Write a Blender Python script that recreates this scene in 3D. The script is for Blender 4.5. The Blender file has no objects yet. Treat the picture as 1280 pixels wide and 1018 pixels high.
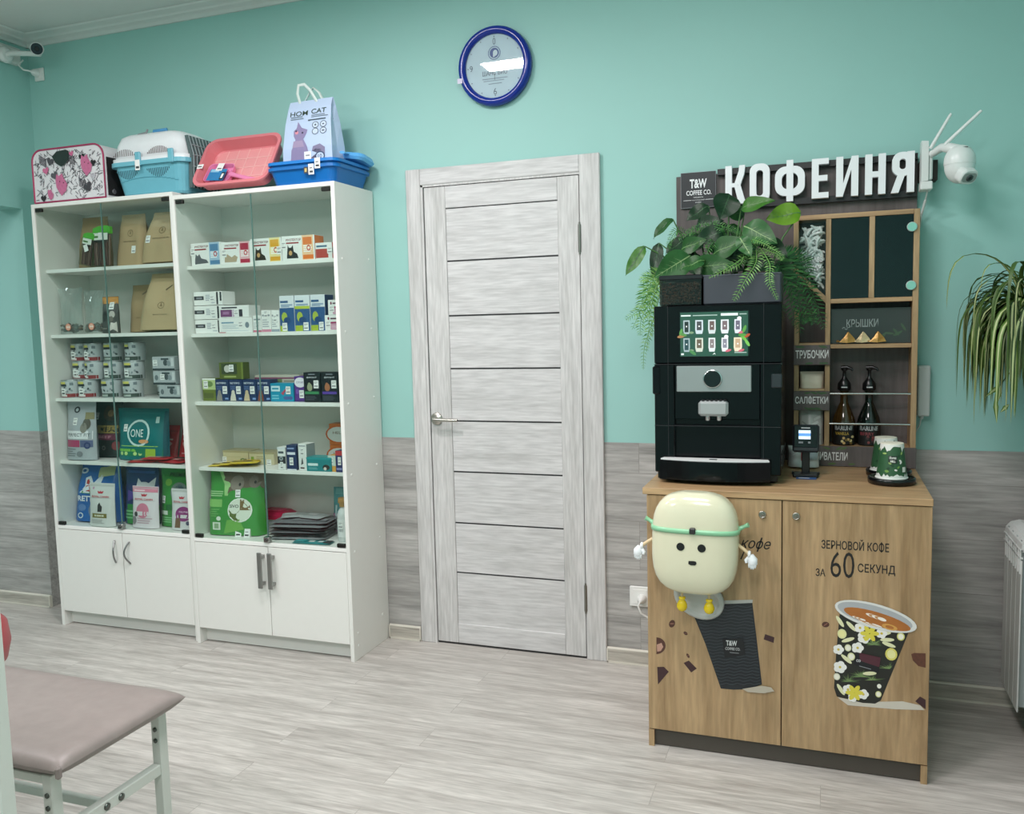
import bpy, bmesh, math, random
from math import pi, sin, cos, radians as R
from mathutils import Vector, Matrix, Euler
rnd = random.Random(11)
SC = bpy.context.scene
COL = SC.collection

# ------------------------------------------------------------------ camera (solved from the room's straight lines)
FPX, PITCH, YAW, ROLL, CD, CH = 1081.9, 0.0944, 0.3477, -0.0246, 3.436, 1.4112
def cam_axes():
    cy, sy, cp, sp = cos(YAW), sin(YAW), cos(PITCH), sin(PITCH)
    f = Vector((-sy*cp, cy*cp, -sp)); rt = Vector((cy, sy, 0)); up = rt.cross(f)
    cr, sr = cos(ROLL), sin(ROLL)
    return cr*rt + sr*up, -sr*rt + cr*up, f
AX = cam_axes()
CAMLOC = Vector((0, -CD, CH))
def at(px, py, Y):
    """room point seen at a picture position, on the vertical plane y = Y"""
    d = AX[2] + (px-640)/FPX*AX[0] - (py-509)/FPX*AX[1]
    return CAMLOC + d*((Y+CD)/d.y)

# ------------------------------------------------------------------ materials
def lin(h):
    h = h.lstrip('#')
    o = []
    for i in (0, 2, 4):
        c = int(h[i:i+2], 16)/255
        o.append(c/12.92 if c <= .04045 else ((c+.055)/1.055)**2.4)
    return (*o, 1)
MATS = {}
def C(h, r=.5, m=0., var=.05, sc=30, spec=.5, em=0., bump=0., coat=0., trans=0.):
    k = (h, r, m, var, sc, spec, em, bump, coat, trans)
    if k in MATS: return MATS[k]
    mt = bpy.data.materials.new('mat_' + h.strip('#')); mt.use_nodes = True
    nt = mt.node_tree; N = nt.nodes; L = nt.links
    b = N['Principled BSDF']
    tc = N.new('ShaderNodeTexCoord'); nz = N.new('ShaderNodeTexNoise')
    nz.inputs['Scale'].default_value = sc; nz.inputs['Detail'].default_value = 4
    L.new(tc.outputs['Object'], nz.inputs['Vector'])
    mx = N.new('ShaderNodeMix'); mx.data_type = 'RGBA'
    c = lin(h)
    mx.inputs[6].default_value = (*[v*(1-var) for v in c[:3]], 1)
    mx.inputs[7].default_value = (*[min(1, v*(1+var)) for v in c[:3]], 1)
    L.new(nz.outputs['Fac'], mx.inputs[0]); L.new(mx.outputs[2], b.inputs['Base Color'])
    b.inputs['Roughness'].default_value = r; b.inputs['Metallic'].default_value = m
    b.inputs['Specular IOR Level'].default_value = spec
    b.inputs['Coat Weight'].default_value = coat
    b.inputs['Transmission Weight'].default_value = trans
    if em:
        L.new(mx.outputs[2], b.inputs['Emission Color']); b.inputs['Emission Strength'].default_value = em
    if bump:
        bp = N.new('ShaderNodeBump'); bp.inputs['Strength'].default_value = bump; bp.inputs['Distance'].default_value = .01
        L.new(nz.outputs['Fac'], bp.inputs['Height']); L.new(bp.outputs['Normal'], b.inputs['Normal'])
    MATS[k] = mt
    return mt
def glass(name, tint, refl=.06, alpha=.0):
    """thin sheet: lets light straight through, mirrors a little of the room"""
    if name in MATS: return MATS[name]
    mt = bpy.data.materials.new(name); mt.use_nodes = True
    nt = mt.node_tree; N = nt.nodes; L = nt.links
    N.remove(N['Principled BSDF'])
    tr = N.new('ShaderNodeBsdfTransparent'); tr.inputs[0].default_value = lin(tint)
    gl = N.new('ShaderNodeBsdfGlossy'); gl.inputs['Roughness'].default_value = .02
    lw = N.new('ShaderNodeLayerWeight'); lw.inputs[0].default_value = .5
    p5 = N.new('ShaderNodeMath'); p5.operation = 'POWER'; p5.inputs[1].default_value = 5; L.new(lw.outputs['Facing'], p5.inputs[0])
    mp = N.new('ShaderNodeMath'); mp.operation = 'MULTIPLY_ADD'; mp.inputs[1].default_value = .6; mp.inputs[2].default_value = refl
    L.new(p5.outputs[0], mp.inputs[0])
    mx = N.new('ShaderNodeMixShader'); L.new(mp.outputs[0], mx.inputs[0]); L.new(tr.outputs[0], mx.inputs[1]); L.new(gl.outputs[0], mx.inputs[2])
    out = mx
    if alpha:
        df = N.new('ShaderNodeBsdfDiffuse'); df.inputs[0].default_value = (.8, .82, .82, 1)
        m2 = N.new('ShaderNodeMixShader'); m2.inputs[0].default_value = alpha
        L.new(mx.outputs[0], m2.inputs[1]); L.new(df.outputs[0], m2.inputs[2]); out = m2
    L.new(out.outputs[0], N['Material Output'].inputs[0])
    MATS[name] = mt
    return mt
def wood(name, c0, c1, c2, axis='x', scale=1., rough=.5, plank=None, stretch=14, joint='#6b6963', seed=0., bump=.12, dirt=0.):
    """grain streaks along one axis; plank = (length, height, plane) adds staggered boards"""
    if name in MATS: return MATS[name]
    mt = bpy.data.materials.new(name); mt.use_nodes = True
    nt = mt.node_tree; N = nt.nodes; L = nt.links
    b = N['Principled BSDF']; b.inputs['Roughness'].default_value = rough
    tc = N.new('ShaderNodeTexCoord')
    src = tc.outputs['Object']
    mp = N.new('ShaderNodeMapping'); L.new(src, mp.inputs['Vector'])
    s = {'x': (1, stretch, stretch), 'z': (stretch, stretch, 1), 'y': (stretch, 1, stretch)}[axis]
    mp.inputs['Scale'].default_value = [v*scale for v in s]; mp.inputs['Location'].default_value = (seed, seed*1.7, seed*.6)
    n1 = N.new('ShaderNodeTexNoise'); n1.inputs['Scale'].default_value = 1.6; n1.inputs['Detail'].default_value = 8; n1.inputs['Roughness'].default_value = .62; n1.inputs['Distortion'].default_value = .6
    vec = mp.outputs[0]
    jf = None
    if plank:
        br = N.new('ShaderNodeTexBrick'); br.offset = .37; br.inputs['Scale'].default_value = 1
        br.inputs['Brick Width'].default_value = plank[0]; br.inputs['Row Height'].default_value = plank[1]
        br.inputs['Mortar Size'].default_value = plank[3] if len(plank) > 3 else .0016; br.inputs['Mortar Smooth'].default_value = .1; br.inputs['Bias'].default_value = 0
        br.inputs['Color1'].default_value = (0, 0, 0, 1); br.inputs['Color2'].default_value = (1, 1, 1, 1); br.inputs['Mortar'].default_value = (.5, .5, .5, 1)
        m2 = N.new('ShaderNodeMapping'); L.new(src, m2.inputs['Vector'])
        if plank[2] == 'xz': m2.inputs['Rotation'].default_value = (-pi/2, 0, 0)
        L.new(m2.outputs[0], br.inputs['Vector'])
        ad = N.new('ShaderNodeVectorMath'); ad.operation = 'MULTIPLY_ADD'; ad.inputs[1].default_value = (7.3, 5.1, 3.7)
        L.new(br.outputs['Color'], ad.inputs[0]); L.new(vec, ad.inputs[2]); vec = ad.outputs[0]
        jf = br
    L.new(vec, n1.inputs['Vector'])
    cr = N.new('ShaderNodeValToRGB'); e = cr.color_ramp.elements
    e[0].position = .3; e[0].color = lin(c0); e[1].position = .7; e[1].color = lin(c2)
    em = cr.color_ramp.elements.new(.5); em.color = lin(c1)
    L.new(n1.outputs['Fac'], cr.inputs[0]); col = cr.outputs[0]
    # fine pores
    n2 = N.new('ShaderNodeTexNoise'); n2.inputs['Scale'].default_value = 9; n2.inputs['Detail'].default_value = 3; L.new(vec, n2.inputs['Vector'])
    rm = N.new('ShaderNodeMapRange'); rm.inputs[1].default_value = .35; rm.inputs[2].default_value = .65; rm.inputs[3].default_value = .86; rm.inputs[4].default_value = 1.08; L.new(n2.outputs['Fac'], rm.inputs[0])
    mm = N.new('ShaderNodeMix'); mm.data_type = 'RGBA'; mm.blend_type = 'MULTIPLY'; mm.inputs[0].default_value = 1
    L.new(col, mm.inputs[6]); L.new(rm.outputs[0], mm.inputs[7]); col = mm.outputs[2]
    if jf:
        mj = N.new('ShaderNodeMix'); mj.data_type = 'RGBA'; mj.inputs[7].default_value = lin(joint)
        sf = N.new('ShaderNodeMath'); sf.operation = 'MULTIPLY'; sf.inputs[1].default_value = .55; L.new(jf.outputs['Fac'], sf.inputs[0])
        L.new(sf.outputs[0], mj.inputs[0]); L.new(col, mj.inputs[6]); col = mj.outputs[2]
    L.new(col, b.inputs['Base Color'])
    bp = N.new('ShaderNodeBump'); bp.inputs['Strength'].default_value = bump; bp.inputs['Distance'].default_value = .004
    L.new(n1.outputs['Fac'], bp.inputs['Height']); L.new(bp.outputs['Normal'], b.inputs['Normal'])
    MATS[name] = mt
    return mt

# ------------------------------------------------------------------ text outlines
FONTC = {}; RAWC = {}
def raw_text(s, off=0., shear=0.):
    k = (s, off, shear)
    if k in RAWC: return RAWC[k]
    cu = bpy.data.curves.new('t', 'FONT'); cu.body = s; cu.size = 1; cu.resolution_u = 3; cu.offset = off; cu.shear = shear
    ob = bpy.data.objects.new('t', cu); COL.objects.link(ob)
    dg = bpy.context.evaluated_depsgraph_get(); ev = ob.evaluated_get(dg); me = ev.to_mesh()
    V = [(v.co.x, v.co.y) for v in me.vertices]; F = [tuple(p.vertices) for p in me.polygons]
    ev.to_mesh_clear()
    bpy.data.objects.remove(ob); bpy.data.curves.remove(cu)
    RAWC[k] = (V, F)
    return V, F
def text_mesh(s, off=0., shear=0.):
    k = (s, off, shear)
    if k in FONTC: return FONTC[k]
    for big, rnd_ in (('Ф', 'О'), ('ф', 'о')):   # the looped letter: a round letter with its own upright
        if big in s:
            i = s.index(big); t = s.replace(big, rnd_)
            V, F = raw_text(t, off, shear); V = list(V); F = list(F)
            P, O = raw_text(t[:i+1], off, shear)[0], raw_text(rnd_, off, shear)[0]
            x1 = max(p[0] for p in P); wo = max(p[0] for p in O)-min(p[0] for p in O); zt = max(p[1] for p in O); xm = x1-wo/2
            z0, z1 = (-.10*zt, 1.10*zt) if big == 'Ф' else (-.40*zt, 1.42*zt); hw = .055+off
            b = len(V); sh = lambda z: shear*(z-zt/2)
            V += [(xm-hw+sh(z0), z0), (xm+hw+sh(z0), z0), (xm+hw+sh(z1), z1), (xm-hw+sh(z1), z1)]; F.append((b, b+1, b+2, b+3))
            break
    else: V, F = raw_text(s, off, shear)
    if V:
        x0 = min(v[0] for v in V); x1 = max(v[0] for v in V); y0 = min(v[1] for v in V); y1 = max(v[1] for v in V)
        V = [((v[0]-x0)/max(1e-6, x1-x0), (v[1]-y0)/max(1e-6, y1-y0)) for v in V]
        asp = (x1-x0)/max(1e-6, y1-y0)
    else: asp = 1
    FONTC[k] = (V, F, asp)
    return FONTC[k]

# ------------------------------------------------------------------ mesh builder
class MB:
    def __init__(s): s.v = []; s.f = []; s.fm = []; s.fs = []; s.mats = []; s.M = Matrix.Identity(4); s.lay = 0
    def mi(s, m):
        if m not in s.mats: s.mats.append(m)
        return s.mats.index(m)
    def add(s, pts, faces, m, sm=False):
        b = len(s.v); i = s.mi(m)
        s.v += [tuple(s.M @ Vector(p)) for p in pts]
        for f in faces: s.f.append(tuple(b+k for k in f)); s.fm.append(i); s.fs.append(sm)
    def poly(s, pts, m): s.add(pts, [tuple(range(len(pts)))], m)
    def box(s, a, b, m, bev=0.):
        x0, y0, z0 = [min(a[i], b[i]) for i in range(3)]; x1, y1, z1 = [max(a[i], b[i]) for i in range(3)]
        if not bev:
            s.add([(x0,y0,z0),(x1,y0,z0),(x1,y1,z0),(x0,y1,z0),(x0,y0,z1),(x1,y0,z1),(x1,y1,z1),(x0,y1,z1)],
                  [(0,3,2,1),(4,5,6,7),(0,1,5,4),(1,2,6,5),(2,3,7,6),(3,0,4,7)], m); return
        bev = min(bev, (x1-x0)*.49, (y1-y0)*.49, (z1-z0)*.49)
        P = []; idx = {}
        for i, X in enumerate((x0, x1)):
            for j, Y in enumerate((y0, y1)):
                for k, Z in enumerate((z0, z1)):
                    dx = bev if i == 0 else -bev; dy = bev if j == 0 else -bev; dz = bev if k == 0 else -bev
                    idx[i,j,k] = (len(P), len(P)+1, len(P)+2)
                    P += [(X, Y+dy, Z+dz), (X+dx, Y, Z+dz), (X+dx, Y+dy, Z)]
        F = []
        for i in (0, 1): F.append([idx[i,a_,b_][0] for a_, b_ in ((0,0),(1,0),(1,1),(0,1))])
        for j in (0, 1): F.append([idx[a_,j,b_][1] for a_, b_ in ((0,0),(1,0),(1,1),(0,1))])
        for k in (0, 1): F.append([idx[a_,b_,k][2] for a_, b_ in ((0,0),(1,0),(1,1),(0,1))])
        for a_ in (0, 1):
            for b_ in (0, 1):
                F.append([idx[0,a_,b_][1], idx[1,a_,b_][1], idx[1,a_,b_][2], idx[0,a_,b_][2]])
                F.append([idx[a_,0,b_][0], idx[a_,1,b_][0], idx[a_,1,b_][2], idx[a_,0,b_][2]])
                F.append([idx[a_,b_,0][0], idx[a_,b_,1][0], idx[a_,b_,1][1], idx[a_,b_,0][1]])
                for c_ in (0, 1): pass
        for k3 in idx.values(): F.append(list(k3))
        s.add(P, [tuple(f) for f in F], m)
    def ring(s, rings, m, closed=True, cap0=True, cap1=True, sm=True, capm=None):
        n = len(rings[0]); P = [p for r in rings for p in r]; F = []
        for i in range(len(rings)-1):
            for j in range(n if closed else n-1):
                k = (j+1) % n
                F.append((i*n+j, i*n+k, (i+1)*n+k, (i+1)*n+j))
        s.add(P, F, m, sm)
        if cap0: s.add(rings[0], [tuple(range(n))], capm or m)
        if cap1: s.add(rings[-1], [tuple(range(n))], capm or m)
    def lathe(s, prof, c, m, n=24, axis='z', cap0=True, cap1=True, sm=True):
        rs = []
        for r, h in prof:
            q = []
            for i in range(n):
                a = 2*pi*i/n; u, w = r*cos(a), r*sin(a)
                q.append({'z': (c[0]+u, c[1]+w, c[2]+h), 'y': (c[0]+u, c[1]+h, c[2]+w), 'x': (c[0]+h, c[1]+u, c[2]+w)}[axis])
            rs.append(q)
        s.ring(rs, m, cap0=cap0, cap1=cap1, sm=sm)
    def tube(s, pts, r, m, n=8, cap=True, flat=1.):
        pts = [Vector(p) for p in pts]; rs = []
        up = None
        for i, p in enumerate(pts):
            t = (pts[min(i+1, len(pts)-1)] - pts[max(i-1, 0)])
            if t.length < 1e-9: t = Vector((0, 0, 1))
            t.normalize()
            if up is None:
                up = Vector((0, 0, 1)) if abs(t.z) < .9 else Vector((0, 1, 0))
            a = t.cross(up)
            if a.length < 1e-4: a = t.cross(Vector((1, 0, 0)))
            a.normalize(); bb = a.cross(t).normalized(); up = bb
            rr = r[i] if isinstance(r, (list, tuple)) else r
            rs.append([tuple(p + a*rr*cos(2*pi*k/n) + bb*rr*flat*sin(2*pi*k/n)) for k in range(n)])
        s.ring(rs, m, cap0=cap, cap1=cap)
    def prism(s, pts, y0, y1, m, sm=False):
        """outline in x,z pushed from y0 to y1"""
        s.ring([[(x, y0, z) for x, z in pts], [(x, y1, z) for x, z in pts]], m, sm=sm)
    # ---- printed things on a front surface  y = surf(x, z)
    def _p(s, pts, faces, m, surf):
        s.lay += 1; e = (.0012 if surf else .0003) + .00001*s.lay
        s.add([(x, (surf(x, z) if surf else 0) - e, z) for x, z in pts], faces, m)
    def rect(s, x0, z0, x1, z1, m, surf=None, n=1, rot=0.):
        if surf: n = max(n, 6)
        P = []; cx, cz = (x0+x1)/2, (z0+z1)/2
        for i in range(n+1):
            for j in range(n+1):
                x = x0+(x1-x0)*i/n; z = z0+(z1-z0)*j/n
                if rot: x, z = cx+(x-cx)*cos(rot)-(z-cz)*sin(rot), cz+(x-cx)*sin(rot)+(z-cz)*cos(rot)
                P.append((x, z))
        s._p(P, [(i*(n+1)+j, (i+1)*(n+1)+j, (i+1)*(n+1)+j+1, i*(n+1)+j+1) for i in range(n) for j in range(n)], m, surf)
    def ell(s, cx, cz, rx, rz, m, surf=None, n=20, r0=0., a0=0., a1=2*pi, rot=0.):
        P = []; K = 3
        for k in range(K+1):
            t = r0 + (1-r0)*k/K
            for i in range(n+1):
                a = a0+(a1-a0)*i/n; x, z = rx*t*cos(a), rz*t*sin(a)
                if rot: x, z = x*cos(rot)-z*sin(rot), x*sin(rot)+z*cos(rot)
                P.append((cx+x, cz+z))
        w = n+1
        s._p(P, [(k*w+i, (k+1)*w+i, (k+1)*w+i+1, k*w+i+1) for k in range(K) for i in range(n)], m, surf)
    def pgon(s, pts, m, surf=None):
        if not surf: s._p(pts, [tuple(range(len(pts)))], m, surf); return
        cx = sum(p[0] for p in pts)/len(pts); cz = sum(p[1] for p in pts)/len(pts)
        P = [(cx, cz)]; K = 3; n = len(pts)
        for k in range(1, K+1):
            P += [(cx+(x-cx)*k/K, cz+(z-cz)*k/K) for x, z in pts]
        F = [(0, 1+i, 1+(i+1) % n) for i in range(n)]
        for k in range(K-1):
            F += [(1+k*n+i, 1+(k+1)*n+i, 1+(k+1)*n+(i+1) % n, 1+k*n+(i+1) % n) for i in range(n)]
        s._p(P, F, m, surf)
    def text(s, t, cx, cz, h, m, w=None, surf=None, off=.012, shear=0., rot=0.):
        V, F, asp = text_mesh(t, off, shear)
        if not V: return
        w = w or h*asp
        P = []
        for x, z in V:
            x, z = (x-.5)*w, (z-.5)*h
            if rot: x, z = x*cos(rot)-z*sin(rot), x*sin(rot)+z*cos(rot)
            P.append((cx+x, cz+z))
        s._p(P, F, m, surf)
    def solid_text(s, t, x0, z0, x1, z1, y0, y1, m, off=.012):
        V, F, asp = text_mesh(t, off, 0)
        P = [(x0+x*(x1-x0), z0+z*(z1-z0)) for x, z in V]; n = len(P)
        E = {}
        for f in F:
            for i in range(len(f)):
                a, b = f[i], f[(i+1) % len(f)]
                E[(a, b)] = E.get((a, b), 0)+1
        bd = [(a, b) for (a, b) in E if (b, a) not in E]
        s.add([(x, y0, z) for x, z in P]+[(x, y1, z) for x, z in P],
              [tuple(f) for f in F]+[tuple(n+i for i in reversed(f)) for f in F]+[(a, n+a, n+b, b) for a, b in bd], m)
    def build(s, name, parent=None, loc=(0, 0, 0), rot=(0, 0, 0), fix=True):
        me = bpy.data.meshes.new(name)
        me.from_pydata(s.v, [], s.f)
        for m in s.mats: me.materials.append(m)
        me.polygons.foreach_set('material_index', s.fm); me.polygons.foreach_set('use_smooth', s.fs)
        if fix:
            bm = bmesh.new(); bm.from_mesh(me); bmesh.ops.recalc_face_normals(bm, faces=bm.faces); bm.to_mesh(me); bm.free()
        me.update()
        o = bpy.data.objects.new(name, me); COL.objects.link(o)
        o.location = loc; o.rotation_euler = rot
        if parent: o.parent = parent
        return o
def thing(name, label, cat, loc=(0, 0, 0), rot=(0, 0, 0), group=None):
    o = bpy.data.objects.new(name, None); COL.objects.link(o); o.empty_display_size = .05
    o.location = loc; o.rotation_euler = rot
    return tag(o, label, cat, group)
def tag(o, label, cat, group=None):
    o['label'] = label; o['category'] = cat
    if group: o['group'] = group
    return o
def struct(o, label=None):
    o['kind'] = 'structure'
    if label: o['label'] = label
    return o
def part(name, mb, parent, label=None, loc=(0, 0, 0), rot=(0, 0, 0)):
    o = mb.build(name, parent, loc, rot)
    if label: o['label'] = label
    return o
def rrect(x0, z0, x1, z1, r, n=5):
    P = []
    for cx, cz, a in ((x1-r, z1-r, 0), (x0+r, z1-r, pi/2), (x0+r, z0+r, pi), (x1-r, z0+r, 1.5*pi)):
        for i in range(n+1): P.append((cx+r*cos(a+pi/2*i/n), cz+r*sin(a+pi/2*i/n)))
    return P
WHITE = C('#e9e9e4', .45); BLACK = C('#0b0c0e', .35); DKG = C('#1b1d20', .5)
PAPER = C('#f0f0ee', .6); INK = C('#3a3a3e', .6)
# ================================================================== THE ROOM
TEAL = C('#98c8c1', .55, var=.025, sc=3, bump=.03)
CEIL = C('#d9dcd9', .7, var=.02)
FLOORW = wood('laminate_floor', '#a09b95', '#bab6b0', '#cdc9c3', 'x', 1.5, .38, (1.28, .13, 'xy', .0012), 12, '#8d8983', 1.3, .06)
WAINS = wood('grey_wall_board', '#8b8a87', '#a9a7a4', '#bebcb9', 'x', 1.0, .5, (1.9, .20, 'xz', .0012), 13, '#77756f', 4.1, .1)
SKIRT = wood('skirting_wood', '#98938a', '#b9b4aa', '#cfcabf', 'x', 1.2, .45, None, 14, seed=2.2)
SKIRTL = C('#d4d0c4', .45)
def slab(name, a, b, m, label=None):
    mb = MB(); mb.box(a, b, m); return struct(mb.build(name), label)
CZ = 2.905
slab('floor', (-6.2, -5.2, -.05), (.78, .1, 0), FLOORW)
slab('ceiling', (-6.2, -5.2, CZ), (.78, .1, CZ+.05), CEIL)
slab('wall_back', (-3.8, 0, 0), (.70, .1, CZ), TEAL)
slab('wall_passage', (-6.2, -.1, 0), (-3.8, .1, 2.055), TEAL)
slab('wall_left', (-3.95, -5.2, 2.055), (-3.8, .1, CZ), TEAL)
slab('wall_right', (.70, -5.2, 0), (.78, .1, CZ), TEAL)
slab('wall_front', (-6.2, -5.3, 0), (.78, -5.2, CZ), TEAL)
slab('wall_passage_end', (-6.3, -5.2, 0), (-6.2, .1, CZ), TEAL)
slab('trim_1', (-3.8, -.005, .0), (.695, 0, .924), WAINS)
slab('trim_2', (-6.2, -.105, 0), (-3.795, -.1, .927), WAINS)
slab('trim_6', (-3.8, -.1, 0), (-3.7952, -.005, .924), WAINS)
slab('trim_3', (.695, -5.2, 0), (.70, 0, .924), WAINS)
def skirting(name, x0, x1, y):
    mb = MB()
    mb.box((x0, y-.016, .006), (x1, y, .058), SKIRT)
    mb.tube([(x0, y-.008, .058), (x1, y-.008, .058)], .008, SKIRTL, 8)
    mb.box((x0, y-.018, 0), (x1, y, .007), SKIRTL)
    mb.box((x0-.0015, y-.018, 0), (x0+.004, y, .06), SKIRTL); mb.box((x1-.004, y-.018, 0), (x1+.0015, y, .06), SKIRTL)
    return struct(mb.build(name))
skirting('baseboard_back', -1.86, -1.703, -.005)
skirting('baseboard_back_right', -.842, .69, -.005)
skirting('baseboard_passage', -6.2, -3.794, -.105)
CORN = C('#d6dad7', .6, var=.01)
prof = [(0, 2.86), (-.010, 2.86), (-.013, 2.874), (-.018, 2.877), (-.036, 2.882), (-.042, 2.889), (-.048, 2.891), (-.074, 2.897), (-.080, CZ-.001), (0, CZ-.001)]
mb = MB()
mb.ring([[(-3.8, y, z) for y, z in prof], [(.70, y, z) for y, z in prof]], CORN, sm=False)
struct(mb.build('trim_4'), 'pale stepped cornice along the back wall')
mb = MB()
mb.ring([[(-3.8-y, -5.2, z) for y, z in prof], [(-3.8-y, 0, z) for y, z in prof]], CORN, sm=False)
struct(mb.build('trim_5'), 'pale stepped cornice along the left wall')

# ------------------------------------------------------------------ the door
DV = wood('door_wood_upright', '#bab9b7', '#cac9c8', '#d3d2d1', 'z', 1.1, .45, None, 13, seed=3.3, bump=.05)
DH = wood('door_wood_across', '#bdbcbb', '#cccbcb', '#d5d4d4', 'x', 1.1, .45, None, 11, seed=8.1, bump=.05)
DCAS = wood('door_casing_wood', '#bab9b7', '#c9c8c7', '#d2d1d0', 'z', 1.0, .45, None, 12, seed=6.4, bump=.05)
GROOVE = C('#2b2b2d', .5); STEEL = C('#b9b6ae', .28, 1.)
door = bpy.data.objects.new('door_1', None); COL.objects.link(door); door.location = (-1.275, 0, 0)
struct(door, 'pale grey wood-grain interior door with nine horizontal panels')
dx = 1.275
mb = MB()
mb.box((-1.700+dx, -.020, 0), (-1.632+dx, -.0055, 2.083), DCAS, .003)
mb.box((-.930+dx, -.020, 0), (-.845+dx, -.0055, 2.083), DCAS, .003)
mb.box((-1.632+dx, -.0195, 2.014), (-.930+dx, -.0055, 2.083), DH, .003)
mb.box((-1.632+dx, -.016, 0), (-1.622+dx, -.0055, 2.014), DCAS)
mb.box((-1.632+dx, -.016, 2.006), (-.930+dx, -.0055, 2.014), DCAS)
part('casing', mb, door)
mb = MB()
mb.box((-1.6205+dx, -.0065, .0), (-.9325+dx, -.0052, 2.0055), GROOVE)
X0, X1 = -1.618+dx, -.934+dx
mb.box((X0, -.013, .010), (-1.520+dx, -.006, 2.003), DV, .0015)
mb.box((-1.024+dx, -.013, .010), (X1, -.006, 2.003), DV, .0015)
mb.box((-1.5195+dx, -.013, 1.912), (-1.0245+dx, -.006, 2.003), DH, .0015)
mb.box((-1.5195+dx, -.013, .010), (-1.0245+dx, -.006, .098), DH, .0015)
part('leaf', mb, door)
zs = [.098, .33, .553, .78, 1.003, 1.23, 1.457, 1.689, 1.912]
for i in range(8):
    mb = MB(); M_ = DH
    mb.box((-1.519+dx, -.0095, zs[i]+(.0035 if i else 0)), (-1.025+dx, -.006, zs[i+1]-(.0035 if i < 7 else .004)), M_)
    part('panel', mb, door)
mb = MB()
mb.lathe([(.027, 0), (.027, -.006), (.024, -.009), (.010, -.010), (.009, -.045)], (-1.590+dx, -.013, 1.012), STEEL, 20, 'y')
mb.tube([(-1.590+dx, -.055, 1.012), (-1.575+dx, -.058, 1.012), (-1.52+dx, -.056, 1.011), (-1.478+dx, -.052, 1.010)], [.009, .0085, .0075, .007], STEEL, 10)
part('handle', mb, door, 'satin steel lever handle')
for z in (1.752, .265):
    mb = MB()
    mb.lathe([(.0065, -.055), (.0065, .055)], (-.931+dx, -.0205, z), C('#8e8c86', .35, 1.), 10)
    mb.lathe([(.004, -.064), (.004, .064)], (-.931+dx, -.0205, z), C('#8e8c86', .35, 1.), 8)
    part('hinge', mb, door)

# ================================================================== THE TWO DISPLAY CABINETS
CAB = C('#e6e6e1', .4, var=.015); CABIN = C('#dcdcd6', .5, var=.015); EDGE = C('#efefeb', .4, var=.01)
GL = glass('cabinet_glass', '#f3f8f6', .03)
GLE = C('#5f7f78', .15)
LZ = [1.726, 1.418, 1.114, .810, .500]; RZ = [1.706, 1.407, 1.102, .805, .492]
def cabinet(label, x0, x1, d, top, shelves, handle, caps):
    w = x1-x0; t = .018
    root = thing('display_cabinet', label, 'cabinet', ((x0+x1)/2, 0, 0), (0, 0, 0), 'white glass-fronted display cabinets')
    a, b = -w/2, w/2; F = -d; B = -.008
    for s, (p, q) in enumerate(((a, a+t), (b-t, b))):
        mb = MB(); mb.box((p, F, 0), (q, B, top), CAB, .001)
        if caps and s == 1:
            for z in (.06, .115, .47, .80, 1.10, 1.40, 1.70):
                for y in (F+.04, F+.26):
                    if z == .06 and y > F+.1: continue
                    mb.lathe([(.006, 0), (.006, .0012), (.003, .0016)], (q, y, z+(.0 if y < F+.1 else .01)), EDGE, 12, 'x')
        part('side_panel', mb, root)
    mb = MB(); mb.box((a+t, F, top-t), (b-t, B, top), CAB, .001); part('top_panel', mb, root)
    mb = MB(); mb.box((a+t, B-.006, .06), (b-t, B-.001, top-t), CABIN); part('back_panel', mb, root)
    for i, z in enumerate(shelves):
        mb = MB(); mb.box((a+t, -.268 if i < 4 else F, z-.016), (b-t, B-.006, z), EDGE, .0008); part('shelf', mb, root)
    mb = MB(); mb.box((a+t, F+.045, 0.004), (b-t, F+.061, .074), CAB); part('plinth', mb, root)
    zt, zb = shelves[4]-.019, .076
    for s in (-1, 1):
        mb = MB(); p, q = (a+t+.001, -.0015) if s < 0 else (.0015, b-t-.001)
        mb.box((p, F, zb), (q, F+.016, zt), CAB, .001)
        dr = part('door', mb, root)
        mb = MB()
        if handle == 'bow':
            xx = s*.040; n = 10
            mb.tube([(xx+s*.012*-sin(pi*k/n)+s*.004, F-.003-.024*sin(pi*k/n), zt-.035-.105*k/n) for k in range(n+1)], .0042, C('#8f8f8f', .3, 1.), 8)
            part('handle', mb, dr, 'curved chrome bow handle')
        else:
            xx = s*.026
            for z in (zt-.04, zt-.16): mb.box((xx-.007, F-.026, z-.007), (xx+.007, F, z+.007), C('#a2a2a0', .4, 1.))
            mb.box((xx-.011, F-.034, zt-.178), (xx+.011, F-.026, zt-.018), C('#a2a2a0', .4, 1.), .002)
            part('handle', mb, dr, 'flat brushed steel bar handle')
    for s in (-1, 1):
        p, q = (a+t+.002, -.001) if s < 0 else (.001, b-t-.002)
        mb = MB(); mb.box((p, F+.006, shelves[4]+.003), (q, F+.010, top-t-.003), GL)
        g = part('glass_door', mb, root, 'clear frameless glass door')
        mb = MB()
        e = q if s < 0 else p
        mb.box((e-.0014, F+.0055, shelves[4]+.003), (e+.0014, F+.0105, top-t-.003), GLE)
        part('glass_edge', mb, g, 'dark green polished glass edge')
        for z in (shelves[4]+.003, top-t-.019):
            mb = MB(); e = p if s < 0 else q
            mb.box((e-s*.004, F-.001, z), (e-s*.042, F+.014, z+.016), C('#2b2a28', .35, .6), .002)
            part('hinge', mb, g, 'small black pivot hinge')
    mb = MB()
    mb.box((-.016, F-.008, shelves[4]+.002), (.014, F+.016, shelves[4]+.028), C('#a9a9a7', .25, 1.), .003)
    mb.lathe([(.007, 0), (.007, -.006)], (0, F-.008, shelves[4]+.015), C('#777777', .3, 1.), 12, 'y')
    part('lock', mb, root, 'small metal glass-door lock')
    return root
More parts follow.
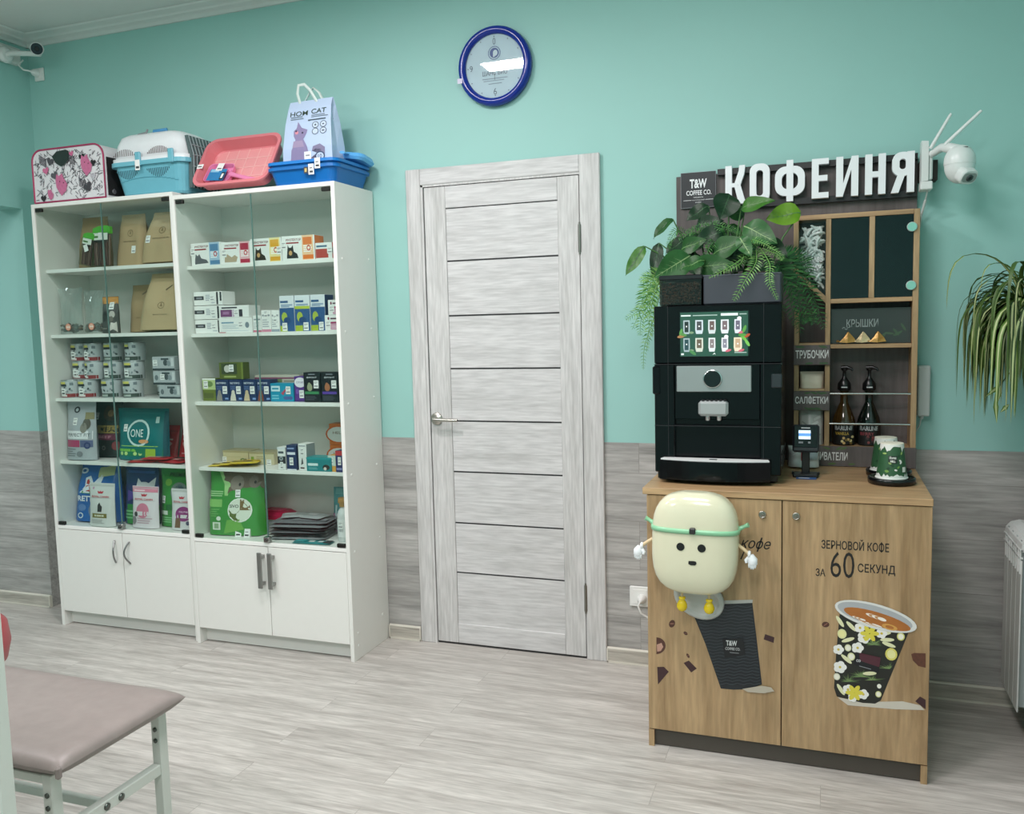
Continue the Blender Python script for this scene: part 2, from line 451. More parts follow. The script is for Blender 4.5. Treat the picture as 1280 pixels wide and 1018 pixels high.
cabinet('white display cabinet with glass doors and curved bow handles, nearer the corner', -3.507, -2.6865, .3106, 2.028, LZ, 'bow', False)
cabinet('white display cabinet with glass doors and straight bar handles, beside the grey door', -2.6840, -1.8665, .3255, 2.008, RZ, 'bar', True)
# ================================================================== GOODS ON THE SHELVES
TAGN = [0]
def price_tag(parent, x, z, surf=None, w=.024, h=.034, rot=0.):
    mb = MB(); mb.lay = 90
    mb.rect(x-w/2, z-h/2, x+w/2, z+h/2, PAPER, surf, 1, rot)
    for k, (q, t) in enumerate(((.28, .08), (.12, .05), (-.22, .16))):
        mb.rect(x-w*.38, z+q*h-t*h/2, x+w*(.36 if k != 1 else .1), z+q*h+t*h/2, C('#8d8d92', .6), surf, 1, 0)
    part('price_tag', mb, parent, 'white paper price tag')
def draw(mb, art, w, h, surf=None, cx=0.):
    """printed design in fractions of a front face w x h whose middle is x = cx"""
    for a in art:
        k = a[0]
        X = lambda u: cx+(u-.5)*w
        if k == 'r': mb.rect(X(a[1]), a[2]*h, X(a[3]), a[4]*h, C(a[5], .45, var=.03), surf, 1, a[6] if len(a) > 6 else 0.)
        elif k == 'e': mb.ell(X(a[1]), a[2]*h, a[3]*w, a[4]*h, C(a[5], .45, var=.03), surf, 18, a[6] if len(a) > 6 else 0.)
        elif k == 't': mb.text(a[1], X(a[2]), a[3]*h, a[4]*h, C(a[6], .45, var=.02), a[5]*w, surf, a[7] if len(a) > 7 else .012)
        elif k == 'p': mb.pgon([(X(u), v*h) for u, v in a[1]], C(a[2], .45, var=.03), surf)
        elif k == 'l':   # lines of small print
            _, u0, v0, u1, v1, n, col = a
            for i in range(n):
                v = v1-(v1-v0)*(i+.5)/n; e = u1-(u1-u0)*rnd.uniform(0, .35)
                mb.rect(X(u0), (v-.25*(v1-v0)/n)*h, X(e), (v+.25*(v1-v0)/n)*h, C(col, .5, var=.02), surf, 1)
def carton(label, cat, x, y, z, w, d, h, base, art=(), tags=(), side=None, group=None, rz=0., name='carton', topc=None):
    """a printed box, x = its left edge, y = its front"""
    mb = MB()
    mb.box((-w/2, 0, 0), (w/2, d, h), C(base, .42, var=.03), .0012)
    draw(mb, art, w, h)
    if side: # a coloured flank on the right side
        mb.add([(w/2+.0005, .001, .001), (w/2+.0005, d-.001, .001), (w/2+.0005, d-.001, h-.001), (w/2+.0005, .001, h-.001)], [(0, 1, 2, 3)], C(side, .42))
    if topc: mb.add([(-w/2+.001, .001, h+.0004), (w/2-.001, .001, h+.0004), (w/2-.001, d-.001, h+.0004), (-w/2+.001, d-.001, h+.0004)], [(0, 1, 2, 3)], C(topc, .42))
    o = tag(mb.build(name, None, (x+w/2, y, z+.0006), (0, 0, rz)), label, cat, group)
    for u, v in tags: price_tag(o, (u-.5)*w, v*h, None, min(.024, w*.4), min(.034, h*.42))
    return o
def bag(label, cat, x, y, z, w, h, d, base, art=(), tags=(), group=None, rz=0., lean=0., name='food_bag', taper=0., seal=.07, rough=.35, gusset=None, wob=.006, block=False, roll=0., skew=0.):
    """filled pouch: wide at the foot, flat at the sealed top; y = its front"""
    nu, nv = 16, 22; ph = rnd.uniform(0, 9)
    def prof(v):
        if v > 1-seal: return .015
        q = v/(1-seal)
        return (1-q**2.4)**.75*(.95 if not block else 1)+.06*(1-q)+.02
    def wid(v): return 1-taper*v - (.03*sin(pi*v) if not block else 0)
    def thick(u, v):
        e = (1-abs(u)**(3 if not block else 7))**.6 if abs(u) < 1 else 0
        lum = 1+wob*22*sin(3.1*u+5*v+ph)*sin(4.3*v-2*u+ph*2)*sin(pi*v)
        return d/2*prof(v)*e*lum+.0006
    def surf(px, pz):
        v = min(1, max(0, pz/h)); hw = w/2*wid(v); u = (px-skew*v*v)/hw if hw else 0
        return -thick(max(-1, min(1, u)), v)
    mb = MB(); m = C(base, rough, var=.04, sc=18, bump=.12)
    for s in (-1, 1):
        P = []
        for j in range(nv+1):
            v = j/nv
            for i in range(nu+1):
                u = -1+2*i/nu; P.append((u*w/2*wid(v)+skew*v*v, s*thick(u, v), v*h))
        mb.add(P, [(j*(nu+1)+i, j*(nu+1)+i+1, (j+1)*(nu+1)+i+1, (j+1)*(nu+1)+i) for j in range(nv) for i in range(nu)], m, True)
    mb.add([(-w/2+w*i/nu, -thick(-1+2*i/nu, 0), 0) for i in range(nu+1)]+[(w/2-w*i/nu, thick(1-2*i/nu, 0), 0) for i in range(nu+1)], [tuple(range(2*nu+2))], m)
    draw(mb, art, w, h, surf)
    yc = y+d/2*1.0
    o = tag(mb.build(name, None, (x+w/2, yc, z+.0008+d/2*sin(lean)*.98), (-lean, roll, rz)), label, cat, group)
    for u, v in tags: price_tag(o, (u-.5)*w, v*h, surf)
    return o
CW = '#eeeeec'
# ---- left cabinet, top shelf: kraft bags and sticks
z = LZ[0]; KR = '#b39a76'; KP = '#5d4c38'
KA = [('r', .0, .86, 1, .862, '#8d7858'), ('e', .55, .62, .085, .07, '#8a7453', .8), ('p', [(.52, .60), (.58, .60), (.55, .68)], '#8a7453'), ('t', 'ВКУСНЫЕ', .55, .46, .022, .40, KP)]
bag('narrow dark kraft paper bag standing deep at the left end of the top shelf', 'paper bag', -3.375, -.20, z, .17, .245, .08, '#9d8564', [('r', .05, .82, .95, .824, '#7d6a4d'), ('t', 'МЯСО', .5, .45, .03, .35, KP)], (), 'kraft bags', 0, .06, 'paper_bag', .1, .03, .8, block=True)
bag('tall kraft paper bag in the middle of the top shelf, with a narrow neck', 'paper bag', -3.13, -.215, z, .175, .24, .08, KR, KA, [(.68, .30)], 'kraft bags', 0, .05, 'paper_bag', .22, .03, .8, block=True)
bag('broad kraft paper bag at the right end of the top shelf, leaning inwards', 'paper bag', -2.955, -.25, z, .235, .235, .10, '#b79f7b', KA, [(.25, .45)], 'kraft bags', 0, .08, 'paper_bag', .18, .03, .8, block=True, skew=.03)
def sticks(label, x, y, w, h, n, lean, roll):
    root = thing('treat_stick_pack', label, 'treats pack', (x+w/2, y, z+.002+w*.5*sin(roll)+.014*sin(lean)), (-lean, roll, 0), 'stick packs')
    mb = MB()
    for i in range(n):
        u = -w/2+w*(i+.5)/n
        mb.tube([(u, 0, .004), (u+rnd.uniform(-.002, .002), -.004, h*.4), (u, 0, h*.78)], w/n*.42, C(('#6b4640', '#8a6a60', '#5a3a36')[i % 3], .5, var=.4, sc=200), 7)
    part('sticks', mb, root, 'dark brown chew sticks')
    mb = MB(); mb.box((-w/2-.003, -.013, 0), (w/2+.003, .010, h*.82), glass('clear_film', '#e9efee', .07)); part('film', mb, root, 'clear plastic film')
    mb = MB(); mb.prism([(-w/2-.004, h*.80), (w/2+.004, h*.80), (w/2+.002, h*.97), (w*.3, h), (-w*.2, h*.98), (-w/2, h*.93)], -.010, .008, C('#57b13c', .4, var=.15))
    mb.lay = 4; mb.M = Matrix.Translation((0, -.0135, 0))
    mb.rect(-w*.45, h*.64, w*.45, h*.81, C('#dfe6dc', .5)); mb.rect(-w*.4, h*.69, w*.1, h*.74, C('#4d7a3c', .5)); mb.rect(-w*.4, h*.60, w*.3, h*.64, C('#3b3b3b', .5))
    part('header', mb, root, 'bright green pack top')
    mb = MB(); mb.M = Matrix.Translation((0, -.0145, 0)); mb.lay = 6; mb.rect(-.012, h*.42 if w < .09 else h*.66, .012, h*.42+.032 if w < .09 else h*.66+.03, PAPER, None, 1, .5 if w < .09 else 0); part('price_tag', mb, root, 'white paper price tag')
sticks('slim clear pack of dark chew sticks tilted against the pack beside it', -3.272, -.268, .058, .155, 6, .05, .22)
sticks('wide clear pack of dark chew sticks with a green top, middle of the top shelf', -3.196, -.262, .095, .185, 8, .06, .02)
# ---- second shelf
z = LZ[1]
def clearbag(label, x, y, w, h, stick):
    root = thing('treat_bag', label, 'treats bag', (x+w/2, y+.03, z+.001), (0, 0, 0), 'clear treat bags')
    mb = MB()
    for i in range(46):
        a = rnd.uniform(0, 2*pi); r = rnd.uniform(0, 1)**.5; X = r*w*.46*cos(a); Y = r*.028*sin(a); Z = rnd.uniform(.014, .048)*(1-.3*abs(X)/w)
        mb.tube([(X-rnd.uniform(.006, .012), Y, Z), (X, Y+rnd.uniform(-.004, .004), Z+rnd.uniform(-.004, .006)), (X+rnd.uniform(.006, .012), Y, Z)], [.004, .006, .004], C(('#5a544a', '#46423b', '#6e6455')[i % 3], .7, var=.3, sc=150), 6)
    o = part('chews', mb, root, 'small brown chews'); o['kind'] = 'stuff'
    mb = MB(); film = glass('crinkled_film', '#f2f6f5', .12, .07); n = 14
    for s in (-1, 1):
        P = []
        for j in range(9):
            v = j/8; ww = w*(.5-.06*sin(pi*v))*(1+.12*v)
            for i in range(n+1):
                u = -1+2*i/n
                P.append((u*ww, s*(.034*(1-v)**.6+.004)*(1-u*u)**.5+rnd.uniform(-.0035, .0035)*v, .002+v*h+rnd.uniform(-.004, .004)*(j == 8)))
        mb.add(P, [(j*(n+1)+i, j*(n+1)+i+1, (j+1)*(n+1)+i+1, (j+1)*(n+1)+i) for j in range(8) for i in range(n)], film)
    part('film', mb, root, 'crinkled clear bag film')
    mb = MB(); mb.M = Matrix.Translation((stick*w, -.039, .034)); mb.ell(0, 0, .0165, .0165, C('#e8927a', .4, var=.15)); mb.ell(0, 0, .012, .012, C('#f0b9a4', .4, var=.2), None, 18, .5); mb.rect(-.011, -.003, .011, .003, C('#fbe9df', .5))
    part('sticker', mb, root, 'round salmon-pink sticker')
clearbag('clear bag of brown chews with a pink sticker, left end of the second shelf', -3.455, -.262, .135, .215, .10)
clearbag('clear bag of brown chews with a pink sticker, beside the cat-print treat bag', -3.306, -.258, .112, .20, .12)
bag('dark cat-print treat bag with an orange top on the second shelf', 'treats bag', -3.195, -.262, z, .095, .17, .05, '#4b4a48', [('r', 0, .80, 1, .99, '#c98d45'), ('e', .75, .5, .14, .10, '#b9b4ad'), ('e', .72, .38, .10, .08, '#6c655e'), ('e', .3, .45, .16, .14, '#2f2e2d'), ('p', [(.6, .02), (.98, .02), (.95, .3), (.7, .28)], '#cfc9c2'), ('r', .1, .1, .5, .13, '#8d867c')], [(.70, .74)], None, 0, .05, 'treat_bag')
bag('small kraft paper bag with a rolled top on the second shelf', 'paper bag', -3.135, -.15, z, .165, .225, .07, '#a8906c', [('p', [(.45, .80), (.75, .93), (.78, .91), (.5, .78)], '#6f5c42'), ('r', .05, .88, .9, .884, '#83704f'), ('t', 'ЛЁГКОЕ', .5, .3, .02, .35, KP)], [(.88, .68)], 'kraft bags', 0, .05, 'paper_bag', .08, .03, .8, block=True)
bag('large kraft paper bag at the right end of the second shelf', 'paper bag', -2.985, -.262, z, .265, .265, .11, '#b9a27d', [('r', .1, .92, .9, .923, '#8d7858'), ('e', .55, .42, .07, .06, '#8a7453', .8), ('p', [(.52, .40), (.58, .40), (.55, .47)], '#8a7453'), ('p', [(.58, .70), (.72, .78), (.72, .76), (.6, .68)], '#6f5c42'), ('t', 'ВКУСНЫЕ', .55, .26, .016, .30, KP)], (), 'kraft bags', 0, .10, 'paper_bag', .2, .03, .8, block=True, skew=.02)
# ---- third shelf: tins
z = LZ[2]
def tin(base_col, band):
    root = thing('pet_food_tin', 'x', 'tin')
    r, h = .046, .086
    mb = MB(); mb.lathe([(r-.001, 0), (r, .002), (r, h-.003), (r-.001, h)], (0, 0, 0), C('#c3c7ca', .35, .1, var=.03), 28)
    sf = lambda x, zz: -math.sqrt(max(1e-8, (r+.0004)**2-x*x))
    mb.rect(-.0455, .003, .0455, .020, C(band, .4), sf, 12)
    mb.rect(-.030, .066, .008, .077, C('#d8cf6a', .4), sf); mb.rect(-.030, .055, .012, .066, C('#2f3236', .4), sf)
    for k in range(7): mb.ell(rnd.uniform(-.032, .036), rnd.uniform(.026, .050), .006, .004, C(('#4b5054', '#8f979c', '#e8eaeb')[k % 3], .4), sf, 10, 0, 0, 6.28, rnd.uniform(0, 3))
    mb.rect(-.026, .006, .014, .015, C('#e4dcd9' if band != '#3f4a44' else '#aeb6b0', .4), sf); mb.rect(.026, .060, .038, .074, C('#7d868d', .4), sf)
    part('body', mb, root)
    mb = MB(); mb.lathe([(r+.0012, h-.004), (r+.0016, h-.001), (r+.0008, h), (r-.004, h), (r-.005, h-.003)], (0, 0, 0), C('#b9bcbe', .3, 1.), 28); part('lid', mb, root, 'silver metal lid')
    return root
def dup(o, loc, label, rz=0.):
    c = o.copy(); COL.objects.link(c); c.location = loc; c.rotation_euler = (0, 0, rz); c['label'] = label
    for ch in o.children:
        d = ch.copy(); COL.objects.link(d); d.parent = c
    return c
tr = tin('', '#8e2f33'); tg = tin('', '#3f4a44'); tr['group'] = 'red-banded tins'; tg['group'] = 'green-banded tins'
H = .0865
ra, rb = (-3.462, -.205), (-3.385, -.145); ga, gb = (-3.245, -.15), (-3.130, -.152)
spots = [(tr, -3.438, -.215, 0, 'red-banded tin at the bottom left, standing furthest forward'),
 (tr, -3.400, -.11, 0, 'red-banded bottom tin half hidden between the two front ones'),
 (tr, -3.348, -.20, 0, 'red-banded bottom tin of the second column, showing its full front'),
 (tr, -3.422, -.155, 1, 'red-banded tin in the middle row with a price tag, leftmost column'),
 (tr, -3.322, -.175, 1, 'red-banded tin in the middle row, second column'),
 (tr, -3.430, -.150, 2, 'red-banded tin topmost in the leftmost column'),
 (tr, -3.330, -.165, 2, 'red-banded tin topmost in the second column'),
 (tr, -3.270, -.064, 0, 'red-banded bottom tin at the back, third column'),
 (tr, -3.270, -.064, 1, 'red-banded middle tin at the back, third column'),
 (tr, -3.270, -.064, 2, 'red-banded top tin at the back, third column'),
 (tg, -3.218, -.185, 0, 'green-banded bottom tin right of the glass-door seam, turned aside'),
 (tg, -3.216, -.165, 1, 'green-banded middle tin with a price tag, just right of the glass-door seam'),
 (tg, -3.222, -.155, 2, 'green-banded top tin just right of the glass-door seam'),
 (tg, -3.090, -.185, 0, 'green-banded bottom tin in the rightmost tall column'),
 (tg, -3.085, -.175, 1, 'green-banded middle tin with a price tag in the rightmost tall column'),
 (tg, -3.083, -.165, 2, 'green-banded top tin of the rightmost tall column'),
 (tg, -2.985, -.075, 0, 'green-banded lower tin at the back of the two-tin column'),
 (tg, -2.983, -.075, 1, 'green-banded upper tin at the back of the two-tin column'),
 (tg, -2.885, -.08, 0, 'green-banded lower tin behind the small grey packs'),
 (tg, -2.883, -.08, 1, 'green-banded upper tin behind the small grey packs')]
first = set()
for src, X, Y, lv, lab in spots:
    rz = rnd.uniform(-.35, .2)
    if lv: # rest each tin on the one below
        pass
    if src not in first:
        first.add(src); o = src; o.location = (X, Y, z+lv*H+.0006); o.rotation_euler = (0, 0, rz); o['label'] = lab
    else: o = dup(src, (X, Y, z+lv*H+.0006), lab, rz)
    if 'price tag' in lab or 'furthest forward' in lab:
        mb = MB(); mb.M = Matrix.Rotation(-rz, 4, 'Z') @ Matrix.Translation((-.016, -.0475, .012)); mb.lay = 8
        mb.rect(0, 0, .024, .034, PAPER); mb.rect(.003, .006, .02, .013, INK); mb.rect(.003, .022, .018, .026, INK)
        part('price_tag', mb, o, 'white paper price tag')
packs = [(-2.905, 0, 'small grey printed pack at the bottom of the stack by the cabinet side'), (-2.91, 1, 'small grey printed pack in the middle of the stack, with a price tag'), (-2.92, 2, 'small grey printed pack topmost of the stack by the cabinet side')]
for X, lv, lab in packs:
    carton(lab, 'box', X+.03*(lv == 0), -.258+.01*lv, z+lv*.0645, .125, .10, .062, '#b4b9bd', [('r', .0, .0, 1, .14, '#3c4448'), ('r', .30, .0, .305, 1, '#8b9297'), ('e', .15, .5, .08, .2, '#6b7379'), ('e', .6, .55, .1, .22, '#4b5358'), ('e', .75, .5, .09, .2, '#8a949a'), ('r', .4, .75, .75, .9, '#4a5157'), ('r', .85, .3, .97, .9, '#d8dbdd')], [(.14, .55)] if lv == 2 else [(.42, .55)] if lv == 1 else [], None, 'grey printed packs', rnd.uniform(-.06, .1))
# ---- fourth shelf: pouches
z = LZ[3]
bag('silver pet-food pouch with a white name band at the left end of its shelf', 'pet food', -3.482, -.258, z, .180, .28, .075, '#aeb2b8', [('e', .42, .86, .10, .055, '#2c2f36'), ('e', .42, .86, .05, .03, '#b9bec4'), ('r', .10, .36, .95, .50, '#e8e8ec'), ('t', 'PERFECT FIT', .53, .43, .055, .74, '#5d6167'), ('r', .10, .22, .60, .34, '#b13d68'), ('r', .62, .22, .95, .34, '#5b6188'), ('e', .82, .25, .09, .06, '#323c6e', .5), ('e', .78, .62, .12, .10, '#5d574f'), ('e', .70, .55, .10, .09, '#8b857c'), ('r', .72, .70, .97, .82, '#8f8562'), ('e', .6, .1, .1, .05, '#7f8187'), ('l', .12, .05, .5, .2, 4, '#7b7f85')], [(.42, .66)], None, 0, .05, seal=.05)
bag('black pet-food bag with a gold and purple front, between the silver and the teal pouches', 'pet food', -3.452, -.155, z, .215, .278, .08, '#1d1a1a', [('r', .30, .5, 1, .98, '#26302c'), ('e', .72, .78, .2, .14, '#4b3a2c'), ('e', .72, .77, .08, .06, '#8a6a48'), ('p', [(.55, .85), (.62, .97), (.68, .88)], '#4b3a2c'), ('p', [(.78, .88), (.86, .96), (.9, .84)], '#4b3a2c'), ('r', .38, .42, 1, .56, '#a08847'), ('t', 'MEAT', .72, .485, .085, .52, '#1b1816', .03), ('r', .30, .30, 1, .41, '#6d2340'), ('t', 'BEEF', .6, .355, .05, .35, '#c88a9a'), ('p', [(.0, .9), (.12, .9), (.26, .04), (.12, .04)], '#111111'), ('r', .03, .14, .07, .82, '#e2e2de'), ('e', .42, .16, .05, .04, '#6b6662', .6), ('e', .58, .16, .05, .04, '#6b6662', .6), ('e', .88, .2, .10, .08, '#7d2d33')], [(.34, .72)], None, 0, .05, seal=.05)
bag('large teal pet-food bag with a round white ring on the front', 'pet food', -3.222, -.205, z, .305, .245, .085, '#0f6f72', [('e', .50, .52, .22, .265, '#cfe6e4', .84), ('e', .60, .36, .10, .04, '#e6a06a'), ('t', 'ONE', .47, .52, .15, .24, '#eef6f5', .0), ('r', .14, .26, .86, .275, '#9fd05f'), ('r', .06, .07, .94, .22, '#1c7a55'), ('r', .10, .16, .45, .21, '#7cc04a'), ('r', .64, .06, .82, .22, '#9dc23c'), ('e', .16, .12, .035, .035, '#bfe08a'), ('e', .26, .12, .035, .035, '#bfe08a'), ('e', .44, .12, .035, .035, '#bfe08a'), ('e', .54, .12, .035, .035, '#bfe08a'), ('r', .3, .9, .85, .905, '#3b9092'), ('r', .80, .72, .86, .84, '#bcd8d5'), ('r', .93, .05, 1, .95, '#0b4f5c')], [(.24, .62)], None, 0, .05, seal=.04)
RP = [('r', .05, .78, .95, .84, '#a0222b'), ('p', [(.25, .42), (.5, .2), (.75, .42), (.62, .48), (.5, .40), (.38, .48)], '#e9b9b6'), ('r', .25, .52, .75, .56, '#f0cfcc'), ('r', .3, .1, .7, .13, '#e7a6a6')]
bag('red pouch standing behind the flat red pouches, nearer the teal bag', 'pet food', -3.045, -.105, z, .105, .155, .035, '#b8232d', RP, [(.3, .78)], 'red pouches', 0, .22, 'food_pouch', .04)
bag('red pouch standing behind the flat red pouches, nearer the cabinet side', 'pet food', -2.935, -.105, z, .105, .16, .035, '#bb2630', RP, [(.3, .78)], 'red pouches', -.1, .22, 'food_pouch', .04)
def flatpouch(label, x, y, z0, w, l, t, col, rz, group, art=None, name='food_pouch', tagp=True, tilt=0.):
    mb = MB(); n = 10; P = []
    for s in (1, -1):
        b = len(P); P = []
        for j in range(n+1):
            for i in range(n+1):
                u, v = -1+2*i/n, -1+2*j/n
                P.append((u*w/2, v*l/2, t/2+s*t/2*((1-u**4)*(1-v**4))**.7))
        mb.add(P, [(j*(n+1)+i, j*(n+1)+i+1, (j+1)*(n+1)+i+1, (j+1)*(n+1)+i) for j in range(n) for i in range(n)], C(col, .3, var=.08, sc=25, bump=.15), True)
    if art:
        for (u0, v0, u1, v1, c) in art:
            mb.add([(u*w/2, v*l/2, t*1.04+.0005) for u, v in ((u0, v0), (u1, v0), (u1, v1), (u0, v1))], [(0, 1, 2, 3)], C(c, .35))
    return tag(mb.build(name, None, (x, y, z0+.0006), (tilt, 0, rz)), label, 'pouch', group)
RA = [(-.7, -.2, .3, .3, '#e3a9a6'), (.4, -.6, .7, .5, '#8d1a22')]
flatpouch('flat red pouch lying under another at the front of its shelf', -3.01, -.232, z, .15, .062, .011, '#b5252e', .3, 'red pouches', RA)
flatpouch('flat red pouch lying on top near the cabinet side', -2.85, -.205, z, .16, .10, .014, '#bb2a33', -.15, 'red pouches', RA)
flatpouch('flat red pouch lying nearest the teal bag', -2.935, -.228, z+.0145, .15, .065, .012, '#b9242d', .08, 'red pouches', RA)
# ---- bottom shelf
z = LZ[4]
bag('blue cat-litter bag with a red cat picture at the left end of the bottom shelf', 'cat litter', -3.482, -.232, z, .275, .275, .115, '#1f63ad', [('r', .52, .80, .86, .97, '#b9bd8a', .15), ('r', .50, .97, .95, .985, '#0e3a72', .1), ('p', [(.17, .50), (.72, .50), (.62, .62), (.66, .82), (.60, .82), (.56, .66), (.40, .66), (.36, .80), (.26, .76), (.28, .62)], '#dfe6ee'), ('p', [(.28, .53), (.56, .53), (.56, .63), (.40, .63), (.36, .77), (.30, .72), (.30, .62)], '#b5322e'), ('r', .22, .49, .66, .53, '#3f8a45'), ('t', 'PRETTYCAT', .47, .40, .10, .84, '#e9ecf2', .03), ('e', .18, .88, .09, .05, '#cfd8e6', .5), ('e', .55, .2, .16, .14, '#7d8aa0'), ('e', .24, .24, .09, .06, '#5d83bb'), ('e', .22, .1, .06, .05, '#e2e8ef', .7)], (), None, 0, .06, 'litter_bag', .14, .04, block=True)
RC = lambda band, col: [('r', .04, .92, .96, .96, '#d9c3ca' if band else '#c9c9c6'), ('p', [(.42, .76), (.58, .76), (.62, .82), (.54, .79), (.5, .83), (.46, .79), (.38, .82)], '#c7384a'), ('t', 'ROYAL CANIN', .5, .69, .045, .66, '#c7384a', .02), ('r', .1, .655, .9, .663, '#b5b5b5')]
bag('white dry-food bag with a khaki strip in front of the blue litter bag', 'pet food', -3.325, -.293, z, .155, .205, .05, '#dadad8', RC(0, '')+[('p', [(.45, .34), (.6, .34), (.62, .46), (.56, .50), (.52, .56), (.46, .50)], '#2e2e30'), ('r', .22, .20, .78, .30, '#7d7438'), ('r', .32, .23, .68, .27, '#d8d6c0'), ('l', .2, .06, .75, .17, 3, '#b3b3b1'), ('e', .2, .88, .04, .03, '#c99bb8')], (), None, 0, .05)
bag('purple and green bag with a white cat face, middle of the bottom shelf', 'pet food', -3.19, -.215, z, .20, .275, .08, '#2a3f6d', [('r', 0, .0, 1, .34, '#2f8a42'), ('p', [(0, .34), (1, .34), (1, .68), (0, .62)], '#5a4a96'), ('e', .66, .56, .27, .18, '#d6d6d8'), ('p', [(.44, .64), (.46, .80), (.6, .72)], '#d6d6d8'), ('p', [(.78, .72), (.95, .82), (.92, .62)], '#d6d6d8'), ('e', .60, .58, .035, .03, '#31506b'), ('e', .80, .58, .035, .03, '#31506b'), ('e', .7, .47, .03, .015, '#c99a9a'), ('r', .1, .88, .9, .93, '#3b5fa0'), ('l', .1, .08, .6, .25, 3, '#7cc28a')], (), None, 0, .05)
bag('green pet-food bag at the right end of the bottom shelf', 'pet food', -2.975, -.215, z, .20, .275, .08, '#3b8f3f', [('t', 'PREMIUM', .6, .88, .07, .6, '#1d4526', .02), ('e', .62, .60, .24, .16, '#74857c'), ('e', .62, .60, .15, .12, '#3f5560'), ('r', 0, .28, 1, .38, '#2a6e3a'), ('r', .1, .20, .34, .27, '#dfe8dc'), ('e', .3, .75, .1, .06, '#7fb44a'), ('l', .1, .06, .6, .17, 3, '#8fcc92')], [(.20, .46)], None, 0, .05)
bag('white dry-food bag with pink top band and pink half-circle', 'pet food', -3.085, -.272, z, .155, .195, .05, '#e3dbe0', [('r', .02, .86, .98, .98, '#e0879f'), ('r', .08, .88, .5, .91, '#f3d6dd')]+RC(1, '')+[('e', .5, .42, .24, .18, '#d9819b', 0, ), ('r', .2, .30, .8, .40, '#e3dbe0'), ('e', .25, .33, .07, .06, '#3a3438'), ('e', .17, .18, .1, .1, '#8b8488'), ('l', .3, .1, .85, .26, 3, '#c9a9b5')], (), None, 0, .06)
bag('white dry-food bag with a purple half-circle and brown cat, by the cabinet side', 'pet food', -2.862, -.264, z, .135, .19, .05, '#dedbdd', RC(0, '')+[('e', .62, .40, .32, .18, '#8f2f78'), ('r', .3, .30, .95, .38, '#dedbdd'), ('p', [(.26, .06), (.5, .06), (.52, .28), (.44, .36), (.32, .30)], '#7a5a40'), ('e', .8, .18, .07, .05, '#4f4a66'), ('t', 'FELINE', .62, .45, .04, .36, '#e6cfe0')], (), None, 0, .05)

# ================================================================== right cabinet
z = RZ[0]
def med(c1, c2, pet):
    return [('t', 'ИНСПЕКТОР', .36, .84, .10, .46, '#7d3038', .02), ('r', .10, .68, .52, .74, '#9b2330'), ('r', .62, .0, .96, 1.0, c1), ('r', .65, .62, .92, .92, c2), ('l', .66, .3, .92, .6, 4, '#ffffff'), ('r', .64, .03, .96, .2, c2), ('e', .82, .48, .06, .12, '#c03038', .6)]+pet
CATP = [('p', [(.12, .06), (.58, .10), (.52, .24), (.34, .32), (.28, .52), (.22, .42), (.16, .52), (.13, .3)], '#5e6066')]
DOGP = lambda c: [('p', [(.14, .08), (.5, .08), (.46, .26), (.36, .36), (.34, .62), (.28, .52), (.22, .52), (.18, .64), (.16, .36)], c), ('e', .26, .3, .05, .1, '#caa06a')]
carton('white medicine box with a light blue edge and grey cat', 'medicine box', -2.648, -.262, z, .165, .075, .098, CW, med('#a9c4dc', '#5a86ad', CATP), [(.06, .62)], None, 'pet medicine boxes', -.05, 'medicine_box')
carton('white medicine box with a crimson edge and tabby cat', 'medicine box', -2.484, -.258, z, .150, .075, .094, CW, med('#e5b4ba', '#b02a48', [('p', [(.1, .08), (.5, .08), (.55, .3), (.45, .4), (.35, .3), (.2, .45), (.12, .35)], '#b7a48a')]), [(.10, .5)], '#b02a48', 'pet medicine boxes', .04, 'medicine_box')
carton('white medicine box with a yellow edge and brown dog', 'medicine box', -2.333, -.262, z, .160, .075, .100, CW, med('#f0dfa0', '#e2a52c', DOGP('#33291f')), [(.93, .45)], None, 'pet medicine boxes', -.03, 'medicine_box')
carton('white medicine box with an orange edge and black-white dog', 'medicine box', -2.170, -.262, z, .158, .075, .102, CW, med('#f3c79d', '#e3772e', DOGP('#2a2a2c')), [(.06, .62)], '#e3772e', 'pet medicine boxes', .02, 'medicine_box')
carton('low white and brick-red medicine box at the right end of the top shelf', 'medicine box', -2.008, -.262, z, .112, .07, .066, CW, [('r', .02, .05, .55, .62, '#b5483f'), ('r', .05, .72, .5, .84, '#4a6a86'), ('r', .72, 0, 1, 1, '#a63b3c'), ('e', .82, .5, .1, .3, '#3f3b3a'), ('e', .9, .6, .06, .2, '#d9c3ae')], [(.62, .5)], None, 'pet medicine boxes', 0, 'medicine_box')
z = RZ[1]
CAP = [('r', .02, .40, .36, .68, '#33343a'), ('r', .10, .48, .30, .60, '#8d8f96'), ('l', .42, .3, .6, .8, 4, '#a6aab5'), ('r', .80, .05, .86, .95, '#2f3036'), ('r', .92, .3, .98, .95, '#2f3036'), ('l', .62, .1, .78, .4, 2, '#b9bcc6')]
for i, lab in enumerate(('white medicine box with a black capsule mark, lowest of the stack of three', 'white medicine box with a black capsule mark, middle of the stack of three', 'white medicine box with a black capsule mark, topmost of the stack of three')):
    carton(lab, 'medicine box', -2.660, -.245, z+i*.0622, .155, .09, .060, CW, CAP, [(.66, .5)], None, 'stacked capsule boxes', [0, .02, -.01][i], 'medicine_box')
carton('long flat white medicine box with a faint blue print, under a purple one', 'medicine box', -2.520, -.258, z, .175, .09, .066, CW, [('r', .08, .62, .45, .72, '#7f9fb5'), ('r', .05, .12, .9, .14, '#a9bfd0'), ('e', .85, .5, .06, .2, '#7e8b96'), ('l', .1, .25, .6, .55, 3, '#c3ccd3'), ('r', .0, .0, .2, .05, '#b03a54')], [(.66, .55)], None, None, 0, 'medicine_box')
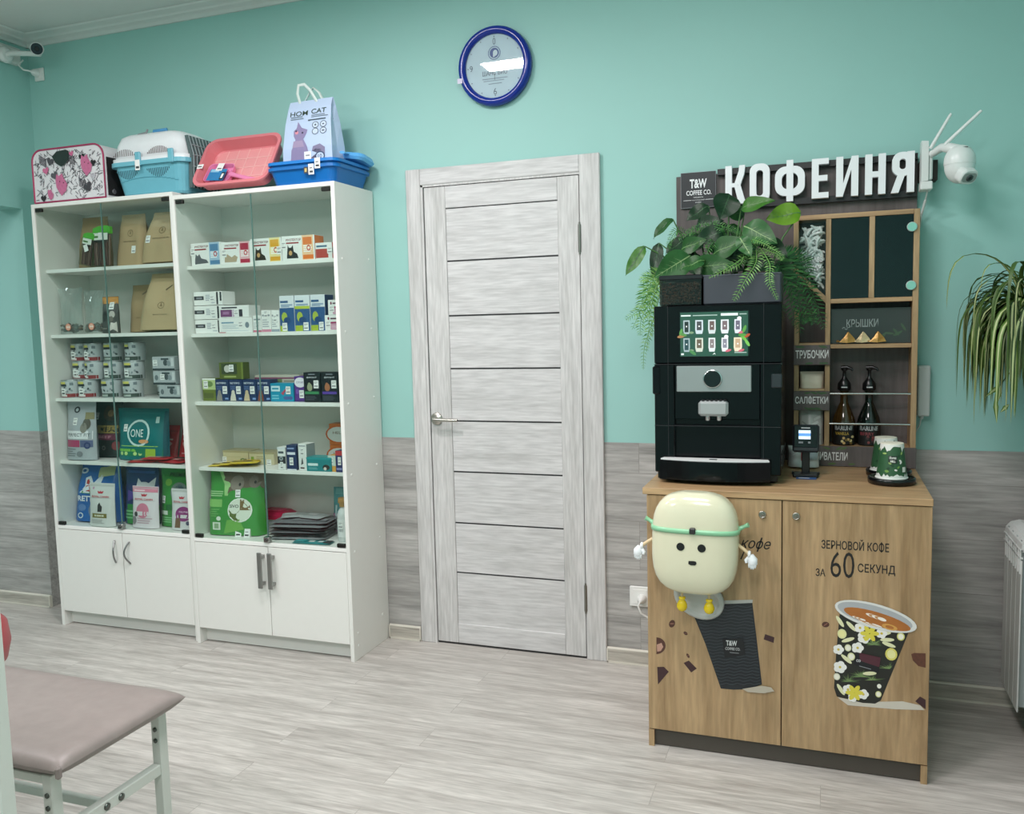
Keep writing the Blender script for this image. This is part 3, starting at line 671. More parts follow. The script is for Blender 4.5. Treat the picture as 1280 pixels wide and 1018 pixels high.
carton('white and purple medicine box lying on the long white one', 'medicine box', -2.512, -.255, z+.067, .150, .085, .052, CW, [('r', .02, .06, .42, .66, '#7d4a78'), ('r', .10, .26, .32, .50, '#a77aa4'), ('r', .44, .06, .50, .66, '#c3adc4'), ('r', .66, .06, .78, .66, '#3b3842'), ('r', .06, .76, .6, .88, '#4b4852')], [(.56, .42)], None, None, .02, 'medicine_box')
SMB = lambda c: [('r', .0, .0, 1, .12, c), ('r', .1, .72, .9, .80, '#8f949b'), ('l', .1, .2, .8, .6, 4, '#b3b6bc')]
for X, w_, h_, c, tg_, lab in ((-2.342, .042, .072, '#c9748c', [(.5, .45)], 'small white box with a pink foot, nearest the long white box'), (-2.298, .048, .094, '#d08aa0', [(.5, .82)], 'tall small white box with a pink foot, middle of three'), (-2.248, .040, .092, '#9aa2ad', [(.5, .62)], 'tall small white box with a grey picture, beside the blue boxes')):
    carton(lab, 'medicine box', X, -.255, z, w_, .05, h_, CW, SMB(c), tg_, None, 'small white boxes', 0, 'medicine_box')
BL = lambda y_: [('r', 0, 0, 1, .66, '#33598c'), ('r', 0, .0, .5, .16, '#a7b93a'), ('e', .32, .40, .2, .14, '#a9bb4a'), ('e', .5, .3, .25, .1, '#27497a'), ('r', .06, .80, .6, .86, '#3e5f8c'), ('r', .1, .72, .9, .76, '#8ea2bd'), ('r', .1, .68, .7, .71, '#8ea2bd')]+([('r', 0, .62, 1, .70, '#b9c94a')] if y_ else [])
for i, (X, lab) in enumerate(((-2.205, 'tall blue and white medicine box, nearest the small white boxes'), (-2.128, 'tall blue and white medicine box with a lime stripe, middle of three'), (-2.054, 'tall blue and white medicine box with a dark flank, beside the pink boxes'))):
    carton(lab, 'medicine box', X, -.252, z, .072 if i < 2 else .076, .06, .152, '#dfe4ea', BL(i == 1), [(.32 if i == 0 else .72, .13)], '#2a3f66' if i == 2 else None, 'tall blue medicine boxes', [.0, .03, -.12][i], 'medicine_box')
PK = [('r', .30, .05, 1, .42, '#c98aa8'), ('r', .30, .44, 1, .56, '#a52a66'), ('e', .2, .78, .05, .1, '#7a2a4a'), ('r', .3, .72, .8, .82, '#5d3a4c'), ('l', .34, .1, .9, .36, 3, '#e8c8d6')]
carton('white and pink medicine box, lower of two by the cabinet side', 'medicine box', -1.978, -.262, z, .092, .08, .064, CW, PK, [(.18, .42)], None, 'pink medicine boxes', 0, 'medicine_box')
carton('white and pink medicine box, upper of two by the cabinet side', 'medicine box', -1.962, -.258, z+.065, .077, .08, .062, CW, PK, [(.24, .4)], None, 'pink medicine boxes', 0, 'medicine_box')
z = RZ[2]
carton('green and white box at the left end of the third shelf', 'medicine box', -2.655, -.225, z, .072, .06, .102, '#69762f', [('r', 0, .5, 1, .96, '#b7c98a'), ('r', .0, .93, 1, 1, '#eceeea'), ('r', .1, .12, .8, .35, '#565f2a'), ('e', .55, .75, .25, .13, '#6f8a4c')], [(.26, .72)], None, None, 0, 'medicine_box')
for i, (dogc, lab) in enumerate((('#8f8a84', 'navy box with a grey dog, nearest the green box'), ('#d6cfc0', 'navy box with a small white dog, second of four'), ('#cbb694', 'navy box with a cream dog, third of four'), ('#8a4a34', 'navy box with a reddish-brown dog, beside the turquoise box'))):
    carton(lab, 'medicine box', -2.582+i*.0735, -.228, z, .071, .06, .096, '#22335e', [('t', 'ВЕТПРО', .46, .84, .085, .70, '#dfe5ef', .02), ('p', [(.06, .02), (.5, .02), (.46, .3), (.36, .44), (.2, .42), (.1, .2)], dogc), ('e', .3, .42, .12, .1, dogc), ('r', .7, .08, .94, .16, '#7f9cd0'), ('l', .1, .52, .55, .72, 3, '#5a6f9f')], [(.72, .52)], None, 'navy dog boxes', rnd.uniform(-.02, .02), 'medicine_box')
carton('olive green box lying on top of the navy dog boxes', 'medicine box', -2.565, -.215, z+.0975, .125, .05, .075, '#5f6a2c', [('r', .1, .30, .75, .95, '#3f4a30'), ('e', .34, .62, .13, .22, '#c9c8bf'), ('r', .2, .10, .7, .2, '#a8b56a'), ('r', .92, 0, 1, 1, '#77833a')], [(.52, .66)], None, None, .04, 'medicine_box')
carton('pale box with a green picture standing behind the turquoise box', 'medicine box', -2.43, -.145, z, .235, .05, .112, '#c9c3b4', [('r', .0, .84, 1, .9, '#8f4a6a'), ('r', .36, .3, .62, .84, '#70855c'), ('e', .5, .6, .1, .14, '#4b5b3c'), ('l', .66, .5, .95, .8, 3, '#8d8a80')], (), None, None, 0, 'medicine_box')
carton('turquoise flea-treatment box with a pink cat', 'medicine box', -2.287, -.232, z, .118, .055, .080, '#1d93b5', [('r', .04, .56, .42, .86, '#cfe9f0'), ('r', .08, .66, .36, .76, '#3d9bb5'), ('p', [(.46, .45), (.72, .78), (.74, .70), (.6, .45), (.56, .34)], '#b24a5e'), ('e', .70, .2, .14, .1, '#4a5f9a'), ('e', .86, .2, .1, .1, '#4a5f9a'), ('l', .06, .1, .4, .4, 2, '#7cc6da')], [(.78, .62)], None, None, 0, 'medicine_box')
carton('purple box with a white oval on top of its front', 'medicine box', -2.166, -.228, z, .058, .05, .110, '#5a2f86', [('e', .52, .76, .5, .2, '#e9e6ee'), ('t', 'СТОП', .5, .76, .07, .6, '#5d4a86'), ('r', 0, .0, 1, .06, '#42206a'), ('e', .25, .4, .15, .1, '#7d55a8')], [(.62, .3)], None, None, 0, 'medicine_box')
for i, (b_, dogc, X, lab) in enumerate((('#3f8a5a', '#9aa07f', -2.105, 'black box with a green band and small dog'), ('#5b3fa0', '#a86a48', -2.018, 'black box with a violet band and terrier'), ('#c2453a', '#8f8a86', -1.931, 'black box with a red band by the cabinet side'))):
    carton(lab, 'medicine box', X, -.248, z, .082 if i < 2 else .044, .06, .128, '#14161f', [('t', 'ФРОНТ', .5, .83, .06, .62, '#cfd3da', .02), ('r', .06, .27, .9, .36, b_), ('e', .36, .5, .16, .13, dogc), ('e', .34, .58, .09, .08, dogc), ('l', .08, .06, .8, .22, 3, '#4b4f5a'), ('r', .3, .92, .7, .95, '#8b909a')], [(.76, .60)] if i < 2 else [], None, 'black flea boxes', 0, 'medicine_box')
z = RZ[3]
YA = [(-.9, -.25, .5, .2, '#2b2a28'), (-.2, .3, .9, .8, '#c9a31f')]
for i, (X, lab) in enumerate(((-2.575, 'flat yellow and black sachet, leftmost of three fanned out'), (-2.52, 'flat yellow and black sachet, middle of three fanned out'), (-2.465, 'flat yellow and black sachet lying on the others, nearest the seam'))):
    flatpouch(lab, X, -.20, z+i*.0075, .13, .10, .0065, '#e3c52c', .35, 'yellow sachets', YA, 'sachet')
carton('cream carton behind the yellow sachets, with a price tag', 'medicine box', -2.628, -.145, z, .14, .09, .058, '#cbbf9c', [('r', 0, .86, 1, 1, '#a99d78'), ('r', .1, .5, .7, .53, '#b3a783'), ('e', .78, .3, .1, .14, '#6d7a4a', .3), ('e', .9, .3, .05, .1, '#4b4a40')], [(.06, .3)], None, 'cream cartons', 0, 'medicine_box', '#bdb28f')
carton('cream carton with a small green square, beside its twin', 'medicine box', -2.480, -.150, z, .135, .09, .056, '#cdc3a2', [('r', 0, .86, 1, 1, '#a99d78'), ('r', .08, .3, .2, .62, '#7d9a3a'), ('l', .3, .4, .7, .7, 2, '#a69b78')], [(.80, .22)], None, 'cream cartons', 0, 'medicine_box', '#bdb28f')
carton('slim white box with a black round picture, nearest the seam', 'medicine box', -2.246, -.262, z, .040, .05, .100, CW, [('r', 0, .28, 1, .60, '#2c2f33'), ('e', .45, .5, .25, .1, '#9aa0a6', .4), ('r', .1, .72, .8, .82, '#51575e'), ('r', 0, .9, 1, 1, '#dfe3e6')], [(.5, .18)], None, None, 0, 'medicine_box')
carton('slim navy box with a white middle', 'medicine box', -2.199, -.262, z, .047, .05, .110, '#26345f', [('r', .08, .62, .92, .72, '#dfe4ef'), ('r', .1, .84, .8, .9, '#8fa0c9'), ('r', 0, .0, 1, .05, '#e6e8ee')], [(.5, .36)], None, None, .05, 'medicine_box')
carton('slim white box with a grey flank and bird print', 'medicine box', -2.146, -.255, z, .044, .06, .116, CW, [('p', [(.3, .2), (.6, .26), (.5, .5), (.4, .4)], '#4a4a4e'), ('r', .2, .06, .7, .12, '#5d4a4a'), ('r', .1, .90, .9, .94, '#9aa0a8')], [(.5, .7)], '#9aa0a2', None, -.1, 'medicine_box')
carton('teal box lying flat with a small dog, in front of the orange boxes', 'medicine box', -2.098, -.264, z, .122, .07, .060, '#1f8489', [('r', .06, .40, .46, .58, '#d8ecec'), ('e', .78, .30, .14, .2, '#2b2623'), ('e', .74, .2, .06, .12, '#d8d2c9'), ('r', .0, .86, 1, 1, '#2d979b'), ('l', .08, .12, .5, .3, 2, '#79bcc0')], (), None, None, .03, 'medicine_box', '#3a9a9d')
carton('small orange-footed white box with a price tag, right of the teal box', 'medicine box', -1.996, -.258, z, .038, .045, .070, '#d9a04a', [('r', 0, .36, 1, 1, '#c8d8cf')], [(.5, .66)], None, None, 0, 'medicine_box')
OR = [('e', .3, .5, .36, .36, '#e6e4e0'), ('t', 'HELP', .3, .58, .12, .36, '#8a6a58'), ('r', .55, .15, .64, .24, '#3c3634'), ('r', .78, .35, .98, .7, '#e6e1da'), ('e', .3, .5, .42, .42, '#d8641f', .88)]
carton('orange box with a white circle, lower of the two at the back', 'medicine box', -2.085, -.095, z, .155, .06, .090, '#d9752f', OR, (), None, 'orange boxes', 0, 'medicine_box')
carton('orange box with a white circle, upper of the two at the back', 'medicine box', -2.085, -.095, z+.0912, .155, .06, .095, '#d9752f', OR, (), None, 'orange boxes', 0, 'medicine_box')
carton('slim navy and red box near the cabinet side', 'medicine box', -1.954, -.264, z, .038, .05, .092, '#2a2f66', [('r', 0, .78, 1, 1, '#c23a40'), ('r', .1, .1, .8, .2, '#8a8fc0')], [(.5, .52)], None, None, 0, 'medicine_box')
carton('slim white and pink box against the cabinet side', 'medicine box', -1.912, -.262, z, .024, .05, .108, '#e6dfe6', [('r', .1, .8, .9, .95, '#b04a7a'), ('l', .1, .2, .9, .7, 6, '#8f8ab0')], (), None, None, 0, 'medicine_box')
z = RZ[4]
bag('big green hay-pellet bag with a rabbit picture and round emblem', 'litter bag', -2.655, -.255, z, .285, .285, .092, '#3f9440', [('p', [(.36, .62), (1.0, .74), (1.0, .99), (.20, .99), (.30, .86)], '#6e5f50'), ('p', [(.20, .99), (.26, .99), (.44, .80), (.40, .62), (.34, .62), (.34, .78)], '#9fce86'), ('e', .55, .82, .12, .12, '#8d8177'), ('e', .85, .85, .10, .10, '#7d7066'), ('e', .60, .80, .02, .025, '#1d1a18'), ('e', .86, .84, .02, .025, '#1d1a18'), ('e', .62, .40, .21, .19, '#dfe5d6'), ('e', .62, .40, .21, .19, '#eef2ea', .92), ('p', [(.62, .40), (.80, .40), (.78, .50), (.71, .56), (.62, .57)], '#7a6238'), ('p', [(.62, .40), (.43, .40), (.45, .30), (.53, .23), (.62, .22)], '#5d6e2e'), ('t', 'SIVO', .52, .46, .05, .16, '#5d6660', .03), ('r', .05, .44, .30, .56, '#85bf6a'), ('l', .05, .60, .32, .70, 3, '#a9d59a'), ('l', .05, .28, .28, .42, 4, '#6fb062'), ('r', .14, .08, .28, .20, '#dfe8d9'), ('r', .17, .1, .25, .18, '#8fae86'), ('e', .25, .26, .04, .035, '#dfe8d9'), ('p', [(.34, .02), (.70, .10), (.62, .26), (.40, .24)], '#6fb04e')], [(.58, .66)], None, .12, .04, 'litter_bag', .08, .03, block=True)
t = thing('feeder_tub', 'crimson-lidded plastic tub behind the white price tags', 'container', (-2.402, -.079, z+.0008))
mb = MB(); mb.ring([[(x, y, .0) for x, y in rrect(-.065, -.045, .065, .045, .02)], [(x, y, .055) for x, y in rrect(-.078, -.055, .078, .055, .022)]], C('#c4c4c4', .3), sm=False); part('tub', mb, t, 'pale translucent tub')
mb = MB(); mb.ring([[(x, y, .0555) for x, y in rrect(-.084, -.06, .084, .06, .024)], [(x, y, .075) for x, y in rrect(-.084, -.06, .084, .06, .024)], [(x, y, .088) for x, y in rrect(-.066, -.046, .066, .046, .02)]], C('#c2274e', .25), sm=False); mb.ring([[(x, y, .0885) for x, y in rrect(-.05, -.03, .05, .03, .012)], [(x, y, .094) for x, y in rrect(-.044, -.026, .044, .026, .012)]], C('#d23a60', .25), sm=False); part('lid', mb, t, 'crimson clip-on lid')
GA = [(-.8, .2, .6, .7, '#6e7276'), (-.3, -.7, .9, -.2, '#8d9196')]
for i in range(6):
    flatpouch(('grey foil pack at the very bottom of the pile', 'grey foil pack, second from the bottom of the pile', 'grey foil pack, third from the bottom of the pile', 'grey foil pack, fourth from the bottom of the pile', 'grey foil pack, second from the top of the pile', 'grey foil pack on top of the pile, with clear packs on it')[i], -2.188+rnd.uniform(-.01, .01), -.16+rnd.uniform(-.01, .01), z+i*.0135, .27, .19, .0125, ('#9b9ea1', '#75797d', '#84888c', '#6b6f74', '#8f9397', '#7b7f84')[i], .12+rnd.uniform(-.08, .08), 'grey foil packs', GA, 'foil_pack', False)
for i, (X, Y, Z, w_, lab) in enumerate(((-2.245, -.15, .083, .12, 'clear foil pack sliding off the top of the grey pile, left one'), (-2.14, -.15, .083, .11, 'clear foil pack on top of the grey pile, by the teal pack'))):
    flatpouch(lab, X, Y, z+Z, w_, .10, .010, '#aeb3b5', .5-.6*i, 'clear packs', [(-.8, -.1, .1, .5, '#d8dcde')], 'foil_pack')
carton('cream leaflet box with a white price tag in front of the green bag', 'box', -2.525, -.248, z, .042, .04, .036, '#c9c0a4', [('r', 0, 0, 1, .3, '#a89a72')], (), None, None, .2, 'box')
t = tag(MB().build('empty'), 'x', 'x'); bpy.data.objects.remove(t)
for X, rz, lab in ((-2.478, .25, 'tented white price card in front of the crimson tub, left one'), (-2.432, .1, 'tented white price card in front of the crimson tub, right one')):
    mb = MB(); mb.ring([[(-.014, 0, 0), (.014, 0, 0), (.014, .012, .036), (-.014, .012, .036)], [(-.014, .024, 0), (.014, .024, 0), (.014, .0128, .036), (-.014, .0128, .036)]], PAPER, sm=False)
    mb.M = Matrix.Rotation(-.32, 4, 'X'); mb.lay = 3; mb.rect(-.010, .006, .009, .013, INK); mb.rect(-.010, .022, .006, .026, C('#8d8d92', .6))
    tag(mb.build('price_card', None, (X, -.262, z), (0, 0, rz)), lab, 'price card', 'price cards')
carton('dark small jar box between the price cards', 'box', -2.458, -.225, z, .03, .03, .034, '#4a4340', [('e', .5, .5, .3, .3, '#8a7a70')], (), None, None, 0, 'box')
bag('teal and pink hanging toy pack leaning on the back of the bottom shelf', 'toy pack', -2.095, -.09, z, .115, .205, .03, '#4f9aa0', [('r', .0, .0, .5, .42, '#b98fae'), ('r', .12, .05, .2, .6, '#c8dde0'), ('r', .32, .05, .4, .6, '#8a5f86'), ('e', .7, .55, .12, .07, '#2f5a66', .5), ('r', .55, .1, .95, .4, '#78b3b8'), ('r', .1, .84, .9, .97, '#79bcc0')], (), None, .1, .12, 'toy_pack')
flatpouch('flat teal pack lying at the front of the bottom shelf', -2.075, -.276, z, .18, .055, .008, '#2f8a8f', .06, None, [(-.2, -.5, .1, .3, '#e6e9e9'), (.3, -.5, .55, .3, '#e6e9e9'), (-.95, -.8, -.4, .8, '#3fa3a8'), (.62, -.8, .98, .8, '#3a3f42')], 'toy_pack')
t = thing('spray_bottle', 'clear bottle of white granules with an orange-brown cap', 'bottle', (-1.962, -.205, z+.0008))
mb = MB(); mb.lathe([(.026, 0), (.028, .004), (.028, .115), (.022, .135), (.012, .147), (.012, .152)], (0, 0, 0), C('#d9dcdc', .25), 22)
sf = lambda x, zz: -math.sqrt(max(1e-8, .0284**2-x*x)); mb.rect(-.022, .02, .022, .10, C('#e9eaea', .5), sf, 8); mb.rect(-.012, .045, .012, .085, C('#b7b9bb', .5), sf, 6); part('body', mb, t)
mb = MB(); mb.lathe([(.017, .1525), (.017, .165), (.023, .170), (.021, .190)], (0, 0, 0), C('#b98a4a', .4), 20); part('cap', mb, t, 'orange-brown cap')
price_tag(t, 0, .075, lambda x, zz: -math.sqrt(max(1e-8, .0292**2-x*x)))
# ================================================================== ON TOP OF THE CABINETS
zl, zr = 2.028, 2.008
# cloth pet carrier
t = thing('pet_carrier_bag', 'soft white pet carrier bag printed with pink and black hearts and scribbles', 'pet carrier', (-3.285, -.18, zl+.0055))
CB = C('#dcdadd', .75, var=.03, bump=.1)
def cprof(w, h, r): # rounded upper corners only
    P = [(-w/2, 0), (w/2, 0)]
    for cx, a in ((w/2-r, 0), (-w/2+r, pi/2)):
        for i in range(7): P.append((cx+r*cos(a+pi/2*i/6), h-r+r*sin(a+pi/2*i/6)))
    return P
mb = MB(); W_, H_ = .43, .242
pr = cprof(W_, H_, .055)
mb.ring([[(x*.985, -.112, z*.99) for x, z in pr], [(x, -.10, z) for x, z in pr], [(x, .10, z) for x, z in pr], [(x*.985, .112, z*.99) for x, z in pr]], CB, sm=False)
mb.M = Matrix.Translation((0, -.1125, 0))
rs = random.Random(5)
def inside(x, z): return abs(x) < W_/2-.02-(.03 if z > .2 else 0) and .01 < z < H_-.012
for i in range(330):
    x, z, a, l = rs.uniform(-.2, .2), rs.uniform(.012, .228), rs.choice((.9, .75, -.7, .2, 1.4, -.9))+rs.uniform(-.2, .2), rs.uniform(.008, .03)
    if inside(x, z): mb.rect(x-l/2, z-.0014, x+l/2, z+.0014, C(('#2f2d33', '#55525a', '#8b8790')[i % 3], .7), None, 1, a)
for k in range(3): # blocks of "writing"
    for j in range(6):
        mb.rect((-.17, .06, .0)[k], (.17, .05, .17)[k]+j*.007, (-.17, .06, .0)[k]+.05, (.17, .05, .17)[k]+.0035+j*.007, C('#4a474f', .7), None, 1, -.55)
def heart(mb, cx, cz, s, col, rot=0.):
    P = []
    for i in range(24):
        a = 2*pi*i/24; x = 16*sin(a)**3/17*s; z = (13*cos(a)-5*cos(2*a)-2*cos(3*a)-cos(4*a))/17*s
        P.append((cx+x*cos(rot)-z*sin(rot), cz+x*sin(rot)+z*cos(rot)))
    mb.pgon(P, C(col, .7, var=.15, sc=90))
for cx, cz, s, col, r_ in ((-.13, .145, .020, '#c9698f', .2), (-.10, .185, .022, '#4b4a4f', -.4), (-.08, .12, .022, '#55545a', .3), (.09, .19, .018, '#1f1e22', .2), (.155, .16, .016, '#1f1e22', -.2), (.115, .055, .026, '#3f3d43', .5), (-.155, .02, .018, '#2a282c', 0), (.15, .10, .017, '#b9b4bb', .1), (.03, .21, .014, '#c9698f', .3)): heart(mb, cx, cz, s, col, r_)
for cx, cz, s in ((-.04, .075, 1.0), (.115, .15, .95), (-.11, .034, .5)): # pink cats seen as plain blobs with ears
    mb.pgon([(cx+s*x, cz+s*z) for x, z in ((-.035, .02), (-.028, .05), (-.012, .04), (.006, .052), (.014, .03), (.034, .0), (.024, -.03), (-.004, -.05), (-.02, -.03), (-.032, -.01))], C('#c56c92', .7, var=.2, sc=80))
    mb.ell(cx-.01*s, cz+.015*s, .003*s, .003*s, BLACK, None, 8); mb.ell(cx+.012*s, cz+.008*s, .003*s, .003*s, BLACK, None, 8)
body = part('body', mb, t)
for y in (-.113, .113):
    mb = MB(); mb.tube([(x*.99, y, z*.99+.002) for x, z in pr]+[(pr[0][0]*.99, y, .002)], .0042, C('#a8325c', .5), 6)
    part('piping', mb, t, 'crimson piping')
mb = MB(); mb.M = Matrix.Translation((0, -.1135, 0)); mb.lay = 460
mb.pgon([(-.085, .205), (-.055, .226), (.0, .230), (.018, .222), (.014, .185), (-.01, .163), (-.035, .157), (-.062, .172)], C('#23332f', .8, var=.3, sc=400)); part('mesh_window', mb, body, 'black mesh window')
mb = MB()
mb.prism([(W_/2-.001, .012), (W_/2+.004, .012), (W_/2+.004, .175), (W_/2-.001, .185)], -.10, .10, C('#141416', .85))
mb.lathe([(.010, 0), (.012, .004), (.008, .006)], (W_/2+.004, -.07, .03), C('#5a5a5e', .4), 14, 'x')
part('end_panel', mb, t, 'black mesh end panel')
# hard pet carrier
t = thing('pet_carrier', 'hard plastic pet carrier with white top, aqua base and grey wire door', 'pet carrier', (-2.83, -.165, zl+.001))
AQ = C('#6fb3c4', .3); AQD = C('#4d93a8', .35); CWH = C('#e6e9ec', .3)
def rr3(w, d, r, z, ox=0., oy=0., n=5): return [(x+ox, y+oy, z) for x, y in rrect(-w/2, -d/2, w/2, d/2, r, n)]
mb = MB()
mb.ring([rr3(.34, .20, .04, 0), rr3(.355, .215, .045, .01), rr3(.395, .255, .05, .115), rr3(.398, .258, .05, .128), rr3(.43, .285, .055, .129), rr3(.43, .285, .055, .147), rr3(.415, .27, .05, .1475)], AQ, sm=False)
def tf(x, z): return -(.1075+(z-.01)/.105*.02)
for c0, n in ((-.11, 13), (.06, 13)):
    for i in range(n):
        u = (i-(n-1)/2)/((n-1)/2); l = .030*(1-u*u)+.008
        mb.rect(c0+u*.06-.0018, .112-l, c0+u*.06+.0018, .112, C('#2a4d58', .6), lambda x, z: tf(x, z), 2)
for i in range(15): # moulded line
    x = -.15+.3*i/14; mb.rect(x-.011, .055+.022*(1-((x+.02)/.17)**2)-.001, x+.011, .055+.022*(1-((x+.02)/.17)**2)+.001, AQD, lambda x, z: tf(x, z))
base = part('base', mb, t, 'aqua plastic base tray')
mb = MB()
mb.ring([rr3(.418, .272, .05, .148), rr3(.418, .272, .05, .164), rr3(.402, .258, .05, .165), rr3(.385, .235, .05, .225, -.004), rr3(.345, .205, .05, .262, -.012), rr3(.30, .165, .05, .276, -.015), rr3(.24, .11, .04, .282, -.015)], CWH, sm=True)
def tu(x, z): return -(.129-(z-.165)/.06*.0115)
for c0, n in ((-.125, 12), (.065, 15)):
    for i in range(n):
        u = (i-(n-1)/2)/((n-1)/2); l = .024*(1-u*u)**.8+.008
        mb.rect(c0+u*.058-.0018, .175, c0+u*.058+.0018, .175+l, C('#5c4a4a', .6), lambda x, z: tu(x, z), 2)
mb.tube([(-.08, -.08, .274), (-.03, -.085, .278), (-.022, -.085, .292)], [.005, .005, .004], C('#8c8f92', .5), 8)
shell = part('top_shell', mb, t, 'white plastic top shell')
mb = MB(); mb.tube([(-.04, -.03, .276), (-.035, -.03, .296), (.035, -.03, .296), (.04, -.03, .276)], [.006, .008, .008, .006], C('#4f94c4', .35), 8); part('handle', mb, t, 'blue carry handle')
for X in (-.035, .145):
    mb = MB(); mb.box((X-.014, -.1475, .125), (X+.014, -.1355, .185), AQ, .003); part('clip', mb, t, 'aqua locking clip')
mb = MB(); mb.M = Matrix.Translation((-.035, -.148, 0)); mb.lay = 2; mb.rect(-.012, .105, .014, .15, PAPER); mb.rect(-.008, .112, .010, .122, INK); part('price_tag', mb, t, 'white paper price tag')
mb = MB()
mb.prism([(.196, .02), (.214, .02), (.222, .16), (.200, .245), (.186, .245), (.203, .16)], -.095, .095, C('#4f5f60', .5))
for i in range(9):
    y = -.088+i*.022; mb.tube([(.2155, y, .02), (.2235, y, .16), (.2015, y, .243)], .0022, C('#8fa0a2', .4), 6)
for z_, x_ in ((.06, .2185), (.11, .2215), (.16, .2235), (.205, .2125)): mb.tube([(x_, -.093, z_), (x_, .093, z_)], .0024, C('#8fa0a2', .4), 6)
part('door', mb, t, 'dark grey wire door')
# pink litter tray leaning on the wall
PINK = C('#dc7f86', .35, var=.03); PINKL = C('#e39a9c', .45, var=.04)
t = thing('litter_tray', 'pink litter tray leaning upright against the wall', 'litter tray', (-2.405, -.248, zr+.003), (R(57), 0, 0))
mb = MB()
w, l = .395, .27
def tr_(w, l, r, z): return [(x, y+l/2*0+.135, z) for x, y in rrect(-w/2, -l/2, w/2, l/2, r, 6)]
mb.ring([tr_(w, l, .055, .052), tr_(w, l, .055, .060), tr_(w-.03, l-.03, .045, .060), tr_(w-.05, l-.05, .04, .010), tr_(w-.06, l-.06, .035, .006)], PINK, cap0=False, cap1=False, sm=False)
mb.add(tr_(w-.06, l-.06, .035, .006), [tuple(range(28))], PINKL)
mb.ring([tr_(w, l, .055, .052), tr_(w-.028, l-.028, .047, .050), tr_(w-.045, l-.045, .04, .004), tr_(w-.06, l-.06, .035, 0)], PINK, cap0=False, cap1=True, sm=False)
for i in range(1, 6): mb.box((-w/2+.03+i*(w-.06)/6-.002, .03, .0062), (-w/2+.03+i*(w-.06)/6+.002, l-.03, .0075), C('#eab3b2', .5))
for i in range(1, 4): mb.box((-w/2+.03, .03+i*(l-.06)/4-.002, .0062), (w/2-.03, .03+i*(l-.06)/4+.002, .0075), C('#eab3b2', .5))
part('basin', mb, t)
mb = MB(); mb.box((-w/2-.001, .10, .0605), (-w/2+.03, .124, .0612), PAPER); mb.box((-w/2+.004, .108, .0612), (-w/2+.024, .113, .0615), INK); part('price_tag', mb, t, 'white paper price tag')
# pink scoop
t = thing('litter_scoop', 'small pink slotted litter scoop lying in front of the pink tray', 'scoop', (-2.505, -.2335, zr+.0462), (Matrix.Rotation(R(57), 3, 'X') @ Matrix.Rotation(R(-5), 3, 'Z')).to_euler())
mb = MB(); SP = C('#e788b4', .35)
def sc_(w, l, r, z): return [(x, y, z) for x, y in rrect(-w/2, 0, w/2, l, r, 4)]
mb.ring([sc_(.14, .10, .02, .022), sc_(.135, .097, .02, .022), sc_(.128, .09, .018, .003)], SP, cap0=False, cap1=True, sm=False)
mb.ring([sc_(.14, .10, .02, .022), sc_(.13, .092, .018, 0)], SP, cap0=False, cap1=True, sm=False)
for i in range(5): mb.box((-.052+i*.024, .012, .0031), (-.046+i*.024, .08, .0042), C('#c25f92', .5))
part('bowl', mb, t)
mb = MB(); mb.tube([(.062, .045, .016), (.10, .034, .018), (.16, .020, .016), (.235, .006, .012)], [.014, .010, .011, .012], SP, 10, True, .6); mb.tube([(.222, .008, .018), (.224, .008, .0195)], .004, C('#9c3f70', .5), 8); part('handle', mb, t)
mb = MB(); mb.box((-.05, .004, .0225), (.04, .068, .0235), C('#2f7fb5', .4)); mb.box((-.045, .05, .0236), (.0, .066, .0238), C('#8fc4e0', .4)); mb.box((.018, .008, .0236), (.038, .05, .0238), C('#1d2430', .4)); mb.box((.022, .016, .0239), (.033, .042, .0241), PAPER); mb.box((-.022, .058, .0242), (.012, .10, .0246), PAPER); mb.box((-.016, .066, .0246), (.006, .072, .0248), INK); part('label_card', mb, t, 'blue product card with white price tag')
# blue nested trays
BT = C('#1578c8', .28, var=.02); BTD = C('#1369b4', .28, var=.02)
def tray(label, z0, col, tagx):
    t = thing('litter_tray', label, 'litter tray', (-2.03, -.165, z0), (0, 0, 0), 'blue litter trays')
    mb = MB(); g = lambda w, d, r, z: rr3(w, d, r, z)
    mb.ring([g(.285, .255, .03, 0), g(.318, .288, .035, .060), g(.340, .308, .04, .062), g(.340, .308, .04, .074), g(.334, .302, .038, .0745), g(.312, .282, .034, .066), g(.28, .25, .028, .004)], col, sm=False)
    part('basin', mb, t)
    mb = MB(); mb.M = Matrix.Translation((tagx, -.1545, 0)); mb.lay = 1; mb.rect(-.012, .034, .014, .076, PAPER); mb.rect(-.007, .041, .009, .049, INK); mb.rect(-.007, .058, .006, .062, INK)
    if tagx < .07: mb.rect(-.034, .040, -.013, .066, C('#3d3f4a', .5)); mb.rect(-.030, .046, -.02, .06, C('#c9b06a', .5))
    part('price_tag', mb, t, 'white paper price tag')
    return t
tray('deep blue litter tray at the bottom of the nested pair', zr+.001, BTD, .055)
tray('deep blue litter tray on top of the nested pair, under the paper sack', zr+.023, BT, .085)
t = thing('litter_scoop', 'light blue scoop lying in the blue trays at their right', 'scoop', (-1.885, -.10, zr+.107), (R(-6), R(8), R(4)))
mb = MB(); LB = C('#5ca9e2', .3)
mb.ring([rr3(.10, .13, .03, .002), rr3(.115, .145, .035, .014), rr3(.10, .12, .03, .030), rr3(.05, .06, .02, .038)], LB, sm=False); part('bowl', mb, t)
mb = MB(); mb.tube([(-.02, -.06, .02), (-.015, -.09, .016), (-.01, -.125, .010)], [.014, .011, .012], LB, 8, True, .5); part('handle', mb, t)
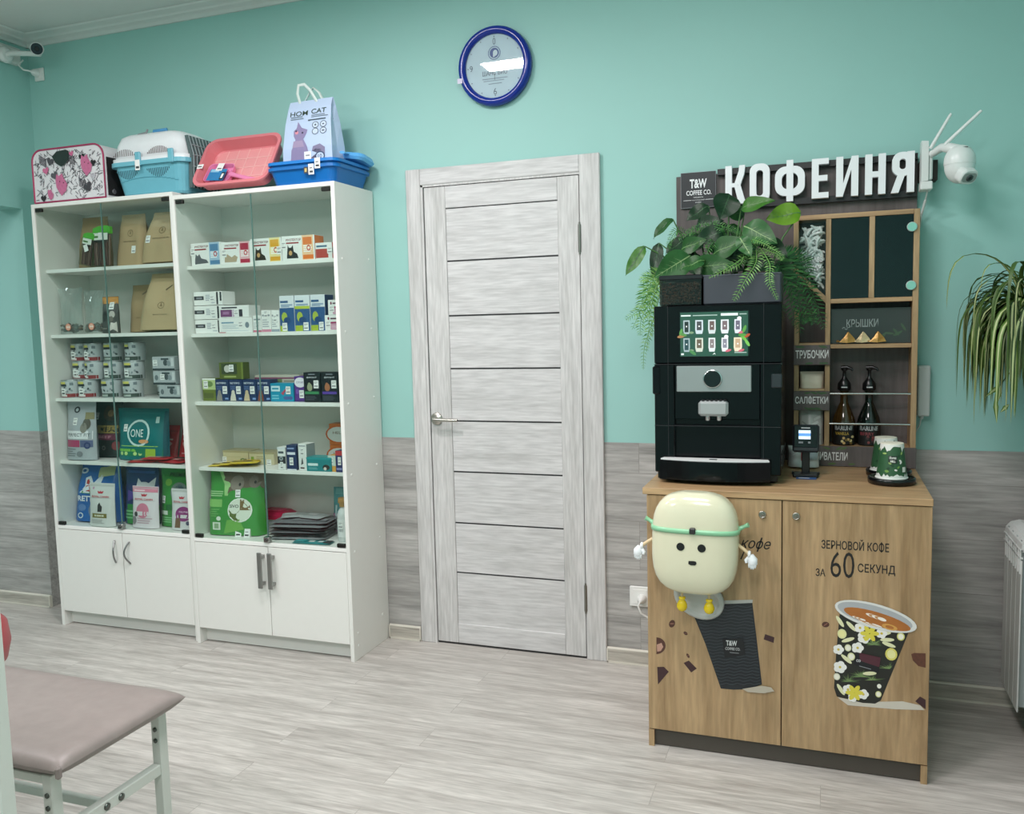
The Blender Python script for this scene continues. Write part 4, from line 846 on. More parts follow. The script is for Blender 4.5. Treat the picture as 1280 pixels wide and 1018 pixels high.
# paper sack of litter
t = thing('litter_sack', 'pale blue cat-litter sack with looped handles standing in the blue trays', 'litter sack', (-2.035, -.195, zr+.029), (0, 0, R(-3)))
SK = C('#b9cbe6', .5, var=.03); w, h, d = .245, .335, .10
mb = MB()
rows = []
for v, ww, dd in ((0, 1.0, 1.0), (.06, 1.02, 1.0), (.4, 1.0, .95), (.7, .93, .7), (.9, .88, .35), (1.0, .87, .05)):
    q = []
    for x, y in ((-.5, -.5), (-.2, -.5), (.2, -.5), (.5, -.5), (.5-.06*v, 0), (.5, .5), (0, .5), (-.5, .5), (-.5+.06*v, 0)): q.append((x*w*ww, y*d*dd, h*v))
    rows.append(q)
mb.ring(rows, SK, sm=False)
def ssf(x, z):
    v = z/h; k = [(0, 1.0), (.06, 1.0), (.4, .95), (.7, .7), (.9, .35), (1.0, .05)]
    for i in range(5):
        if v <= k[i+1][0]: f = (v-k[i][0])/(k[i+1][0]-k[i][0]); return -.5*d*(k[i][1]+f*(k[i+1][1]-k[i][1]))
    return -.5*d*.05
art = [('t', 'HOM', .30, .83, .062, .36, '#35473c', .012), ('t', 'CAT', .70, .84, .062, .30, '#35473c', .012), ('l', .14, .73, .50, .79, 2, '#6b7a86'), ('l', .56, .74, .9, .79, 2, '#6b7a86'), ('r', .50, .695, .86, .715, '#4b5a66'),
 ('p', [(.20, .03), (.62, .03), (.56, .10), (.50, .30), (.42, .42), (.48, .50), (.50, .56), (.38, .60), (.30, .70), (.28, .60), (.22, .56), (.22, .48), (.26, .42), (.18, .26), (.16, .10)], '#8a7fa6'), ('p', [(.22, .40), (.40, .40), (.44, .30), (.20, .30)], '#a08fae'), ('e', .28, .53, .035, .025, '#d98a9a'), ('e', .40, .52, .02, .014, '#3a3350'), ('e', .27, .555, .02, .014, '#3a3350'),
 ('p', [(.54, .04), (.78, .06), (.86, .16), (.86, .26), (.76, .32), (.62, .29), (.60, .22), (.68, .25), (.77, .24), (.78, .16), (.70, .11), (.56, .11)], '#807a98'),
 ('e', .66, .62, .068, .048, '#59636e'), ('e', .66, .62, .054, .038, '#c3d2ea'), ('e', .82, .62, .068, .048, '#59636e'), ('e', .82, .62, .054, .038, '#c3d2ea'), ('e', .66, .52, .068, .048, '#59636e'), ('e', .66, .52, .054, .038, '#c3d2ea'), ('e', .82, .52, .068, .048, '#59636e'), ('e', .82, .52, .054, .038, '#c3d2ea'), ('e', .66, .62, .02, .015, '#59636e'), ('e', .82, .52, .03, .012, '#59636e'), ('r', .80, .61, .84, .63, '#59636e'),
 ('e', .76, .13, .10, .07, '#3c4a6a'), ('e', .76, .13, .075, .053, '#c3d2ea'), ('t', '10', .76, .13, .05, .08, '#3c4a6a'), ('r', .44, .08, .58, .22, '#eef0f2'), ('r', .47, .15, .55, .17, '#8b8b90')]
def up_(a):
    a = list(a); f = lambda v: .17+.80*v
    if a[0] == 'p': a[1] = [(u, f(v)) for u, v in a[1]]
    elif a[0] == 't': a[3] = f(a[3])
    elif a[0] == 'e': a[2] = f(a[2]); a[4] *= .85
    else: a[2] = f(a[2]); a[4] = f(a[4])
    return a
draw(mb, [up_(a) for a in art], w, h, ssf)
mb.add([(w*.5-.012, -d*.2, .05), (w*.5-.006, d*.3, .05), (w*.47-.012, d*.2, .25), (w*.47-.012, -d*.12, .25)], [(0, 1, 2, 3)], C('#6f7f9a', .5, var=.5, sc=260))
part('sack', mb, t)
mb = MB(); HN = C('#d5e0dc', .35)
mb.tube([(-.055, -.004, h-.012), (-.062, -.012, h+.03), (-.05, -.018, h+.062), (-.02, -.018, h+.062), (.005, -.014, h+.035), (.03, -.006, h-.012)], [.007]*6, HN, 8, True, .35)
mb.tube([(-.045, .006, h-.012), (-.02, .012, h+.03), (.0, .016, h+.055), (.03, .014, h+.03), (.055, .008, h-.012)], [.007]*5, HN, 8, True, .35)
part('handle', mb, t, 'looped white plastic handles')
# ================================================================== THE COFFEE CORNER
OAK = wood('oak_upright', '#8f7350', '#ab8e69', '#bd9f78', 'z', .9, .45, (3.0, .2, 'xy', .0), 11, seed=5.5, bump=.06)
OAKX = wood('oak_across', '#957856', '#b08f69', '#c1a37b', 'x', .9, .45, None, 13, seed=1.5, bump=.06)
OAKF = wood('oak_frame', '#8f7654', '#a88b66', '#b99c76', 'z', 1.5, .5, None, 12, seed=7.5, bump=.06)
DARKB = wood('dark_board', '#4c4645', '#5b5452', '#676060', 'z', .9, .55, None, 9, seed=9.5, bump=.05)
PLW = C('#4b453e', .55)
kx = -.12
t = thing('coffee_cabinet', 'oak-effect base cabinet under the coffee machine, printed with coffee cups', 'cabinet', (kx, 0, 0))
def K(x): return x-kx
mb = MB()
mb.box((K(-.541), -.662, 0), (K(-.523), -.026, .853), OAK, .001); mb.box((K(.284), -.662, 0), (K(.302), -.026, .853), OAK, .001)
mb.box((K(-.523), -.036, .06), (K(.284), -.026, .853), OAK); mb.box((K(-.523), -.655, .06), (K(.284), -.036, .078), OAK)
mb.box((K(-.541), -.680, 0), (K(-.523), -.662, .058), OAK); mb.box((K(.284), -.680, 0), (K(.302), -.662, .058), OAK)
part('body', mb, t)
mb = MB(); mb.box((K(-.5225), -.668, .003), (K(.2835), -.652, .059), PLW); part('plinth', mb, t, 'dark grey recessed plinth')
mb = MB(); mb.box((K(-.5535), -.6845, .8535), (K(.303), -.007, .875), OAKX, .0015); part('countertop', mb, t)
doors = []
for a, b in ((-.5405, -.1205), (-.1175, .3015)):
    mb = MB(); mb.box((K(a), -.681, .061), (K(b), -.664, .851), OAK, .001); doors.append(part('door', mb, t))
for i, X in enumerate((-.178, -.078)):
    mb = MB(); mb.lathe([(.0115, 0), (.0115, -.004), (.010, -.006), (.0085, -.006), (.0085, -.004)], (K(X), -.681, .805), STEEL, 20, 'y'); mb.box((K(X)-.001, -.6853, .801), (K(X)+.001, -.6845, .809), BLACK); mb.lathe([(.0085, -.0042), (.003, -.0052)], (K(X), -.681, .805), C('#8f8a80', .35, 1.), 14, 'y', False)
    part('lock', mb, doors[i], 'round chrome cam lock')
FY = -.6812
def dp(px, py):  # a point of the printed front
    p = at(px, py, FY); return (K(p.x), p.z)
def sticker(name, par, label, build):
    mb = MB(); mb.M = Matrix.Translation((0, FY, 0)); build(mb); return part(name, mb, par, label)
TX = C('#1c1a19', .5)
def lettering(mb):
    mb.text('ЗЕРНОВОЙ КОФЕ', K(.091), .7245, .036, TX, .190, None, .012)
    mb.text('60', K(.0565), .661, .080, TX, .068, None, -.005)
    mb.text('ЗА', K(-.006), .633, .024, TX, .028, None, .012)
    mb.text('СЕКУНД', K(.152), .653, .032, TX, .104, None, .012)
sticker('lettering', doors[1], 'black printed lettering', lettering)
sticker('lettering', doors[0], 'black script lettering', lambda mb: (mb.text('кофе', K(-.198), .708, .046, TX, .092, None, .006, .35), mb.rect(K(-.246), .660, K(-.230), .690, TX, None, 1, 0) if 0 else mb.pgon([(K(-.245), .658), (K(-.241), .657), (K(-.228), .690), (K(-.231), .691)], TX)))
def blackcup(mb):
    mb.pgon([dp(*p) for p in ((862, 752), (941, 750), (940.5, 754), (862, 757))], C('#b9b9b5', .5))
    mb.pgon([dp(*p) for p in ((862, 757), (940.5, 754), (946, 800), (952.5, 856), (935, 862), (917, 862.5), (901, 861), (882, 806))], C('#22262b', .45))
    for k in range(26): # ripple lines
        v = k/26; y0 = 759+v*100; xl = 864+(y0-757)*.355; xr = 940.5+(y0-754)*.115
        pts = []
        for i in range(13):
            px = xl+(xr-xl)*(i+.2)/12.4; pts.append((px, y0+1.0*sin(i*1.9+k*.8)))
        for i in range(12):
            a, b = dp(*pts[i]), dp(*pts[i+1]); mb.pgon([a, b, (b[0], b[1]+.0022), (a[0], a[1]+.0022)], C('#3d4349', .45))
    mb.pgon([dp(*p) for p in ((903, 799), (929, 797), (932, 819), (906, 822))], C('#15171b', .4))
    c = dp(914.5, 804); mb.text('T&W', c[0], c[1], .017, C('#d9dadb', .5), .034, None, .02, 0, .04)
    c = dp(916, 811); mb.text('COFFEE CO.', c[0], c[1], .009, C('#c9cacb', .5), .046, None, .01, 0, .04)
    c = dp(918, 816); mb.rect(c[0]-.014, c[1]-.001, c[0]+.014, c[1]+.001, C('#8d8f92', .5))
    mb.pgon([dp(*p) for p in ((928, 861), (952, 857), (964, 859), (968, 864), (955, 866.5), (935, 865))], C('#b7ae9e', .5))
sticker('cup_print', doors[0], 'printed black ripple coffee cup', blackcup)
def beans(mb, L):
    for px, py, rx, ry, rot in L:
        c = dp(px, py); s = .0026
        mb.ell(c[0], c[1], rx*s, ry*s, C('#4f2f26', .5, var=.2, sc=120), None, 16, 0, 0, 2*pi, rot); mb.ell(c[0], c[1], rx*s*.8, ry*s*.16, C('#8a5f50', .5), None, 12, 0, 0, 2*pi, rot+.5)
def choc(mb, L):
    for P in L: mb.pgon([dp(*p) for p in P], C('#3d2327', .5, var=.15, sc=90))
for B_ in ((840, 780, 3.6, 5.2, -.4), (857, 792, 2.8, 2.0, -.6), (860, 820, 1.6, 3, .5)): sticker('bean_print', doors[0], 'printed coffee bean', lambda mb: beans(mb, [B_]))
def bl(mb):
    P = [dp(820.5+11.5*sin(a), 807.5-10.5*cos(a)) for a in [pi*i/14 for i in range(15)]]; mb.pgon(P, C('#54342a', .5, var=.3, sc=90)); mb.pgon([dp(*p) for p in ((821, 806), (827, 804), (829, 809), (826, 814), (821.5, 815))], C('#b9907e', .5))
sticker('bean_print', doors[0], 'printed half coffee bean', bl)
for B_ in (((821.5, 834), (830, 834), (836, 840), (822.5, 856)), ((854.5, 829), (861, 826), (871, 836), (864, 841)), ((956.5, 793), (968, 797), (967, 804), (954.5, 799.5))): sticker('chocolate_print', doors[0], 'printed chocolate piece', lambda mb: choc(mb, [B_]))
def flowercup(mb):
    D = lambda L: [dp(*p) for p in L]
    mb.pgon(D(((1047, 872), (1080, 878), (1128, 877), (1150, 882), (1156, 888), (1120, 887), (1060, 882))), C('#c9c3b6', .5))
    mb.pgon(D(((1049.5, 768), (1136, 790), (1101, 876), (1094, 880), (1078, 879), (1046, 871), (1042.5, 860), (1045, 820))), C('#23241f', .5))
    r2 = random.Random(4)
    def ins(px, py): # inside the cup body
        return 780 < py < 876 and px > 1044.5+max(0, (py-850)*.2) and px < 1134-(py-790)*.40
    GR = ('#5f7a4a', '#76915a', '#4d6a42', '#8fa56a')
    for cx, cy, n in ((1092, 806, 26), (1075, 846, 34), (1112, 836, 18), (1060, 852, 14), (1090, 850, 16)):
        for i in range(n):
            a = pi*(.05+.9*i/n)-pi*.0; l = r2.uniform(8, 17)
            x1, y1 = cx+l*cos(a)*1.1, cy-l*sin(a)*.8+3
            if not ins(x1, y1): continue
            p, q = dp(cx, cy), dp(x1, y1); dx_, dz_ = q[0]-p[0], q[1]-p[1]; ln = math.hypot(dx_, dz_) or 1; nx, nz = -dz_/ln*.0013, dx_/ln*.0013
            mb.pgon([(p[0]+nx, p[1]+nz), (p[0]-nx, p[1]-nz), q], C(GR[i % 4], .5))
    for px, py, r_, col in ((1052.5, 792.5, 5.5, '#d9d9a0'), (1114, 818, 7, '#d8cf6a'), (1126, 796, 4.5, '#d0cf7c'), (1060, 810, 4, '#d5d6b0'), (1098, 868, 3.6, '#cfcf90'), (1064, 821, 4.5, '#d8d9a8'), (1046, 846, 4, '#d7d7c0'), (1099, 858, 2.6, '#e0e0d6')):
        c = dp(px, py); mb.ell(c[0], c[1], r_*.0024, r_*.0028, C(col, .5), None, 14); mb.ell(c[0], c[1], r_*.0017, r_*.002, C('#e6e2a0' if r_ > 5 else '#eceadb', .5), None, 12)
    for px, py, rot in ((1060, 800, .4), (1111, 806, -.3), (1109, 800, .1), (1058, 824, -.7), (1087, 842, .15), (1051, 862, -1), (1105, 792, .2), (1050, 777, -1), (1064, 783, -.8)):
        c = dp(px, py); mb.ell(c[0], c[1], .020, .006, C('#dcdcb2', .5), None, 12, 0, 0, 2*pi, rot)
    for px, py, s in ((1075, 785, 1), (1080, 797, 1.2), (1072, 810, 1.1), (1102, 792, 1), (1050, 834, 1.2), (1048, 812, 1.0), (1060, 862, 1), (1079, 868, 1), (1066, 872, .9)):
        for k in range(5):
            c = dp(px+3.4*s*cos(1.257*k), py+3.2*s*sin(1.257*k)); mb.ell(c[0], c[1], .0085*s, .0085*s, C('#e9e9e4', .5), None, 10)
        c = dp(px, py); mb.ell(c[0], c[1], .004, .004, C('#c9b64a', .5), None, 8)
    for px, py, s in ((1087, 792, 1.5), (1068, 866, 1.4)):
        for k in range(6):
            c = dp(px+4.2*s*cos(1.05*k), py+3.8*s*sin(1.05*k)); mb.ell(c[0], c[1], .013, .007, C('#d8cc4a', .5), None, 10, 0, 0, 2*pi, -1.05*k)
    mb.pgon(D(((1070, 815), (1101, 823), (1098, 842), (1067, 830))), C('#14151a', .5)); mb.pgon(D(((1074, 816), (1101, 822), (1099, 834), (1075, 826))), C('#4f2530', .5))
    c = dp(1073, 826); mb.text('CO', c[0], c[1], .008, C('#d9dadb', .5), .012, None, .02); c = dp(1080, 834); mb.rect(c[0]-.014, c[1]-.002, c[0]+.02, c[1], C('#8d9094', .5), None, 1, -.2)
    c = dp(1094, 770.5)
    mb.ell(c[0], c[1], .117, .0385, C('#d8d9d6', .5), None, 30, 0, 0, 2*pi, -.215); mb.ell(c[0]-.002, c[1]+.001, .107, .031, C('#a9adb0', .5), None, 30, 0, 0, 2*pi, -.215)
    c = dp(1096, 774); mb.ell(c[0], c[1], .096, .0215, C('#a9682f', .5, var=.2, sc=40), None, 28, 0, 0, 2*pi, -.235)
    for px, py, rx, rz_ in ((1097, 773, .03, .018), (1075, 774, .02, .010), (1090, 781, .035, .008)):
        c = dp(px, py)
        for k in range(5): mb.ell(c[0]+rx*(.2*k-.4), c[1]+rz_*(.3-.1*k), rx*(.75-.08*k), rz_*.28, C(('#efe6da', '#b98a5a')[k % 2], .5), None, 14, 0, 0, 2*pi, -.3)
    c = dp(1112, 784); mb.ell(c[0], c[1], .022, .009, C('#cf9a4e', .5), None, 14, .55, 0, 2*pi, -.2)
sticker('cup_print', doors[1], 'printed flower-patterned coffee cup with latte', flowercup)
sticker('bean_print', doors[1], 'printed coffee bean', lambda mb: beans(mb, [(1032, 781, 4.2, 3.4, .2)]))
def br(mb):
    mb.pgon([dp(*p) for p in ((1139, 818), (1143, 816.5), (1157, 817), (1157, 835), (1148, 833), (1141, 826))], C('#5b3628', .5, var=.35, sc=120))
sticker('bean_print', doors[1], 'printed half coffee bean', br)
sticker('chocolate_print', doors[1], 'printed chocolate piece', lambda mb: choc(mb, [((1144, 877), (1150, 871), (1157, 875), (1157, 887))]))

# ------------------------------------------------------------------ novelty dispenser on the cabinet door
CRM = C('#dcd9bd', .16, var=.015, coat=.3); CRMD = C('#cfcba9', .2, var=.015)
t = thing('cup_dispenser', 'cream egg-shaped novelty box with a face, white gloves and yellow feet', 'novelty box', (-.378, -.682, .560), (0, R(1.0), 0))
W2, H2, D2 = .135, .3225, .128
def sect(z, inset=0.):
    v = (z-H2/2)/(H2/2); k = max(0., 1-abs(v)**3.6)**(1/3.4)
    kw = max(0., 1-abs(v)**3.4)**(1/3.0)
    hw = (W2-inset)*(.985+.0*v)*max(.30, kw) if kw > 0 else W2*.3
    hd = (D2/2-inset)*max(.18, k)
    P = []
    for i in range(40):
        a = 2*pi*i/40; c, s_ = cos(a), sin(a)
        e = 2/3.2
        P.append((hw*abs(c)**e*(1 if c > 0 else -1), -D2/2-.004+hd*abs(s_)**e*(1 if s_ > 0 else -1), z))
    return P
def bsurf(x, z):
    v = (z-H2/2)/(H2/2); k = max(0., 1-abs(v)**3.6)**(1/3.4); kw = max(.3, max(0., 1-abs(v)**3.4)**(1/3.0))
    hw = W2*kw; hd = D2/2*max(.18, k); u = min(.999, abs(x)/hw)
    return -D2/2-.004-hd*(1-u**3.2)**(1/3.2)
seam = .214
mb = MB(); zz = [.0005, .003, .010, .02, .035, .055, .08, .11, .14, .17, seam-.006]
mb.ring([sect(q) for q in zz], CRM)
mb.lay = 0
for X in (-.036, .028): mb.ell(X, .160, .0125, .0125, BLACK, bsurf, 22)
mb.pgon([(-.011, .1175), (.004, .1185), (.012, .117), (.0135, .111), (.009, .105), (-.004, .1045), (-.0115, .108)], BLACK, bsurf)
part('case', mb, t)
mb = MB(); zz = [seam+.001, .222, .235, .25, .27, .287, .301, .312, .319, .322]
mb.ring([sect(q) for q in zz], CRM); part('lid', mb, t)
GRN = C('#8fc9a0', .3)
mb = MB(); mb.ring([sect(seam-.014, .004), sect(seam-.013, -.0035), sect(seam-.005, -.005), sect(seam+.001, -.0035), sect(seam+.002, .004)], GRN)
for s in (-1, 1):
    mb.tube([(s*(W2-.004), -D2/2, seam-.002), (s*(W2+.012), -D2/2+.006, seam+.006), (s*(W2+.024), -D2/2+.004, seam+.012)], [.010, .007, .010], GRN, 8, True, .8)
part('gasket', mb, t, 'pale green rubber band with side tabs')
mb = MB(); mb.box((-.009, bsurf(0, seam)-.012, seam-.011), (.009, bsurf(0, seam)+.004, seam+.008), C('#2a2a2a', .4), .003); part('latch', mb, t, 'small black front latch')
for s in (-1, 1):
    mb = MB(); a = (s*(W2-.006), -D2/2-.01, .166); b = (s*(W2+.032), -D2/2-.022, .140)
    mb.tube([a, ((a[0]+b[0])/2, a[1]-.006, .154), b], .0055, C('#d6bf98', .5), 8); arm = part('arm', mb, t, 'thin beige arm')
    GV = C('#e9ecef', .4); mb = MB()
    mb.lathe([(.0085, -.004), (.0115, -.002), (.0115, .003), (.0085, .005)], (b[0]-s*.002, b[1], b[2]+.001), GV, 14, 'x')
    hx, hy, hz = b[0]+s*.006, b[1]-.002, b[2]-.004
    mb.tube([(hx-s*.004, hy, hz+.004), (hx+s*.002, hy-.001, hz-.010), (hx+s*.003, hy-.003, hz-.022), (hx+s*.001, hy-.004, hz-.031)], [.009, .0155, .0145, .006], GV, 12, True, .75)
    for k in range(4): # four short fingers closed over the mitten palm
        fx = hx+s*(-.007+.0058*k); fz = hz-.028-(.004 if k in (1, 2) else 0)
        mb.tube([(fx, hy-.003, fz+.010), (fx+s*.0005, hy-.007, fz), (fx, hy-.003, fz-.006)], [.0038, .004, .0026], GV, 8)
    mb.tube([(hx-s*.010, hy-.002, hz-.004), (hx-s*.017, hy-.006, hz-.012), (hx-s*.015, hy-.008, hz-.020)], [.005, .0055, .0035], GV, 8)
    part('glove', mb, arm, 'white gloved hand')
for X in (-.040, .044):
    mb = MB(); mb.tube([(X, -D2/2-.004, .004), (X+.002, -D2/2-.008, -.020)], .004, C('#d6bf98', .5), 8); lg = part('leg', mb, t, 'thin beige leg')
    mb = MB(); YL = C('#e6c81e', .25)
    mb.lathe([(.006, .008), (.0105, .007), (.0105, .001), (.0075, -.001), (.012, -.008), (.0165, -.018), (.0165, -.026), (.012, -.035), (.005, -.039)], (X+.002, -D2/2-.008, -.024), YL, 18); part('foot', mb, lg, 'glossy yellow foot')
mb = MB(); mb.M = Matrix.Translation((.006, -.012, -.035)) @ Matrix.Rotation(R(26), 4, 'Y')
GD = C('#b9bcb8', .3)
def eld(rx, rz, y): return [(rx*cos(2*pi*i/36), y, rz*sin(2*pi*i/36)) for i in range(36)]
mb.ring([eld(.080, .062, .011), eld(.083, .065, .006), eld(.083, .065, -.004), eld(.079, .061, -.010), eld(.066, .049, -.012), eld(.064, .047, -.009), eld(.058, .042, -.009)], GD)
part('base_disc', mb, t, 'grey oval mounting disc')

# ------------------------------------------------------------------ coffee machine
MBK = C('#05070a', .12, var=.0, spec=.28); MBK2 = C('#06080b', .2, var=.0, spec=.25); MGY = C('#a3a8a8', .35, .6, var=.02)
mx0, mx1, my0, my1, mz0, mz1 = -.536, -.129, -.55, -.16, .905, 1.461
mc = -.3325
t = thing('coffee_machine', 'glossy black bean-to-cup coffee machine with a lit touchscreen', 'coffee machine', (mc, -.36, .8755))
Q = lambda x, y, z: (x-mc, y+.36, z-.8755)
def bx(mb, x0, y0, z0, x1, y1, z1, m, bev=0.): mb.box(Q(x0, y0, z0), Q(x1, y1, z1), m, bev)
mb = MB()
bx(mb, mx0, my0+.03, mz0, mx1, my1, mz1, MBK, .004)
bx(mb, mx0, my0, 1.270, mx1, my0+.035, mz1, MBK, .004)           # screen head
bx(mb, mx0, my0, mz0, -.470, my0+.035, 1.268, MBK, .003); bx(mb, -.195, my0, mz0, mx1, my0+.035, 1.268, MBK, .003)
bx(mb, -.470, my0+.006, 1.085, -.195, my0+.035, 1.268, MBK, .002)
bx(mb, -.470, my0+.02, mz0, -.195, my0+.035, 1.085, MBK2)
for z_ in (1.268, 1.063): bx(mb, mx0-.0005, my0-.0008, z_-.0012, mx1+.0005, my0+.01, z_+.0012, C('#15181c', .5))
for x_ in (-.490, -.184): bx(mb, x_-.0008, my0-.0007, mz0, x_+.0008, my0+.004, mz1, C('#15181c', .5))
bx(mb, mx0-.006, my0+.005, 1.168, mx0+.020, my0-.004, 1.262, MBK2, .004); bx(mb, -.160, my0-.004, 1.190, mx1+.002, my0+.005, 1.235, C('#2a2f33', .3), .003)
for z_ in (.935, .965): bx(mb, mx1-.0005, my0+.05, z_, mx1+.001, my1-.05, z_+.004, DKG)
part('body', mb, t)
mb = MB(); bx(mb, -.4525, my0-.0035, 1.291, -.2275, my0+.002, 1.441, C('#0a1414', .1), .002); 
scr = part('screen_bezel', mb, t)
mb = MB(); mb.M = Matrix.Translation(Q(0, my0-.0038, 0)) 
SCN = lambda h, e=1.0: C(h, .3, em=e*.14, var=.04)
def sx(u): return -.4525+.225*u
def sz(v): return 1.291+.150*v
mb.rect(sx(.02), sz(.02), sx(.98), sz(.98), SCN('#2c5546', .45))
mb.rect(sx(.03), sz(.895), sx(.17), sz(.925), SCN('#dfe8e6', .8)); mb.rect(sx(.2), sz(.90), sx(.55), sz(.92), SCN('#a9bdb6', .7)); mb.rect(sx(.60), sz(.89), sx(.84), sz(.945), SCN('#dfe8e6', .8)); mb.rect(sx(.86), sz(.91), sx(.96), sz(.93), SCN('#a9bdb6', .7))
for r_ in range(2):
    for c_ in range(5):
        u = .11+c_*.182; v = .66-r_*.39; cw = (.046, .055, .052, .055, .047)[(c_+r_*2) % 5] if not (c_ == 0) else .046
        col = ('#a9b9bd', '#c9d3da', '#cfd5d8', '#dfe4e8', '#dfe0ea')[c_] if r_ == 0 else ('#9fb0b5', '#cfd3c6', '#dfe3e6', '#e6e6ea', '#e9d9c0')[c_]
        P = [(sx(u-cw), sz(v+.15)), (sx(u+cw), sz(v+.15)), (sx(u+cw*1.05), sz(v-.06)), (sx(u+cw*.8), sz(v-.15)), (sx(u-cw*.8), sz(v-.15)), (sx(u-cw*1.05), sz(v-.06))]
        mb.pgon(P, SCN(col, .75))
        dark = ('#23302f', '#4a4c50', '#6d5a58', '#7c6a6e', '#6f6a7c')[c_] if r_ == 0 else ('#2b4a4f', '#6a5f50', '#8d8285', '#8d8a9a', '#c9a98a')[c_]
        mb.rect(sx(u-cw*.62), sz(v-.11 if c_ < 1 else v-.07), sx(u+cw*.62), sz(v+.12), SCN(dark, .5))
        mb.rect(sx(u-cw*.2), sz(v+.0), sx(u+cw*.2), sz(v+.03), SCN('#e9e9e9', .7))
        if (r_, c_) in ((0, 4), (1, 3)): mb.ell(sx(u+.02), sz(v+.17), .007, .006, SCN('#eef0f4', .8), None, 10)
        if (r_, c_) in ((0, 4), (1, 3), (1, 4)): mb.ell(sx(u+.05), sz(v-.13), .010, .004, SCN('#d0687a', .6), None, 10, 0, 0, 6.28, .3)
        if c_ == 0: mb.ell(sx(u+.07), sz(v-.12), .008, .004, SCN('#7f9a7a', .5), None, 10)
for px_, pz_, a_, col in ((.93, .60, 1.2, '#5fa04a'), (.96, .45, .5, '#b5502f'), (.92, .40, 2.4, '#6fb54a'), (.97, .30, -1.0, '#7cc05a'), (.90, .47, 0, '#5a9a45'), (.03, .55, 1.3, '#5f9a52'), (.03, .46, .2, '#a87a50'), (.2, .1, -.6, '#4f8a52'), (.06, .5, -.3, '#5a8f4a')):
    mb.ell(sx(px_), sz(pz_), .013, .005, SCN(col, .6), None, 10, 0, 0, 2*pi, a_)
mb.rect(sx(.03), sz(.05), sx(.07), sz(.09), SCN('#dfe8e6', .8)); mb.pgon([(sx(.48), sz(.05)), (sx(.51), sz(.10)), (sx(.53), sz(.05)), (sx(.51), sz(.07))], SCN('#e6ecea', .8)); mb.rect(sx(.79), sz(.085), sx(.96), sz(.105), SCN('#a9bdb6', .7))
part('screen', mb, scr, 'lit menu screen with ten drinks')
mb = MB(); bx(mb, -.4615, my0-.006, 1.177, -.2215, my0+.008, 1.2625, MGY, .002); pl_ = part('front_plate', mb, t, 'brushed silver front plate')
mb = MB(); mb.lathe([(.0305, 0), (.0305, -.005), (.028, -.006)], Q(-.344, my0-.006, 1.220), C('#dfe3e3', .2, 1.), 32, 'y'); mb.lathe([(.0275, -.0055), (.0275, -.0075), (.025, -.008)], Q(-.344, my0-.006, 1.220), C('#0c1416', .15), 32, 'y'); part('dial', mb, pl_, 'round black dial with chrome ring')
mb = MB(); bx(mb, -.3895, my0-.020, 1.098, -.2935, my0+.02, 1.148, C('#a9adad', .35, .3), .008)
for i in range(6): bx(mb, -.378+i*.014, my0-.015, 1.1475, -.370+i*.014, my0+.0, 1.1515, DKG)
sp = part('spout_head', mb, t, 'silver dispensing head')
mb = MB()
for X in (-.3605, -.3235): mb.lathe([(.009, .008), (.009, -.006), (.0075, -.010), (.005, -.010)], Q(X, my0-.002, 1.092), C('#c3c7c7', .15, 1.), 16)
part('nozzles', mb, sp, 'twin chrome nozzles')
# bowed drip tray drawer
def bow(x0, x1, yb, amt, n=14): return [(x0+(x1-x0)*i/n, yb-amt*(1-(2*i/n-1)**2)) for i in range(n+1)]
mb = MB()
L0 = bow(-.515, -.160, -.582, .028)
mb.ring([[Q(x, y, .8885) for x, y in L0]+[Q(-.160, -.52, .8885), Q(-.515, -.52, .8885)], [Q(x, y, .952) for x, y in L0]+[Q(-.160, -.52, .952), Q(-.515, -.52, .952)]], MBK, sm=False)
bx(mb, -.530, -.535, .8805, -.14, -.18, .906, BLACK, .003)
part('drip_tray', mb, t)
mb = MB(); L1 = bow(-.512, -.163, -.578, .024)
mb.ring([[Q(x, y, .9525) for x, y in L1]+[Q(-.170, -.548, .9525), Q(-.505, -.548, .9525)], [Q(x, y, .9565) for x, y in L1]+[Q(-.170, -.548, .9565), Q(-.505, -.548, .9565)]], C('#e2e3e2', .35), sm=False); bx(mb, -.352, -.585, .9565, -.328, -.572, .9575, BLACK)
part('cup_rest', mb, t, 'white steel cup rest strip')
for X in (-.50, -.165):
    for Y in (-.50, -.20):
        mb = MB(); mb.lathe([(.018, .0), (.020, .006)], Q(X, Y, .8755), BLACK, 14); part('foot', mb, t)
mb = MB(); bx(mb, -.519, -.535, 1.4615, -.379, -.37, 1.556, glass('hopper_plastic', '#a9a49e', .05), .003); bx(mb, -.521, -.537, 1.546, -.377, -.368, 1.562, C('#15171b', .3), .003); hop = part('bean_hopper', mb, t, 'smoky bean hopper with dark lid')
mb = MB(); rb_ = random.Random(3)
for i in range(260):
    X, Z = rb_.uniform(-.512, -.386), rb_.uniform(1.467, 1.536)
    mb.lathe([(.001, -.0045), (.0034, -.002), (.0034, .002), (.001, .0045)], Q(X, -.5325+rb_.uniform(.002, .006), Z), C(('#5d4230', '#6e4f38', '#4a3527')[i % 3], .45), 6, 'zx'[i % 2])
bx(mb, -.515, -.523, 1.464, -.384, -.374, 1.538, C('#3a2b22', .7)); o = part('coffee_beans', mb, hop, 'brown coffee beans'); o['kind'] = 'stuff'
mb = MB(); bx(mb, -.3745, -.54, 1.4615, -.132, -.365, 1.556, C('#3b3e46', .4), .004); bx(mb, -.376, -.541, 1.552, -.1305, -.364, 1.558, C('#4a4e57', .4), .002); part('powder_hopper', mb, t, 'dark grey closed hopper')

